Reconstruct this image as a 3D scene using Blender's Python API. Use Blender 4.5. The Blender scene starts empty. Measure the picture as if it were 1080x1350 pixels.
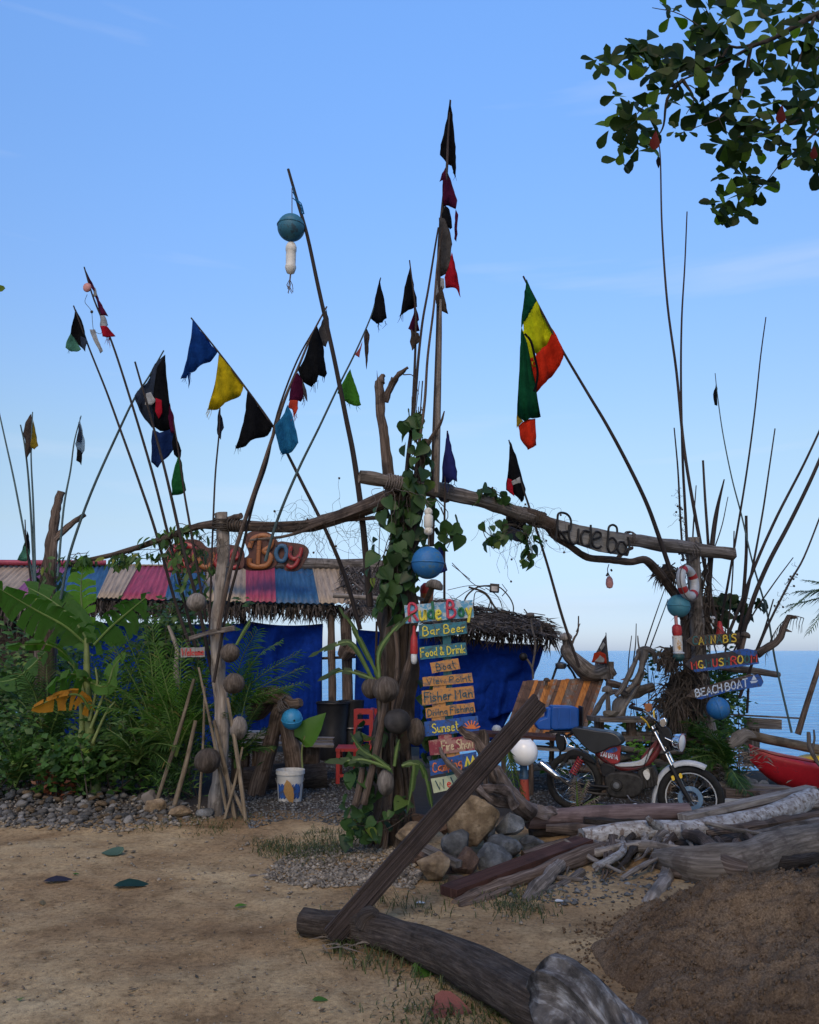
import bpy, bmesh, math, random
from mathutils import Vector, Matrix, noise
import numpy as np
random.seed(7)
R = math.radians
sc = bpy.context.scene
COL = sc.collection

# ------------------------------------------------------------ camera, sky, sun, exposure
PITCH = 9.6
CAMZ = 1.6
cam_d = bpy.data.cameras.new("camera")
cam = bpy.data.objects.new("camera", cam_d); COL.objects.link(cam)
cam_d.sensor_fit = 'HORIZONTAL'; cam_d.sensor_width = 36; cam_d.lens = 36
cam_d.clip_end = 20000
cam.location = (0, 0, CAMZ)
cam.rotation_euler = (R(90 + PITCH), 0, 0)
sc.camera = cam

SUN_EL, SUN_AZ = 15.0, 188.0       # low, behind the camera to the left; azimuth clockwise from +Y
w = bpy.data.worlds.new("World"); sc.world = w; w.use_nodes = True
nt = w.node_tree; nt.nodes.clear()
wo = nt.nodes.new('ShaderNodeOutputWorld'); bg = nt.nodes.new('ShaderNodeBackground')
sky = nt.nodes.new('ShaderNodeTexSky'); sky.sky_type = 'NISHITA'; sky.sun_disc = False
sky.sun_elevation = R(SUN_EL); sky.sun_rotation = R(SUN_AZ)
sky.altitude = 0; sky.air_density = 1.0; sky.dust_density = 0.6; sky.ozone_density = 1.0
# faint cirrus: stretched noise on the sky direction, everywhere alike
tc = nt.nodes.new('ShaderNodeTexCoord'); mp = nt.nodes.new('ShaderNodeMapping')
mp.inputs['Scale'].default_value = (1.1, 1.1, 11.0); mp.inputs['Rotation'].default_value = (0.12, 0.16, 0.5)
nz = nt.nodes.new('ShaderNodeTexNoise'); nz.inputs['Scale'].default_value = 1.6; nz.inputs['Detail'].default_value = 5
cr_ = nt.nodes.new('ShaderNodeValToRGB')
cr_.color_ramp.elements[0].position = 0.62; cr_.color_ramp.elements[0].color = (0, 0, 0, 1)
cr_.color_ramp.elements[1].position = 0.84; cr_.color_ramp.elements[1].color = (1, 1, 1, 1)
grade = nt.nodes.new('ShaderNodeMix'); grade.data_type = 'RGBA'; grade.blend_type = 'MULTIPLY'
grade.inputs[0].default_value = 1.0
sepz = nt.nodes.new('ShaderNodeSeparateXYZ')
gr = nt.nodes.new('ShaderNodeValToRGB')
SKY_T = [(0.0, (.74, 1.0, 2.1)), (0.05, (.66, .80, 1.38)), (0.144, (1.05, 1.06, 1.22)), (0.235, (1.28, 1.32, 1.42)), (0.405, (1.42, 1.70, 2.18)), (0.55, (1.6, 2.08, 2.8)), (0.66, (1.78, 2.42, 3.35)), (1.0, (1.78, 2.42, 3.35))]
while len(gr.color_ramp.elements) < len(SKY_T): gr.color_ramp.elements.new(0.5)
for e, (p, c) in zip(gr.color_ramp.elements, SKY_T):
    e.position = p; e.color = (c[0] / 4, c[1] / 4, c[2] / 4, 1)
mx = nt.nodes.new('ShaderNodeMix'); mx.data_type = 'RGBA'
mx.inputs['B'].default_value = (5.9, 6.2, 7.0, 1)
scl = nt.nodes.new('ShaderNodeVectorMath'); scl.operation = 'SCALE'; scl.inputs['Scale'].default_value = 4 / 1.2
mul = nt.nodes.new('ShaderNodeMath'); mul.operation = 'MULTIPLY'; mul.inputs[1].default_value = 0.30
L = nt.links.new
L(tc.outputs['Generated'], mp.inputs['Vector']); L(mp.outputs[0], nz.inputs['Vector'])
L(nz.outputs['Fac'], cr_.inputs[0]); L(cr_.outputs[0], mul.inputs[0])
L(tc.outputs['Generated'], sepz.inputs[0]); L(sepz.outputs['Z'], gr.inputs[0])
L(sky.outputs[0], grade.inputs['A']); L(gr.outputs[0], grade.inputs['B'])
L(grade.outputs['Result'], scl.inputs[0]); L(mul.outputs[0], mx.inputs[0]); L(scl.outputs[0], mx.inputs['A'])
L(mx.outputs['Result'], bg.inputs['Color']); bg.inputs['Strength'].default_value = 0.142
L(bg.outputs[0], wo.inputs[0])

sd = bpy.data.lights.new("sun", 'SUN'); sd.energy = 1.9; sd.angle = R(25); sd.color = (1.0, 0.74, 0.44)
so = bpy.data.objects.new("sun", sd); COL.objects.link(so)
sv = Vector((math.sin(R(SUN_AZ)) * math.cos(R(48)), math.cos(R(SUN_AZ)) * math.cos(R(48)), math.sin(R(48))))
so.rotation_euler = sv.to_track_quat('Z', 'Y').to_euler()
sc.view_settings.view_transform = 'Standard'; sc.view_settings.look = 'None'
sc.view_settings.exposure = 0.0; sc.view_settings.gamma = 1.0; sc.view_settings.use_curve_mapping = False

# ------------------------------------------------------------ helpers
cp, sp_ = math.cos(R(PITCH)), math.sin(R(PITCH))
def P(px, py, Y):
    """photo pixel + distance from the camera along +Y -> place in the world"""
    u = (px - 540) / 1080; v = (675 - py) / 1080
    k = Y / (cp - v * sp_)
    return Vector((u * k, Y, CAMZ + (sp_ + v * cp) * k))
def G(px, py, z=0.0):
    u = (px - 540) / 1080; v = (675 - py) / 1080
    k = (z - CAMZ) / (sp_ + v * cp)
    return Vector((u * k, (cp - v * sp_) * k, z))
def mpp(Y): return Y / 1080.0           # metres per photo pixel at distance Y
def PL(pts, Y=None):
    return [P(p[0], p[1], p[2] if len(p) > 2 else Y) for p in pts]
def rnd(a, b): return random.uniform(a, b)
def nz3(p, s=1.0): return noise.noise(Vector(p) * s)

def smooth(pts, n=4, closed=False):
    pts = [Vector(p) for p in pts]; m = len(pts)
    if m < 3: 
        a, b = pts[0], pts[-1]
        return [a.lerp(b, i / n) for i in range(n + 1)]
    out = []
    rng = range(m if closed else m - 1)
    for i in rng:
        p0 = pts[(i - 1) % m] if (closed or i > 0) else pts[0] * 2 - pts[1]
        p1 = pts[i]; p2 = pts[(i + 1) % m]
        p3 = pts[(i + 2) % m] if (closed or i + 2 < m) else pts[-1] * 2 - pts[-2]
        for k in range(n):
            t = k / n
            out.append(0.5 * ((2 * p1) + (p2 - p0) * t + (2 * p0 - 5 * p1 + 4 * p2 - p3) * t * t + (3 * p1 - p0 - 3 * p2 + p3) * t ** 3))
    if not closed: out.append(pts[-1])
    return out
def lerp_r(rs, m):
    if not isinstance(rs, (list, tuple)): return [rs] * m
    out = []
    for i in range(m):
        t = i / max(1, m - 1) * (len(rs) - 1); k = min(int(t), len(rs) - 2); f = t - k
        out.append(rs[k] * (1 - f) + rs[k + 1] * f)
    return out

class MB:
    def __init__(s): s.v = []; s.f = []; s.uv = []; s.mi = []
    def face(s, ids, uvs=None, mi=0):
        s.f.append(tuple(ids)); s.uv.append(uvs or [(0, 0)] * len(ids)); s.mi.append(mi)
    def tube(s, pts, rad, n=8, rough=0.0, seed=0, caps=True, sx=1.0, mi=0, up=None, groove=0.0, hollow=0.0):
        pts = [Vector(p) for p in pts]; m = len(pts); rs = lerp_r(rad, m)
        b0 = len(s.v); ln = 0
        t0 = (pts[1] - pts[0]).normalized()
        ref = Vector(up) if up else (Vector((0, 0, 1)) if abs(t0.z) < 0.9 else Vector((0, 1, 0)))
        a = t0.cross(ref).normalized()
        L_ = [0]
        for i in range(m):
            t = (pts[min(i + 1, m - 1)] - pts[max(i - 1, 0)]).normalized()
            a = (a - t * a.dot(t)).normalized(); b = t.cross(a)
            if i: ln += (pts[i] - pts[i - 1]).length; L_.append(ln)
            for k in range(n):
                th = 2 * math.pi * k / n
                r = rs[i]
                if rough: r *= 1 + rough * 1.6 * noise.noise(Vector((math.cos(th) * 1.3 + seed * 7.1, math.sin(th) * 1.3 + seed, ln / max(rs[i], .01) * 0.35)))
                if groove: r *= 1 + groove * noise.noise(Vector((math.cos(th) * 4 + seed * 3.3, math.sin(th) * 4, ln * 0.8 + seed)))
                s.v.append(pts[i] + a * (math.cos(th) * r * sx) + b * (math.sin(th) * r))
        for i in range(m - 1):
            for k in range(n):
                k2 = (k + 1) % n
                u0, u1 = k / n, (k + 1) / n
                s.face((b0 + i * n + k, b0 + i * n + k2, b0 + (i + 1) * n + k2, b0 + (i + 1) * n + k),
                       [(u0, L_[i]), (u1, L_[i]), (u1, L_[i + 1]), (u0, L_[i + 1])], mi)
        if caps:
            for e, ring in ((0, list(range(n))[::-1]), (m - 1, list(range(n)))):
                c = len(s.v); d = (pts[1] - pts[0]).normalized() if e == 0 else (pts[-2] - pts[-1]).normalized()
                s.v.append(pts[e] + d * hollow)
                for q in range(n):
                    s.face((b0 + e * n + ring[q], b0 + e * n + ring[(q + 1) % n], c), [(0, 0), (.1, 0), (.05, .02)], mi)
        return s
    def prism(s, quad, d, mi=0):
        """slab: quad of 4+ corner points, extruded by vector d"""
        q = [Vector(p) for p in quad]; d = Vector(d); n = len(q); b = len(s.v)
        s.v += q + [p + d for p in q]
        o = q[0]; ax = (q[1] - q[0]); ax2 = (q[-1] - q[0])
        lx = ax.normalized(); ly = (ax2 - lx * ax2.dot(lx)).normalized()
        long_first = ax.length >= ax2.length
        def uvp(p):
            a_, b_ = (p - o).dot(lx), (p - o).dot(ly)
            return (b_ * 2.5, a_) if long_first else (a_ * 2.5, b_)
        uvs = [uvp(p) for p in q]
        s.face(list(range(b, b + n)), uvs, mi); s.face(list(range(b + 2 * n - 1, b + n - 1, -1)), uvs[::-1], mi)
        for i in range(n):
            j = (i + 1) % n
            s.face((b + i, b + n + i, b + n + j, b + j), [uvs[i], (uvs[i][0] + .05, uvs[i][1]), (uvs[j][0] + .05, uvs[j][1]), uvs[j]], mi)
        return s
    def bar(s, a, b, w_, h_, up=(0, 0, 1), mi=0, jit=0.0):
        a = Vector(a); b = Vector(b); t = (b - a).normalized(); x = t.cross(Vector(up)).normalized(); y = x.cross(t)
        x = x * w_ / 2; y = y * h_ / 2
        j = lambda: Vector((rnd(-jit, jit), rnd(-jit, jit), rnd(-jit, jit)))
        q = [a - x - y, a + x - y, a + x + y, a - x + y]; q = [p + j() for p in q]; q2 = [p + (b - a) + j() for p in q]
        i0 = len(s.v); s.v += q + q2; Lh = (b - a).length
        s.face((i0 + 3, i0 + 2, i0 + 1, i0), [(0, 0), (w_ * 2.5, 0), (w_ * 2.5, h_), (0, h_)], mi)
        s.face((i0 + 4, i0 + 5, i0 + 6, i0 + 7), [(0, 0), (w_ * 2.5, 0), (w_ * 2.5, h_), (0, h_)], mi)
        for k in range(4):
            k2 = (k + 1) % 4; ww = (w_, h_, w_, h_)[k] * 2.5; o = k * .37
            s.face((i0 + k, i0 + k2, i0 + 4 + k2, i0 + 4 + k), [(o, 0), (o + ww, 0), (o + ww, Lh), (o, Lh)], mi)
        return s
    def ball(s, c, r, seg=16, rings=10, sc_=(1, 1, 1), rot=None, rough=0.0, seed=0, mi=0, freq=1.0):
        c = Vector(c); b = len(s.v)
        for i in range(rings + 1):
            ph = math.pi * i / rings
            for k in range(seg):
                th = 2 * math.pi * k / seg
                d = Vector((math.sin(ph) * math.cos(th), math.sin(ph) * math.sin(th), math.cos(ph)))
                rr = r * (1 + rough * noise.noise(d * freq + Vector((seed * 3.7, seed, 0)))) if rough else r
                p = Vector((d.x * sc_[0], d.y * sc_[1], d.z * sc_[2])) * rr
                if rot: p = rot @ p
                s.v.append(c + p)
        for i in range(rings):
            for k in range(seg):
                k2 = (k + 1) % seg
                ids = (b + i * seg + k, b + (i + 1) * seg + k, b + (i + 1) * seg + k2, b + i * seg + k2)
                s.face(ids, [(k / seg, i / rings), (k / seg, (i + 1) / rings), ((k + 1) / seg, (i + 1) / rings), ((k + 1) / seg, i / rings)], mi)
        return s
    def lathe(s, c, prof, axis=(0, 0, 1), n=24, mi=0):
        """prof: (radius, height) pairs along axis from c"""
        c = Vector(c); ax = Vector(axis).normalized(); q = ax.to_track_quat('Z', 'Y'); b = len(s.v)
        for r, h in prof:
            for k in range(n):
                th = 2 * math.pi * k / n
                s.v.append(c + q @ Vector((r * math.cos(th), r * math.sin(th), h)))
        for i in range(len(prof) - 1):
            for k in range(n):
                k2 = (k + 1) % n
                s.face((b + i * n + k, b + i * n + k2, b + (i + 1) * n + k2, b + (i + 1) * n + k), [(k / n, prof[i][1]), ((k + 1) / n, prof[i][1]), ((k + 1) / n, prof[i + 1][1]), (k / n, prof[i + 1][1])], mi)
        return s
    def torus(s, c, R_, r, axis=(0, 0, 1), n=32, m=10, arc=(0, 360), mi=0):
        q = Vector(axis).normalized().to_track_quat('Z', 'Y'); c = Vector(c)
        full = arc[1] - arc[0] >= 360; nn = n if full else n + 1; b = len(s.v)
        for i in range(nn):
            th = R(arc[0] + (arc[1] - arc[0]) * i / n)
            for k in range(m):
                ph = 2 * math.pi * k / m
                s.v.append(c + q @ Vector(((R_ + r * math.cos(ph)) * math.cos(th), (R_ + r * math.cos(ph)) * math.sin(th), r * math.sin(ph))))
        for i in range(n):
            i2 = (i + 1) % nn
            for k in range(m):
                k2 = (k + 1) % m
                s.face((b + i * m + k, b + i2 * m + k, b + i2 * m + k2, b + i * m + k2), [(k / m, i / n)] * 4, mi)
        return s
    def build(s, name, mats, parent=None, smooth_=True, origin=None):
        me = bpy.data.meshes.new(name)
        o_ = root_loc(parent) if parent else (Vector(origin) if origin is not None else Vector((0, 0, 0)))
        me.from_pydata([tuple(p - o_) for p in s.v], [], s.f)
        uvl = me.uv_layers.new(name="UVMap")
        flat = [c for fu in s.uv for uv in fu for c in uv]
        uvl.data.foreach_set('uv', flat)
        if not isinstance(mats, (list, tuple)): mats = [mats]
        for m_ in mats: me.materials.append(m_)
        me.polygons.foreach_set('material_index', s.mi)
        me.polygons.foreach_set('use_smooth', [bool(smooth_)] * len(s.f))
        me.update()
        o = bpy.data.objects.new(name, me); COL.objects.link(o)
        if parent: o.parent = parent
        else: o.location = o_
        if smooth_ is True and len(s.f) < 60000: auto_smooth(me)
        return o
def auto_smooth(me, ang=54):
    me.update()
    try:
        me.set_sharp_from_angle(angle=R(ang))
    except Exception: pass
def root_loc(o):
    while o.parent: o = o.parent
    return o.location.copy()
def tag(o, label=None, cat=None, group=None, kind=None):
    if label: o['label'] = label
    if cat: o['category'] = cat
    if group: o['group'] = group
    if kind: o['kind'] = kind
    return o
def T(name, label, cat, loc, group=None):
    o = bpy.data.objects.new(name, None); COL.objects.link(o); o.location = loc
    o.empty_display_size = 0.1
    return tag(o, label, cat, group)
def one(mb, name, mats, label, cat, group=None, smooth_=True, kind=None, origin=None):
    if origin is None:
        zs = min(mb.v, key=lambda p: p.z); origin = zs
    return tag(mb.build(name, mats, None, smooth_, origin), label, cat, group, kind)
def solid(o, t):
    m = o.modifiers.new('thick', 'SOLIDIFY'); m.thickness = t; m.offset = 0

# ------------------------------------------------------------ materials
MATS = {}
def newmat(name):
    m = bpy.data.materials.new(name); m.use_nodes = True
    nt = m.node_tree; b = nt.nodes['Principled BSDF']
    return m, nt, b
def link(nt, a, b): nt.links.new(a, b)
def N(nt, t, **kw):
    n = nt.nodes.new(t)
    for k, v in kw.items(): n.inputs[k].default_value = v
    return n
def ramp(nt, stops):
    r = nt.nodes.new('ShaderNodeValToRGB'); els = r.color_ramp.elements
    while len(els) < len(stops): els.new(0.5)
    for e, (p, c) in zip(els, stops):
        e.position = p; e.color = (*c, 1)
    return r
def mixc(nt, mode='MIX', fac=0.5):
    m = nt.nodes.new('ShaderNodeMix'); m.data_type = 'RGBA'; m.blend_type = mode; m.inputs[0].default_value = fac
    return m
def bump(nt, b, h, strength=0.5, dist=0.01):
    bp = nt.nodes.new('ShaderNodeBump'); bp.inputs['Strength'].default_value = strength; bp.inputs['Distance'].default_value = dist
    link(nt, h, bp.inputs['Height']); link(nt, bp.outputs[0], b.inputs['Normal']); return bp
def grain(name, cols, across=9.0, along=1.6, rough=0.85, bmp=0.6, dist=0.006, patch=0.5, patchcol=None, pscale=5.0, obj_var=0.25, spec=0.25):
    """weathered wood: streaks along the piece (UV v), blotches in object space"""
    m, nt, b = newmat(name)
    uv = nt.nodes.new('ShaderNodeTexCoord')
    mpn = N(nt, 'ShaderNodeMapping'); mpn.inputs['Scale'].default_value = (across, along, 1)
    link(nt, uv.outputs['UV'], mpn.inputs['Vector'])
    oi = nt.nodes.new('ShaderNodeObjectInfo')
    cmb = nt.nodes.new('ShaderNodeCombineXYZ'); mm = N(nt, 'ShaderNodeMath'); mm.operation = 'MULTIPLY'; mm.inputs[1].default_value = 37
    link(nt, oi.outputs['Random'], mm.inputs[0]); link(nt, mm.outputs[0], cmb.inputs['Z'])
    add = nt.nodes.new('ShaderNodeVectorMath'); add.operation = 'ADD'
    link(nt, mpn.outputs[0], add.inputs[0]); link(nt, cmb.outputs[0], add.inputs[1])
    n1 = N(nt, 'ShaderNodeTexNoise', Scale=2.2, Detail=8, Roughness=0.65); link(nt, add.outputs[0], n1.inputs['Vector'])
    k = len(cols); r1 = ramp(nt, [(0.28 + 0.44 * i / max(1, k - 1), c) for i, c in enumerate(cols)])
    link(nt, n1.outputs['Fac'], r1.inputs[0])
    n2 = N(nt, 'ShaderNodeTexNoise', Scale=pscale, Detail=5, Roughness=0.6); link(nt, uv.outputs['Object'], n2.inputs['Vector'])
    r2 = ramp(nt, [(0.56 - 0.1 * patch, (0, 0, 0)), (0.62, (1, 1, 1))]); link(nt, n2.outputs['Fac'], r2.inputs[0])
    mx_ = mixc(nt); link(nt, r1.outputs[0], mx_.inputs['A'])
    pc = patchcol or tuple(c * 0.45 for c in cols[0]); mx_.inputs['B'].default_value = (*pc, 1)
    mf = N(nt, 'ShaderNodeMath'); mf.operation = 'MULTIPLY'; mf.inputs[1].default_value = min(1.0, patch * 1.5)
    link(nt, r2.outputs[0], mf.inputs[0]); link(nt, mf.outputs[0], mx_.inputs[0])
    hsv = N(nt, 'ShaderNodeHueSaturation'); mr = N(nt, 'ShaderNodeMapRange'); mr.inputs[3].default_value = 1 - obj_var; mr.inputs[4].default_value = 1 + obj_var
    link(nt, oi.outputs['Random'], mr.inputs[0]); link(nt, mr.outputs[0], hsv.inputs['Value']); link(nt, mx_.outputs['Result'], hsv.inputs['Color'])
    link(nt, hsv.outputs[0], b.inputs['Base Color'])
    b.inputs['Roughness'].default_value = rough; b.inputs['Specular IOR Level'].default_value = spec
    n3 = N(nt, 'ShaderNodeTexNoise', Scale=5.0, Detail=6, Roughness=0.7); link(nt, add.outputs[0], n3.inputs['Vector'])
    sm = N(nt, 'ShaderNodeMath'); sm.operation = 'ADD'; link(nt, n3.outputs['Fac'], sm.inputs[0]); link(nt, n2.outputs['Fac'], sm.inputs[1])
    bump(nt, b, sm.outputs[0], bmp, dist)
    return m
def blotch(name, cols, scale=6.0, rough=0.7, bmp=0.3, dist=0.005, detail=6, bscale=None, spec=0.3, obj_var=0.15, isl=False, metallic=0.0, coat=0.0):
    """mottled solid: stone, plastic, paint"""
    m, nt, b = newmat(name)
    tcn = nt.nodes.new('ShaderNodeTexCoord'); oi = nt.nodes.new('ShaderNodeObjectInfo')
    rsrc = oi.outputs['Random']
    if isl: rsrc = nt.nodes.new('ShaderNodeNewGeometry').outputs['Random Per Island']
    mm = N(nt, 'ShaderNodeMath'); mm.operation = 'MULTIPLY'; mm.inputs[1].default_value = 53
    link(nt, rsrc, mm.inputs[0])
    add = nt.nodes.new('ShaderNodeVectorMath'); add.operation = 'ADD'
    link(nt, tcn.outputs['Object'], add.inputs[0]); link(nt, mm.outputs[0], add.inputs[1])
    n1 = N(nt, 'ShaderNodeTexNoise', Scale=scale, Detail=detail, Roughness=0.6); link(nt, add.outputs[0], n1.inputs['Vector'])
    k = len(cols); r1 = ramp(nt, [(0.3 + 0.4 * i / max(1, k - 1), c) for i, c in enumerate(cols)])
    link(nt, n1.outputs['Fac'], r1.inputs[0])
    hsv = N(nt, 'ShaderNodeHueSaturation'); mr = N(nt, 'ShaderNodeMapRange'); mr.inputs[3].default_value = 1 - obj_var; mr.inputs[4].default_value = 1 + obj_var
    link(nt, rsrc, mr.inputs[0]); link(nt, mr.outputs[0], hsv.inputs['Value']); link(nt, r1.outputs[0], hsv.inputs['Color'])
    link(nt, hsv.outputs[0], b.inputs['Base Color'])
    b.inputs['Roughness'].default_value = rough; b.inputs['Specular IOR Level'].default_value = spec; b.inputs['Metallic'].default_value = metallic
    b.inputs['Coat Weight'].default_value = coat
    n3 = N(nt, 'ShaderNodeTexNoise', Scale=bscale or scale * 5, Detail=6, Roughness=0.7); link(nt, add.outputs[0], n3.inputs['Vector'])
    bump(nt, b, n3.outputs['Fac'], bmp, dist)
    return m
def leafmat(name, c1, c2, c3=None, trans=0.35, isl=False, rough=0.45, spec=0.3, veins=False):
    """leaf: colour varies from leaf to leaf; thin, so some light passes through"""
    m, nt, b = newmat(name)
    if isl: rs = nt.nodes.new('ShaderNodeNewGeometry').outputs['Random Per Island']
    else: rs = nt.nodes.new('ShaderNodeObjectInfo').outputs['Random']
    st = [(0.0, c1), (0.75, c2)] + ([(0.93, c2), (0.97, c3)] if c3 else [])
    r1 = ramp(nt, st); link(nt, rs, r1.inputs[0])
    tcn = nt.nodes.new('ShaderNodeTexCoord')
    n1 = N(nt, 'ShaderNodeTexNoise', Scale=22.0, Detail=3)
    if veins:
        vm = N(nt, 'ShaderNodeMapping'); vm.inputs['Scale'].default_value = (4.5, .12, 1); link(nt, tcn.outputs['UV'], vm.inputs['Vector']); link(nt, vm.outputs[0], n1.inputs['Vector']); bump(nt, b, n1.outputs['Fac'], .6, .01)
    else: link(nt, tcn.outputs['Object'], n1.inputs['Vector'])
    hsv = N(nt, 'ShaderNodeHueSaturation'); mr = N(nt, 'ShaderNodeMapRange'); mr.inputs[3].default_value = 0.6; mr.inputs[4].default_value = 1.4
    link(nt, n1.outputs['Fac'], mr.inputs[0]); link(nt, mr.outputs[0], hsv.inputs['Value']); link(nt, r1.outputs[0], hsv.inputs['Color'])
    b.inputs['Roughness'].default_value = rough; b.inputs['Specular IOR Level'].default_value = spec
    link(nt, hsv.outputs[0], b.inputs['Base Color'])
    tr = nt.nodes.new('ShaderNodeBsdfTranslucent')
    h2 = N(nt, 'ShaderNodeHueSaturation'); h2.inputs['Saturation'].default_value = 1.15; h2.inputs['Value'].default_value = 1.5
    link(nt, hsv.outputs[0], h2.inputs['Color']); link(nt, h2.outputs[0], tr.inputs['Color'])
    ms = nt.nodes.new('ShaderNodeMixShader'); ms.inputs[0].default_value = trans
    out = nt.nodes['Material Output']
    link(nt, b.outputs[0], ms.inputs[1]); link(nt, tr.outputs[0], ms.inputs[2]); link(nt, ms.outputs[0], out.inputs[0])
    return m
def cloth(name, col, trans=0.3, dirt=0.35, isl=False):
    m, nt, b = newmat(name)
    tcn = nt.nodes.new('ShaderNodeTexCoord')
    n1 = N(nt, 'ShaderNodeTexNoise', Scale=9.0, Detail=6, Roughness=0.65); link(nt, tcn.outputs['Object'], n1.inputs['Vector'])
    r1 = ramp(nt, [(0.3, tuple(c * (1 - dirt) for c in col)), (0.6, col), (0.8, tuple(min(1, c * 1.25 + 0.01) for c in col))]); link(nt, n1.outputs['Fac'], r1.inputs[0])
    link(nt, r1.outputs[0], b.inputs['Base Color']); b.inputs['Roughness'].default_value = 0.9; b.inputs['Specular IOR Level'].default_value = 0.1
    tr = nt.nodes.new('ShaderNodeBsdfTranslucent'); link(nt, r1.outputs[0], tr.inputs['Color'])
    ms = nt.nodes.new('ShaderNodeMixShader'); ms.inputs[0].default_value = trans
    wv = N(nt, 'ShaderNodeTexNoise', Scale=300.0, Detail=2); link(nt, tcn.outputs['Object'], wv.inputs['Vector'])
    n2 = N(nt, 'ShaderNodeTexNoise', Scale=14.0, Detail=3); link(nt, tcn.outputs['Object'], n2.inputs['Vector'])
    bump(nt, b, n2.outputs['Fac'], 0.6, 0.03)
    out = nt.nodes['Material Output']
    link(nt, b.outputs[0], ms.inputs[1]); link(nt, tr.outputs[0], ms.inputs[2]); link(nt, ms.outputs[0], out.inputs[0])
    return m
def paint(name, col, rough=0.55, wear=None, scale=14.0, amt=0.3, metallic=0.0, dist=0.002):
    """paint with flaked and faded spots"""
    m, nt, b = newmat(name)
    tcn = nt.nodes.new('ShaderNodeTexCoord'); oi = nt.nodes.new('ShaderNodeObjectInfo')
    add = nt.nodes.new('ShaderNodeVectorMath'); add.operation = 'ADD'
    mm = N(nt, 'ShaderNodeMath'); mm.operation = 'MULTIPLY'; mm.inputs[1].default_value = 31; link(nt, oi.outputs['Random'], mm.inputs[0])
    link(nt, tcn.outputs['Object'], add.inputs[0]); link(nt, mm.outputs[0], add.inputs[1])
    n1 = N(nt, 'ShaderNodeTexNoise', Scale=scale, Detail=8, Roughness=0.7); link(nt, add.outputs[0], n1.inputs['Vector'])
    w_ = wear or tuple(c * 0.4 for c in col)
    r1 = ramp(nt, [(0.0, tuple(c * .8 for c in col)), (0.5, col), (0.60 - 0.12 * amt, tuple(min(1, c * 1.15) for c in col)), (0.66 - 0.12 * amt, w_)])
    link(nt, n1.outputs['Fac'], r1.inputs[0]); link(nt, r1.outputs[0], b.inputs['Base Color'])
    b.inputs['Roughness'].default_value = rough; b.inputs['Metallic'].default_value = metallic
    bump(nt, b, n1.outputs['Fac'], 0.4, dist)
    return m

M = {}
M['drift'] = grain('weathered driftwood', [(.03, .026, .023), (.13, .112, .10), (.32, .295, .28)], 14, 1.4, patch=.35, pscale=6)
M['driftbrown'] = grain('brown driftwood', [(.022, .016, .013), (.085, .062, .05), (.22, .175, .15)], 14, 1.4, patch=.4)
M['driftpale'] = grain('pale driftwood', [(.09, .075, .065), (.20, .175, .155), (.33, .305, .28)], 7, 1.3, patch=.45, patchcol=(.05, .045, .04))
M['whitebark'] = grain('peeling white bark', [(.14, .12, .11), (.30, .295, .295), (.52, .53, .55)], 5, 3.5, patch=.6, patchcol=(.12, .085, .065), pscale=26, bmp=1.0, dist=.01)
M['redbeam'] = grain('dark red timber', [(.03, .014, .010), (.06, .026, .02), (.10, .05, .04)], 10, 1.2, patch=.3)
M['bark'] = grain('dark log bark', [(.018, .014, .012), (.058, .046, .040), (.15, .125, .11)], 24, 3.0, patch=.2, patchcol=(.10, .09, .082), pscale=18, bmp=1.0, dist=.03)
M['plank'] = grain('rough split plank', [(.018, .012, .010), (.045, .033, .029), (.10, .077, .07)], 26, 0.7, patch=.2, bmp=1.0, dist=.012)
M['pole'] = grain('fishing pole', [(.014, .011, .011), (.032, .025, .024), (.06, .05, .047)], 3, 1, patch=.1, bmp=.2)
M['polegreen'] = grain('bluish cane', [(.04, .06, .07), (.06, .10, .11), (.10, .14, .15)], 3, 3, patch=.2)
M['bamboo'] = grain('dry bamboo', [(.07, .055, .04), (.15, .12, .085), (.26, .22, .17)], 4, 2, patch=.35)
M['greyboard'] = grain('grey board', [(.10, .10, .10), (.20, .20, .20), (.32, .31, .30)], 14, 1.0, patch=.3)
M['trunk'] = grain('fibrous trunk', [(.02, .015, .012), (.055, .042, .034), (.12, .10, .085)], 9, 1.6, patch=.35, bmp=1.0, dist=.01)
M['rope'] = blotch('rope', [(.07, .06, .06), (.16, .14, .13)], 60, .95)
M['coconut'] = grain('dry coconut husk', [(.03, .024, .019), (.075, .06, .05), (.14, .12, .105)], 16, 1.5, patch=.4, bmp=1.0, dist=.01)
M['coconutpale'] = grain('pale coconut husk', [(.08, .07, .06), (.17, .15, .135), (.28, .255, .235)], 16, 1.5, patch=.45, bmp=1.0, dist=.01)
M['coconutdark'] = blotch('blackened coconut', [(.015, .014, .014), (.03, .028, .028), (.06, .055, .055)], 8, .7, .6, .006)
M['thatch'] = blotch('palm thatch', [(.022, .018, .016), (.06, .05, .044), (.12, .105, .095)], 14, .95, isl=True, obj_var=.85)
M['dryleaf'] = leafmat('dry palm leaf', (.10, .075, .055), (.24, .20, .16), None, .25, True)
M['fibre'] = blotch('root fibre', [(.02, .016, .013), (.07, .055, .045)], 20, .95, isl=True, obj_var=.5)
M['stone'] = blotch('river stone', [(.06, .058, .055), (.12, .117, .112), (.21, .20, .19)], 9, .88, .6, .006, obj_var=.6)
M['stonetan'] = blotch('tan rock', [(.07, .05, .035), (.20, .145, .09), (.36, .28, .19)], 9, .9, 1.0, .03, bscale=22)
M['stonered'] = blotch('reddish rock', [(.05, .03, .024), (.11, .07, .052), (.19, .13, .10)], 9, .9, 1.0, .03, bscale=22)
M['stonegrey'] = blotch('grey boulder', [(.04, .042, .045), (.10, .105, .11), (.24, .25, .26)], 9, .88, 1.0, .03, bscale=22)
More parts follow.
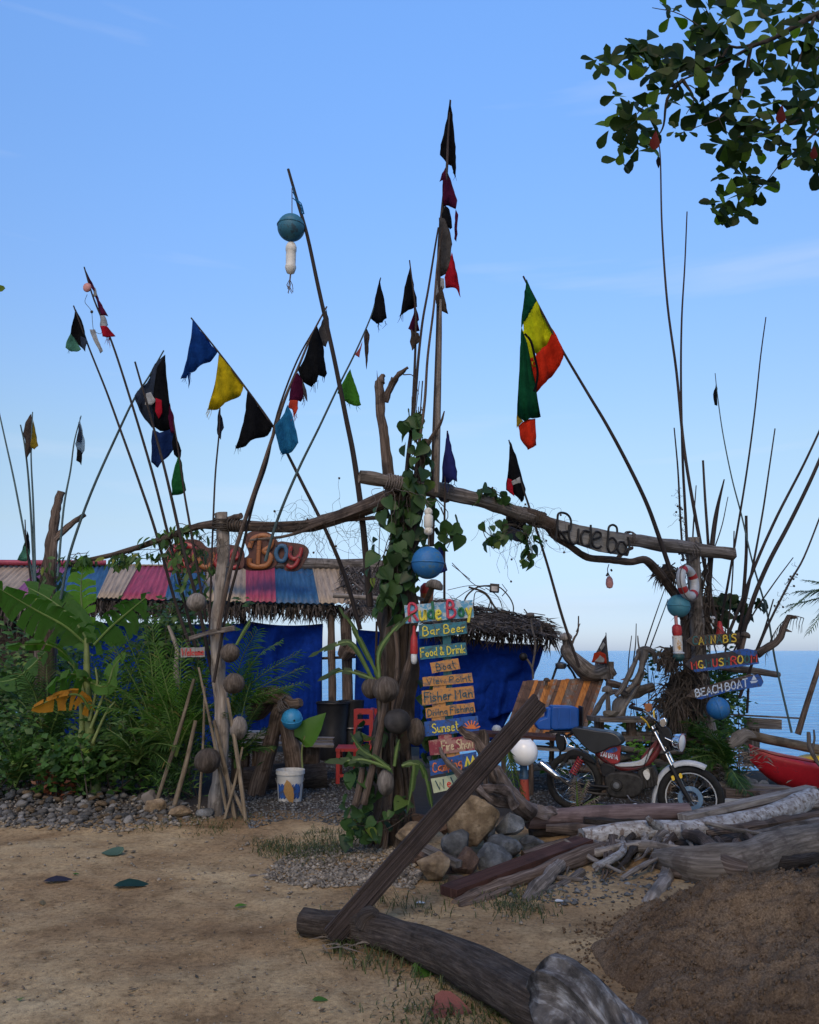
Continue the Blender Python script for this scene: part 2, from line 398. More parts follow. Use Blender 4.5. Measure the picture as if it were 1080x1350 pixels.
M['gravel'] = blotch('gravel stone', [(.10, .085, .068), (.17, .148, .12), (.27, .24, .20)], 12, .9, .3, .003, isl=True, obj_var=.55)
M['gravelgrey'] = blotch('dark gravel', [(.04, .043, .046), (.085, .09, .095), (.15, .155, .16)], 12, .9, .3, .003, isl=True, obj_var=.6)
M['banana'] = leafmat('banana leaf', (.045, .12, .02), (.075, .18, .03), None, .45, veins=True)
M['bananabright'] = leafmat('bright banana leaf', (.10, .24, .03), (.12, .27, .035), None, .55, veins=True)
M['bananayellow'] = leafmat('yellow dying leaf', (.40, .18, .015), (.46, .22, .02), None, .3, veins=True)
M['stem'] = blotch('green stem', [(.10, .13, .04), (.16, .20, .07)], 12, .5)
M['midrib'] = blotch('leaf midrib', [(.07, .12, .03), (.11, .17, .045)], 12, .5)
M['palm'] = leafmat('palm leaflet', (.022, .055, .014), (.05, .11, .024), (.12, .11, .03), .3, True)
M['palmlight'] = leafmat('light palm leaflet', (.05, .12, .022), (.095, .21, .038), (.16, .17, .05), .35, True)
M['shrub'] = leafmat('shrub leaf', (.014, .040, .010), (.055, .13, .025), (.14, .22, .04), .3, True)
M['vine'] = leafmat('vine leaf', (.014, .036, .014), (.045, .10, .028), (.13, .18, .03), .35)
M['almond'] = leafmat('almond leaf', (.006, .015, .004), (.020, .042, .008), (.09, .15, .02), .22, spec=.1)
M['almondlit'] = leafmat('lit almond leaf', (.06, .11, .015), (.10, .17, .02), None, .5)  # bright copy of the almond leaf: light put into the colour
M['almondred'] = leafmat('red old leaf', (.13, .014, .012), (.15, .02, .015), None, .4)
M['almondstuff'] = leafmat('almond crown', (.006, .016, .004), (.030, .060, .010), None, .3, True, spec=.1)
M['grass'] = leafmat('ground grass', (.03, .042, .014), (.065, .085, .025), (.16, .13, .06), .25, True)
M['twig'] = blotch('twig', [(.03, .025, .022), (.07, .06, .05)], 12, .9)
M['black'] = blotch('black plastic', [(.006, .006, .007), (.014, .014, .016)], 12, .5, .1)
M['rubber'] = blotch('tyre rubber', [(.008, .008, .008), (.02, .02, .02)], 20, .85, .4, .003)
M['seat'] = blotch('black vinyl seat', [(.010, .011, .013), (.018, .020, .024)], 8, .32, .15, .002, spec=.6)
M['chrome'] = blotch('chrome', [(.55, .57, .60), (.80, .82, .85)], 14, .12, .05, .001, metallic=1.0)
M['steel'] = blotch('dull steel', [(.10, .10, .11), (.22, .23, .25)], 14, .4, .2, .002, metallic=.8)
M['engine'] = blotch('oily engine', [(.015, .014, .013), (.05, .047, .045)], 20, .55, .5, .004, metallic=.3)
M['redpaint'] = paint('faded red paint', (.24, .018, .02), .35, (.10, .03, .03))
M['redframe'] = paint('dark red frame', (.13, .018, .018), .4, (.06, .02, .02))
M['chairred'] = paint('red chair paint', (.30, .012, .012), .5)
M['kayak'] = paint('red kayak plastic', (.42, .012, .022), .4, (.25, .02, .03), amt=.2)
M['white'] = paint('white paint', (.42, .44, .46), .5, (.40, .38, .36), amt=.3)
M['globe'] = blotch('opal globe', [(.74, .76, .78), (.82, .84, .86)], 3, .25, .02, spec=.5)
M['yellow'] = paint('yellow paint', (.70, .46, .03), .5, (.40, .25, .05))
M['orange'] = paint('orange paint', (.24, .08, .02), .5, (.30, .12, .04))
M['jug'] = blotch('blue jerrycan', [(.004, .055, .26), (.008, .08, .36)], 5, .42, .1, .002)
M['tarp'] = cloth('blue tarpaulin', (.004, .032, .25), .2, .35)
M['buoyblue'] = paint('blue net float', (.012, .12, .33), .6, (.05, .13, .22), 16, .6)
M['buoyteal'] = paint('dark teal float', (.02, .12, .19), .6, (.02, .06, .09), 9, .4)
M['buoyaqua'] = paint('aqua float', (.05, .20, .27), .6, (.06, .18, .24), 9, .3)
M['floatwhite'] = paint('white float', (.55, .54, .50), .6, (.35, .32, .26), 9, .5)
M['floatred'] = paint('red float', (.33, .015, .015), .5, (.25, .02, .02), 9, .4)
M['clear'] = blotch('milky plastic', [(.5, .52, .54), (.66, .68, .7)], 9, .2, .05)
M['floatgreen'] = paint('dark green float', (.01, .05, .05), .6)
M['pinkbuoy'] = paint('faded pink float', (.45, .20, .19), .6)
FL = {}
for k, c in dict(black=(.008, .009, .012), navy=(.01, .03, .12), blue=(.006, .05, .24), sky=(.02, .17, .36), yellow=(.55, .42, .01), green=(.02, .16, .045),
                 lime=(.06, .22, .03), burgundy=(.09, .01, .045), red=(.42, .012, .03), orange=(.5, .06, .03), white=(.42, .44, .46), grey=(.10, .10, .115), tan=(.09, .085, .085),
                 purple=(.09, .01, .05), mint=(.09, .27, .20), rgreen=(.006, .09, .04), rred=(.62, .035, .012), ryellow=(.62, .64, .012), slate=(.04, .055, .09), violet=(.03, .04, .20),
                 brown=(.09, .07, .06), gold=(.40, .28, .03), pale=(.25, .38, .5), pink=(.38, .10, .10)).items():
    FL[k] = cloth('flag ' + k, c, .42)

# ------------------------------------------------------------ ground, sea
SEA = -0.85
def shore(x):
    t = max(0.0, min(1.0, (x + 0.5) / 2.2)); t = t * t * (3 - 2 * t)
    return 17.5 * (1 - t) + 11.6 * t
def H(x, y):
    h = 0.045 * noise.noise(Vector((x * .5, y * .5, 0))) + 0.022 * noise.noise(Vector((x * .5 + y * 1.3, y * 1.5 - x * .9, 7))) + 0.012 * noise.noise(Vector((x * 2.1, y * 2.1, 3)))
    if x < 0.5 and y > 7.6: h += 0.06 * min(1, (y - 7.6)) * min(1, (0.5 - x))
    s = shore(x)
    if y > s: h -= min((y - s) * 0.32, 6)
    return h
def axis(a, b, fine0, fine1, step, grow=1.35):
    xs = list(np.arange(fine0, fine1 + 1e-6, step)); d = step; x = xs[-1]
    while x < b: d *= grow; x += d; xs.append(x)
    d = step; x = xs[0]
    while x > a: d *= grow; x -= d; xs.insert(0, x)
    return xs
xs = axis(-6000, 6000, -4.6, 4.6, 0.035); ys = axis(-6000, 9000, 3.2, 9.6, 0.035)
gv, gf = [], []
for y in ys:
    for x in xs:
        if -5 < x < 5 and 3 < y < 10:
            n_ = Vector((x, y, 0))
            z = H(x, y) + 0.010 * noise.fractal(n_ * 5, 1.0, 2.1, 4) + 0.006 * max(0, noise.noise(n_ * 17))
        else: z = H(max(-50, min(50, x)), max(-50, min(200, y)))
        gv.append((x, y, z))
nx = len(xs)
for j in range(len(ys) - 1):
    for i in range(nx - 1):
        a = j * nx + i; gf.append((a, a + 1, a + 1 + nx, a + nx))
me = bpy.data.meshes.new('ground'); me.from_pydata(gv, [], gf); me.polygons.foreach_set('use_smooth', [True] * len(gf))
go = bpy.data.objects.new('ground', me); COL.objects.link(go); tag(go, kind='structure')
m, nt, b = newmat('sandy dirt'); tcn = nt.nodes.new('ShaderNodeTexCoord')
n1 = N(nt, 'ShaderNodeTexNoise', Scale=0.9, Detail=7, Roughness=.62); link(nt, tcn.outputs['Object'], n1.inputs['Vector'])
r1 = ramp(nt, [(.36, (.27, .175, .095)), (.47, (.39, .27, .15)), (.56, (.48, .35, .20)), (.66, (.56, .43, .26))]); link(nt, n1.outputs['Fac'], r1.inputs[0])
n2 = N(nt, 'ShaderNodeTexNoise', Scale=30.0, Detail=10, Roughness=.8); link(nt, tcn.outputs['Object'], n2.inputs['Vector'])
r2 = ramp(nt, [(.33, (.30, .28, .26)), (.46, (.78, .78, .78)), (.58, (1.0, 1.0, .98)), (.72, (1.35, 1.32, 1.25))]); link(nt, n2.outputs['Fac'], r2.inputs[0])
mu = mixc(nt, 'MULTIPLY', 1.0); link(nt, r1.outputs[0], mu.inputs['A']); link(nt, r2.outputs[0], mu.inputs['B'])
n5 = N(nt, 'ShaderNodeTexNoise', Scale=4.5, Detail=6, Roughness=.7); link(nt, tcn.outputs['Object'], n5.inputs['Vector'])
r5 = ramp(nt, [(.50, (1, 1, 1)), (.66, (.62, .60, .58))]); link(nt, n5.outputs['Fac'], r5.inputs[0])
mu2 = mixc(nt, 'MULTIPLY', .9); link(nt, mu.outputs['Result'], mu2.inputs['A']); link(nt, r5.outputs[0], mu2.inputs['B'])
# shade under the planting painted in: ground colour darkens farther back
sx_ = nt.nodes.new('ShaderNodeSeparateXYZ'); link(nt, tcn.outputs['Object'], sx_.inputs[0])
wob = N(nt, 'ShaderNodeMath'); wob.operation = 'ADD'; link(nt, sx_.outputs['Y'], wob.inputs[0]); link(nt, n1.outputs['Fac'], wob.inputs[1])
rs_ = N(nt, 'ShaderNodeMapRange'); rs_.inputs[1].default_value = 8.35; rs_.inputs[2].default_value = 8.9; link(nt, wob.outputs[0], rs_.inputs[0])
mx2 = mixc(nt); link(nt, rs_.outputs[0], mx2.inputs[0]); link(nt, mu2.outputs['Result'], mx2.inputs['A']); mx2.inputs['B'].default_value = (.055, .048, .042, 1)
link(nt, mx2.outputs['Result'], b.inputs['Base Color']); b.inputs['Roughness'].default_value = .97; b.inputs['Specular IOR Level'].default_value = .12
n4 = N(nt, 'ShaderNodeTexNoise', Scale=110.0, Detail=4, Roughness=.7); link(nt, tcn.outputs['Object'], n4.inputs['Vector'])
s4 = N(nt, 'ShaderNodeMath'); s4.operation = 'ADD'; link(nt, n2.outputs['Fac'], s4.inputs[0]); link(nt, n4.outputs['Fac'], s4.inputs[1])
bump(nt, b, s4.outputs[0], .8, .014)
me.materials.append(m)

m, nt, b = newmat('sea water'); tcn = nt.nodes.new('ShaderNodeTexCoord')
mpn = N(nt, 'ShaderNodeMapping'); mpn.inputs['Scale'].default_value = (.22, 1.0, 1); mpn.inputs['Rotation'].default_value = (0, 0, R(12)); link(nt, tcn.outputs['Object'], mpn.inputs['Vector'])
n1 = N(nt, 'ShaderNodeTexNoise', Scale=2.6, Detail=8, Roughness=.62); link(nt, mpn.outputs[0], n1.inputs['Vector'])
n2 = N(nt, 'ShaderNodeTexNoise', Scale=.35, Detail=6, Roughness=.6); link(nt, mpn.outputs[0], n2.inputs['Vector'])
s4 = N(nt, 'ShaderNodeMath'); s4.operation = 'MULTIPLY_ADD'; s4.inputs[1].default_value = 2.5; link(nt, n2.outputs['Fac'], s4.inputs[0]); link(nt, n1.outputs['Fac'], s4.inputs[2])
rsea = ramp(nt, [(.36, (.010, .17, .40)), (.5, (.03, .28, .58)), (.64, (.10, .42, .72))]); link(nt, n1.outputs['Fac'], rsea.inputs[0]); link(nt, rsea.outputs[0], b.inputs['Base Color']); b.inputs['Roughness'].default_value = .2; b.inputs['IOR'].default_value = 1.33; b.inputs['Specular IOR Level'].default_value = .2
bump(nt, b, s4.outputs[0], 1.0, .20)
mb = MB(); mb.prism([(-8000, 11.5, SEA), (8000, 11.5, SEA), (8000, 12000, SEA), (-8000, 12000, SEA)], (0, 0, -.01))
tag(mb.build('sea', m, None, False), kind='structure')

# ------------------------------------------------------------ sand pile
def sandh(x, y):
    def g(cx, cy, rx, ry, h, p=2.0):
        d = math.sqrt(((x - cx) / rx) ** 2 + ((y - cy) / ry) ** 2)
        return h * max(0, 1 - d ** 1.35)
    h = max(g(2.0, 4.6, 1.02, .95, .42), g(2.75, 4.75, 1.35, .95, .45), g(2.9, 3.9, 1.6, 1.1, .50), g(2.1, 3.8, 1.1, .85, .36))
    return h
sv_, sf_ = [], []
sx0, sx1, sy0, sy1, st = .75, 4.2, 3.0, 6.3, .0145
nxx = int((sx1 - sx0) / st); nyy = int((sy1 - sy0) / st)
for j in range(nyy + 1):
    for i in range(nxx + 1):
        x = sx0 + i * st; y = sy0 + j * st
        q = Vector((x, y, 0)); wx = x + .10 * noise.noise(q * 2.2); wy = y + .10 * noise.noise(q * 2.2 + Vector((9, 0, 0)))
        h = sandh(wx, wy)
        if h > 0:
            k = min(1, h / .05)
            h += k * (.045 * noise.noise(q * 3.1) + .030 * noise.fractal(q * 9, .7, 2.1, 5) + .030 * abs(noise.noise(q * 15)) + .016 * abs(noise.noise(q * 33 + Vector((3, 1, 0)))))
            c = noise.noise(Vector((x * 2.3 + y * 1.1, y * .9 - x * .4, 4)))
            h -= k * .035 * max(0, 1 - abs(c) * 14)
        else: h = -.06
        sv_.append((x, y, h + H(x, y)))
for j in range(nyy):
    for i in range(nxx):
        a = j * (nxx + 1) + i; ids = (a, a + 1, a + 2 + nxx, a + 1 + nxx)
        if any(sv_[q][2] > -.05 for q in ids): sf_.append(ids)
me = bpy.data.meshes.new('sand_pile'); me.from_pydata(sv_, [], sf_); me.polygons.foreach_set('use_smooth', [True] * len(sf_))
o = bpy.data.objects.new('sand_pile', me); COL.objects.link(o)
tag(o, 'large heap of coarse damp brown sand in the right foreground', 'sand pile', kind='stuff')
m, nt, b = newmat('damp sand'); tcn = nt.nodes.new('ShaderNodeTexCoord')
n1 = N(nt, 'ShaderNodeTexNoise', Scale=95, Detail=10, Roughness=.85); link(nt, tcn.outputs['Object'], n1.inputs['Vector'])
n2 = N(nt, 'ShaderNodeTexNoise', Scale=2.5, Detail=6, Roughness=.65); link(nt, tcn.outputs['Object'], n2.inputs['Vector'])
r1 = ramp(nt, [(.3, (.05, .034, .022)), (.46, (.175, .12, .076)), (.6, (.36, .26, .17)), (.74, (.66, .50, .35))]); link(nt, n1.outputs['Fac'], r1.inputs[0])
r2 = ramp(nt, [(.38, (.66, .62, .6)), (.6, (1.1, 1.1, 1.1))]); link(nt, n2.outputs['Fac'], r2.inputs[0])
mu = mixc(nt, 'MULTIPLY', 1.0); link(nt, r1.outputs[0], mu.inputs['A']); link(nt, r2.outputs[0], mu.inputs['B']); link(nt, mu.outputs['Result'], b.inputs['Base Color'])
b.inputs['Roughness'].default_value = .95; b.inputs['Specular IOR Level'].default_value = .15
bump(nt, b, n1.outputs['Fac'], 1.0, .02); me.materials.append(m)
mb = MB(); rg = random.Random(3); top = [v for v in sv_ if v[2] > .04]
edge = [v for v in sv_ if -.02 < v[2] < .04 and sandh(v[0], v[1]) > 0]
for k in range(13000):
    c = Vector(rg.choice(top)); s_ = rg.uniform(.004, .011) * (1 if rg.random() < .95 else 1.8)
    if k > 10500: c = Vector(rg.choice(edge)) + Vector((rg.gauss(-.02, .09), rg.gauss(0, .09), 0)); c.z = H(c.x, c.y) + .004
    i0 = len(mb.v); i0 = len(mb.v)
    for a_ in ((1, 0, 0), (-.6, .9, 0), (-.6, -.9, 0), (0, 0, 1), (0, 0, -1)): mb.v.append(c + Vector((a_[0] * rg.uniform(.7, 1.4), a_[1] * rg.uniform(.7, 1.4), a_[2] * .8 + .2)) * s_)
    for f in ((0, 1, 3), (1, 2, 3), (2, 0, 3), (1, 0, 4), (2, 1, 4), (0, 2, 4)): mb.face([i0 + t_ for t_ in f])
tag(mb.build('sand_clods', m, o), kind='stuff')

# ------------------------------------------------------------ hut
def corr_mat(name, col, rust=.35):
    m, nt, b = newmat(name); tcn = nt.nodes.new('ShaderNodeTexCoord')
    mpn = N(nt, 'ShaderNodeMapping'); mpn.inputs['Scale'].default_value = (9, 1.6, 1); link(nt, tcn.outputs['UV'], mpn.inputs['Vector'])
    n1 = N(nt, 'ShaderNodeTexNoise', Scale=2.0, Detail=8, Roughness=.7); link(nt, mpn.outputs[0], n1.inputs['Vector'])
    n2 = N(nt, 'ShaderNodeTexNoise', Scale=6.0, Detail=6, Roughness=.7); link(nt, tcn.outputs['Object'], n2.inputs['Vector'])
    r1 = ramp(nt, [(.34, tuple(c * .5 for c in col)), (.5, col), (.68, tuple(min(1, c * 1.3 + .02) for c in col))]); link(nt, n1.outputs['Fac'], r1.inputs[0])
    r2 = ramp(nt, [(.58, (0, 0, 0)), (.68, (rust, rust, rust))]); link(nt, n2.outputs['Fac'], r2.inputs[0])
    mx_ = mixc(nt); link(nt, r2.outputs[0], mx_.inputs[0]); link(nt, r1.outputs[0], mx_.inputs['A']); mx_.inputs['B'].default_value = (.11, .065, .045, 1)
    link(nt, mx_.outputs['Result'], b.inputs['Base Color']); b.inputs['Roughness'].default_value = .6
    bump(nt, b, n2.outputs['Fac'], .3, .004); return m
CM = dict(beige=corr_mat('beige roof paint', (.28, .215, .15)), pink=corr_mat('pink roof paint', (.25, .025, .058)), purple=corr_mat('purple roof paint', (.19, .05, .14)),
          blue=corr_mat('blue roof paint', (.012, .07, .16)))
hut = T('beach_hut', 'long low beach bar hut with striped corrugated roof, thatch fringe and blue tarpaulin walls', 'hut', P(330, 1000, 12.4).xy.to_3d())
def eaveY(px): return 11.7 + (px + 20) / 480 * 1.25
def ridgeY(px): return eaveY(px) + 1.35
# sheet edges: top pixel x, bottom pixel x
sheets = [('purple', -60, -110), ('beige', 10, -45), ('purple', 62, 18), ('blue', 76, 40), ('beige', 130, 70 + 5), ('x', 0, 0)]
edges = [(-95, -150, 'purple'), (-45, -95, 'blue'), (2, -45, 'beige'), (58, 16, 'purple'), (92, 58, 'blue'), (148, 128, 'beige'), (183, 158, 'pink'), (229, 217, 'blue'), (271, 266, 'beige'), (324, 324, 'pink'), (361, 363, 'blue'), (411, 421, 'beige'), (452, 471, None)]
pitchd = None
for i in range(len(edges) - 1):
    t0, b0_, c = edges[i]; t1, b1, _ = edges[i + 1]
    nco = max(5, int((b1 - b0_) / 7.6)); npts = nco * 6
    mb = MB(); NS = 5
    sag = rnd(-.02, .02)
    for s_ in range(NS + 1):
        f = s_ / NS
        for k in range(npts + 1):
            u = k / npts
            tx = t0 + (t1 + 1 - t0) * u; bx = b0_ + (b1 + 1 - b0_) * u
            top = P(tx, 744 + .004 * tx, ridgeY(tx)); bot = P(bx, 786 + .024 * bx + sag * 30 * math.sin(u * 3.14), eaveY(bx) - (i % 2) * .012)
            p = top.lerp(bot, f); p.z += .011 * math.cos(2 * math.pi * u * nco) + (i % 2) * .012; mb.v.append(p)
    for s_ in range(NS):
        for k in range(npts):
            a = s_ * (npts + 1) + k
            mb.face((a, a + 1, a + 2 + npts, a + 1 + npts), [(k / npts, s_ / NS), ((k + 1) / npts, s_ / NS), ((k + 1) / npts, (s_ + 1) / NS), (k / npts, (s_ + 1) / NS)])
    o = mb.build('roof_sheet', CM[c], hut); solid(o, .004)
    tag(o, {'beige': 'beige corrugated sheet', 'pink': 'pink corrugated sheet', 'purple': 'purple corrugated sheet', 'blue': 'blue corrugated sheet'}[c])
# back slope of the roof, ridge cap, ridge log
mb = MB(); mb.prism([P(-110, 743, 12.75), P(452, 745, 14.3), P(452, 745, 14.3) + Vector((-.3, 1.7, -.65)), P(-110, 743, 12.75) + Vector((-.3, 1.7, -.65))], (0, 0, -.02)); mb.build('back_roof', CM['beige'], hut, False)
mb = MB(); mb.tube(smooth(PL([(-110, 741, 12.7), (60, 742, 13.1), (140, 742, 13.4)]), 3), .045, 8); mb.build('ridge_cap', CM['pink'], hut)
mb = MB(); mb.tube(smooth(PL([(318, 746, 13.9), (400, 744, 14.1), (500, 747, 14.3), (560, 752, 14.4)]), 4), [.10, .12, .11, .08], 10, .2, 3); mb.build('ridge_log', M['drift'], hut)
mb = MB(); mb.tube(PL([(439, 785, 12.7), (500, 789, 12.8)]), .035, 8, .1, 2); mb.build('roof_pole', M['driftpale'], hut)
mb = MB()
for k in range(16):
    x = 395 + k * 8; mb.torus(P(x, 742, 14.35), .05, .006, (0, -1, .2), 8, 4, (0, 180))
mb.build('back_sheet_edge', CM['blue'], hut)
def thatch_strips(mb, a, b, n, ln, w_=.014, lean=.25, down=True, seed=0, spread=.12):
    """hanging palm strips between two points"""
    rr = random.Random(seed)
    for i in range(n):
        t = rr.random(); p = a.lerp(b, t) + Vector((rr.uniform(-.03, .03), rr.uniform(-spread, spread), rr.uniform(-.04, .05)))
        l = ln * rr.uniform(.35, 1.15); d = Vector((rr.uniform(-lean, lean), rr.uniform(-.3, .15), -1)).normalized()
        side = Vector((rr.uniform(-1, 1), rr.uniform(-.5, .5), 0)).normalized() * w_ * rr.uniform(.5, 1.3)
        q = p + d * l * .55 + Vector((rr.uniform(-.03, .03), rr.uniform(-.03, .03), 0)); e = p + d * l + Vector((rr.uniform(-.08, .08), rr.uniform(-.05, .05), 0))
        k = len(mb.v); mb.v += [p - side, p + side, q - side * .9, q + side * .9, e]
        u = rr.random() * 9
        mb.face((k, k + 1, k + 3, k + 2), [(u, 0), (u + .1, 0), (u + .1, .3), (u, .3)]); mb.face((k + 2, k + 3, k + 4), [(u, .3), (u + .1, .3), (u, .6)])
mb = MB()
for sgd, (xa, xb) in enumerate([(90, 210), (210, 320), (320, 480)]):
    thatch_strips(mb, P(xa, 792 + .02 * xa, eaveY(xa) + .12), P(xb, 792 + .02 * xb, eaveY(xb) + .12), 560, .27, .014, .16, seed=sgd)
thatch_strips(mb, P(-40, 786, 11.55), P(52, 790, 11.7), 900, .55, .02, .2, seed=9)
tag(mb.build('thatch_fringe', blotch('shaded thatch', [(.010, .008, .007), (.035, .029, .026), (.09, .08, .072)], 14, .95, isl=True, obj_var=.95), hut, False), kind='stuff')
def thatch_slope(mb, quad, n, ln, w_, seed, lift=.05, dirn=None, mess=.35):
    rr = random.Random(seed); a, b, c, d = quad
    for i in range(n):
        u, v = rr.random(), rr.random(); p = a.lerp(b, u).lerp(d.lerp(c, u), v)
        dn = (d.lerp(c, u) - a.lerp(b, u)).normalized(); ac = (b - a).normalized(); up = ac.cross(dn).normalized()
        if up.z < 0: up = -up
        dr = (dn + ac * rr.gauss(0, mess)).normalized(); l = ln * rr.uniform(.4, 1.2)
        p = p + up * rr.uniform(0, lift); e = p + dr * l + up * rr.uniform(-.03, .05); sdv = dr.cross(up).normalized() * w_ * rr.uniform(.4, 1.2)
        sdv = sdv + up * rr.uniform(-.5, .5) * w_
        k = len(mb.v); mb.v += [p - sdv, p + sdv, e + sdv * .2, e - sdv * .2]; u_ = rr.random() * 9
        mb.face((k, k + 1, k + 2, k + 3), [(u_, 0), (u_ + .1, 0), (u_ + .1, .6), (u_, .6)])
mb = MB()
thatch_slope(mb, [P(448, 748, 14.1), P(520, 750, 14.2), P(530, 812, 12.8), P(462, 806, 12.8)], 1600, .35, .016, 4)
thatch_slope(mb, [P(560, 795, 12.1), P(712, 819, 11.9), P(726, 837, 11.2), P(560, 820, 11.2)], 2800, .38, .015, 5, lift=.03, mess=.9)
thatch_slope(mb, [P(600, 793, 12.4), P(700, 817, 12.3), P(712, 819, 11.9), P(560, 795, 12.1)], 600, .25, .016, 6, mess=.9)
thatch_strips(mb, P(560, 818, 11.3), P(728, 832, 11.3), 420, .32, .014, .45, seed=12)
for k in range(60):
    p = P(718 + rnd(-6, 8), 814 + rnd(0, 26), 11.4); e = p + Vector((rnd(.05, .28), rnd(-.1, .1), rnd(-.14, .04)))
    i = len(mb.v); s_ = Vector((0, 0, .008)); mb.v += [p - s_, p + s_, e]; mb.face((i, i + 1, i + 2), [(0, 0), (.1, 0), (0, .5)])
tag(mb.build('thatch_roof', M['thatch'], hut, False), kind='stuff')
mb = MB(); mb.prism([P(556, 799, 12.15), P(708, 823, 11.95), P(718, 833, 11.3), P(556, 817, 11.3)], (0, .03, -.05)); mb.build('thatch_base', M['fibre'], hut, False)
def sheet(quadpx, nu, nv, fold, fseed=0, vert=True):
    """cloth wall: corner pixels with distances, with hanging folds"""
    a, b, c, d = [P(*q) for q in quadpx]; mb = MB()
    for j in range(nv + 1):
        for i in range(nu + 1):
            u, v = i / nu, j / nv; p = a.lerp(b, u).lerp(d.lerp(c, u), v)
            p.y += fold * (noise.noise(Vector((u * 9 + fseed, v * 1.3, 0))) * (0.4 + v) + .5 * noise.noise(Vector((u * 3 + v * 4, v * 3, fseed + 5))))
            p.z -= fold * .3 * math.sin(u * 3.14) * (1 - v) if v < .2 else 0
            mb.v.append(p)
    for j in range(nv):
        for i in range(nu):
            q = j * (nu + 1) + i; mb.face((q, q + 1, q + nu + 2, q + nu + 1), [(i / nu, j / nv)] * 4)
    return mb
o = sheet([(322, 818, 12.9), (426, 822, 13.1), (424, 975, 13.0), (318, 985, 12.8)], 50, 16, .18, 1).build('tarp', M['tarp'], hut); solid(o, .003)
o = sheet([(470, 830, 13.1), (560, 832, 13.0), (560, 985, 12.8), (466, 980, 12.9)], 40, 16, .08, 2).build('tarp', M['tarp'], hut); solid(o, .003)
o = sheet([(553, 826, 11.6), (719, 850, 11.4), (690, 930, 11.3), (553, 985, 11.3)], 50, 20, .22, 3).build('tarp', M['tarp'], hut); solid(o, .003)
o = sheet([(553, 880, 11.5), (694, 900, 11.35), (655, 975, 11.3), (553, 1000, 11.3)], 30, 12, .07, 7).build('tarp', M['tarp'], hut); solid(o, .003)
o = sheet([(70, 818, 12.3), (322, 822, 12.8), (322, 985, 12.7), (70, 985, 12.2)], 90, 16, .1, 4).build('tarp', M['tarp'], hut); solid(o, .003)
for (x0, y0, x1, y1, r) in [(436, 810, 438, 1000, .06), (456, 806, 458, 1000, .085), (-30, 800, -30, 1010, .07), (68, 800, 66, 1010, .06), (320, 806, 321, 1000, .05)]:
    mb = MB(); mb.tube(smooth([P(x0, y0, 13.0), P((x0 + x1) / 2 + 1, (y0 + y1) / 2, 13.0), P(x1, y1, 13.0)], 4), r, 8, .15, x0); mb.build('post', M['driftbrown'], hut)
mb = MB(); mb.tube(PL([(425, 868, 13.2), (470, 866, 13.2)]), .025, 6); mb.build('rail', M['driftbrown'], hut)
mb = MB(); mb.lathe(P(452, 866, 12.8), [(0, 0), (.10, .0), (.14, .12), (.15, .18)], (.6, -.3, .8), 12); mb.build('hanging_log_stub', M['driftbrown'], hut)
mb = MB(); mb.bar(P(64, 824, 12.0), P(66, 905, 12.0), .22, .05, (0, 1, 0)); mb.build('white_board', M['greyboard'], hut)
mb = MB(); mb.bar(P(-20, 870, 13.4), P(70, 870, 13.4), .05, 1.5, (0, 0, 1)); mb.build('back_wall', M['driftbrown'], hut)

# big black drums by the opening
dr = T('barrel', 'tall black plastic barrel standing in the hut opening', 'barrel', G(440, 1000, 0).xy.to_3d() * 1)
dr.location = P(438, 985, 12.2).xy.to_3d()
mb = MB(); c = P(438, 985, 12.2); c.z = 0; h = P(438, 925, 12.2).z
mb.lathe(c, [(0, 0), (.17, 0), (.19, .05), (.21, h * .5), (.20, h * .52), (.235, h - .03), (.24, h), (.22, h), (.2, h - .1), (0, h - .1)], n=20); mb.build('body', M['black'], dr)
mb = MB(); mb.torus(c + Vector((0, 0, h - .02)), .235, .015, n=24, m=6); mb.build('rim', M['black'], dr)
d2 = T('barrel', 'black barrel just right of the tall one in the hut opening, partly behind it', 'barrel', P(460, 985, 12.5).xy.to_3d())
mb = MB(); c = P(462, 985, 12.5); c.z = 0; mb.lathe(c, [(0, 0), (.16, 0), (.18, .4), (.17, .42), (.20, h), (.18, h), (.16, h - .1), (0, h - .1)], n=20); mb.build('body', M['black'], d2)
mb = MB(); mb.torus(c + Vector((0, 0, h * .55)), .185, .012, n=24, m=6); mb.build('rim', M['steel'], d2)

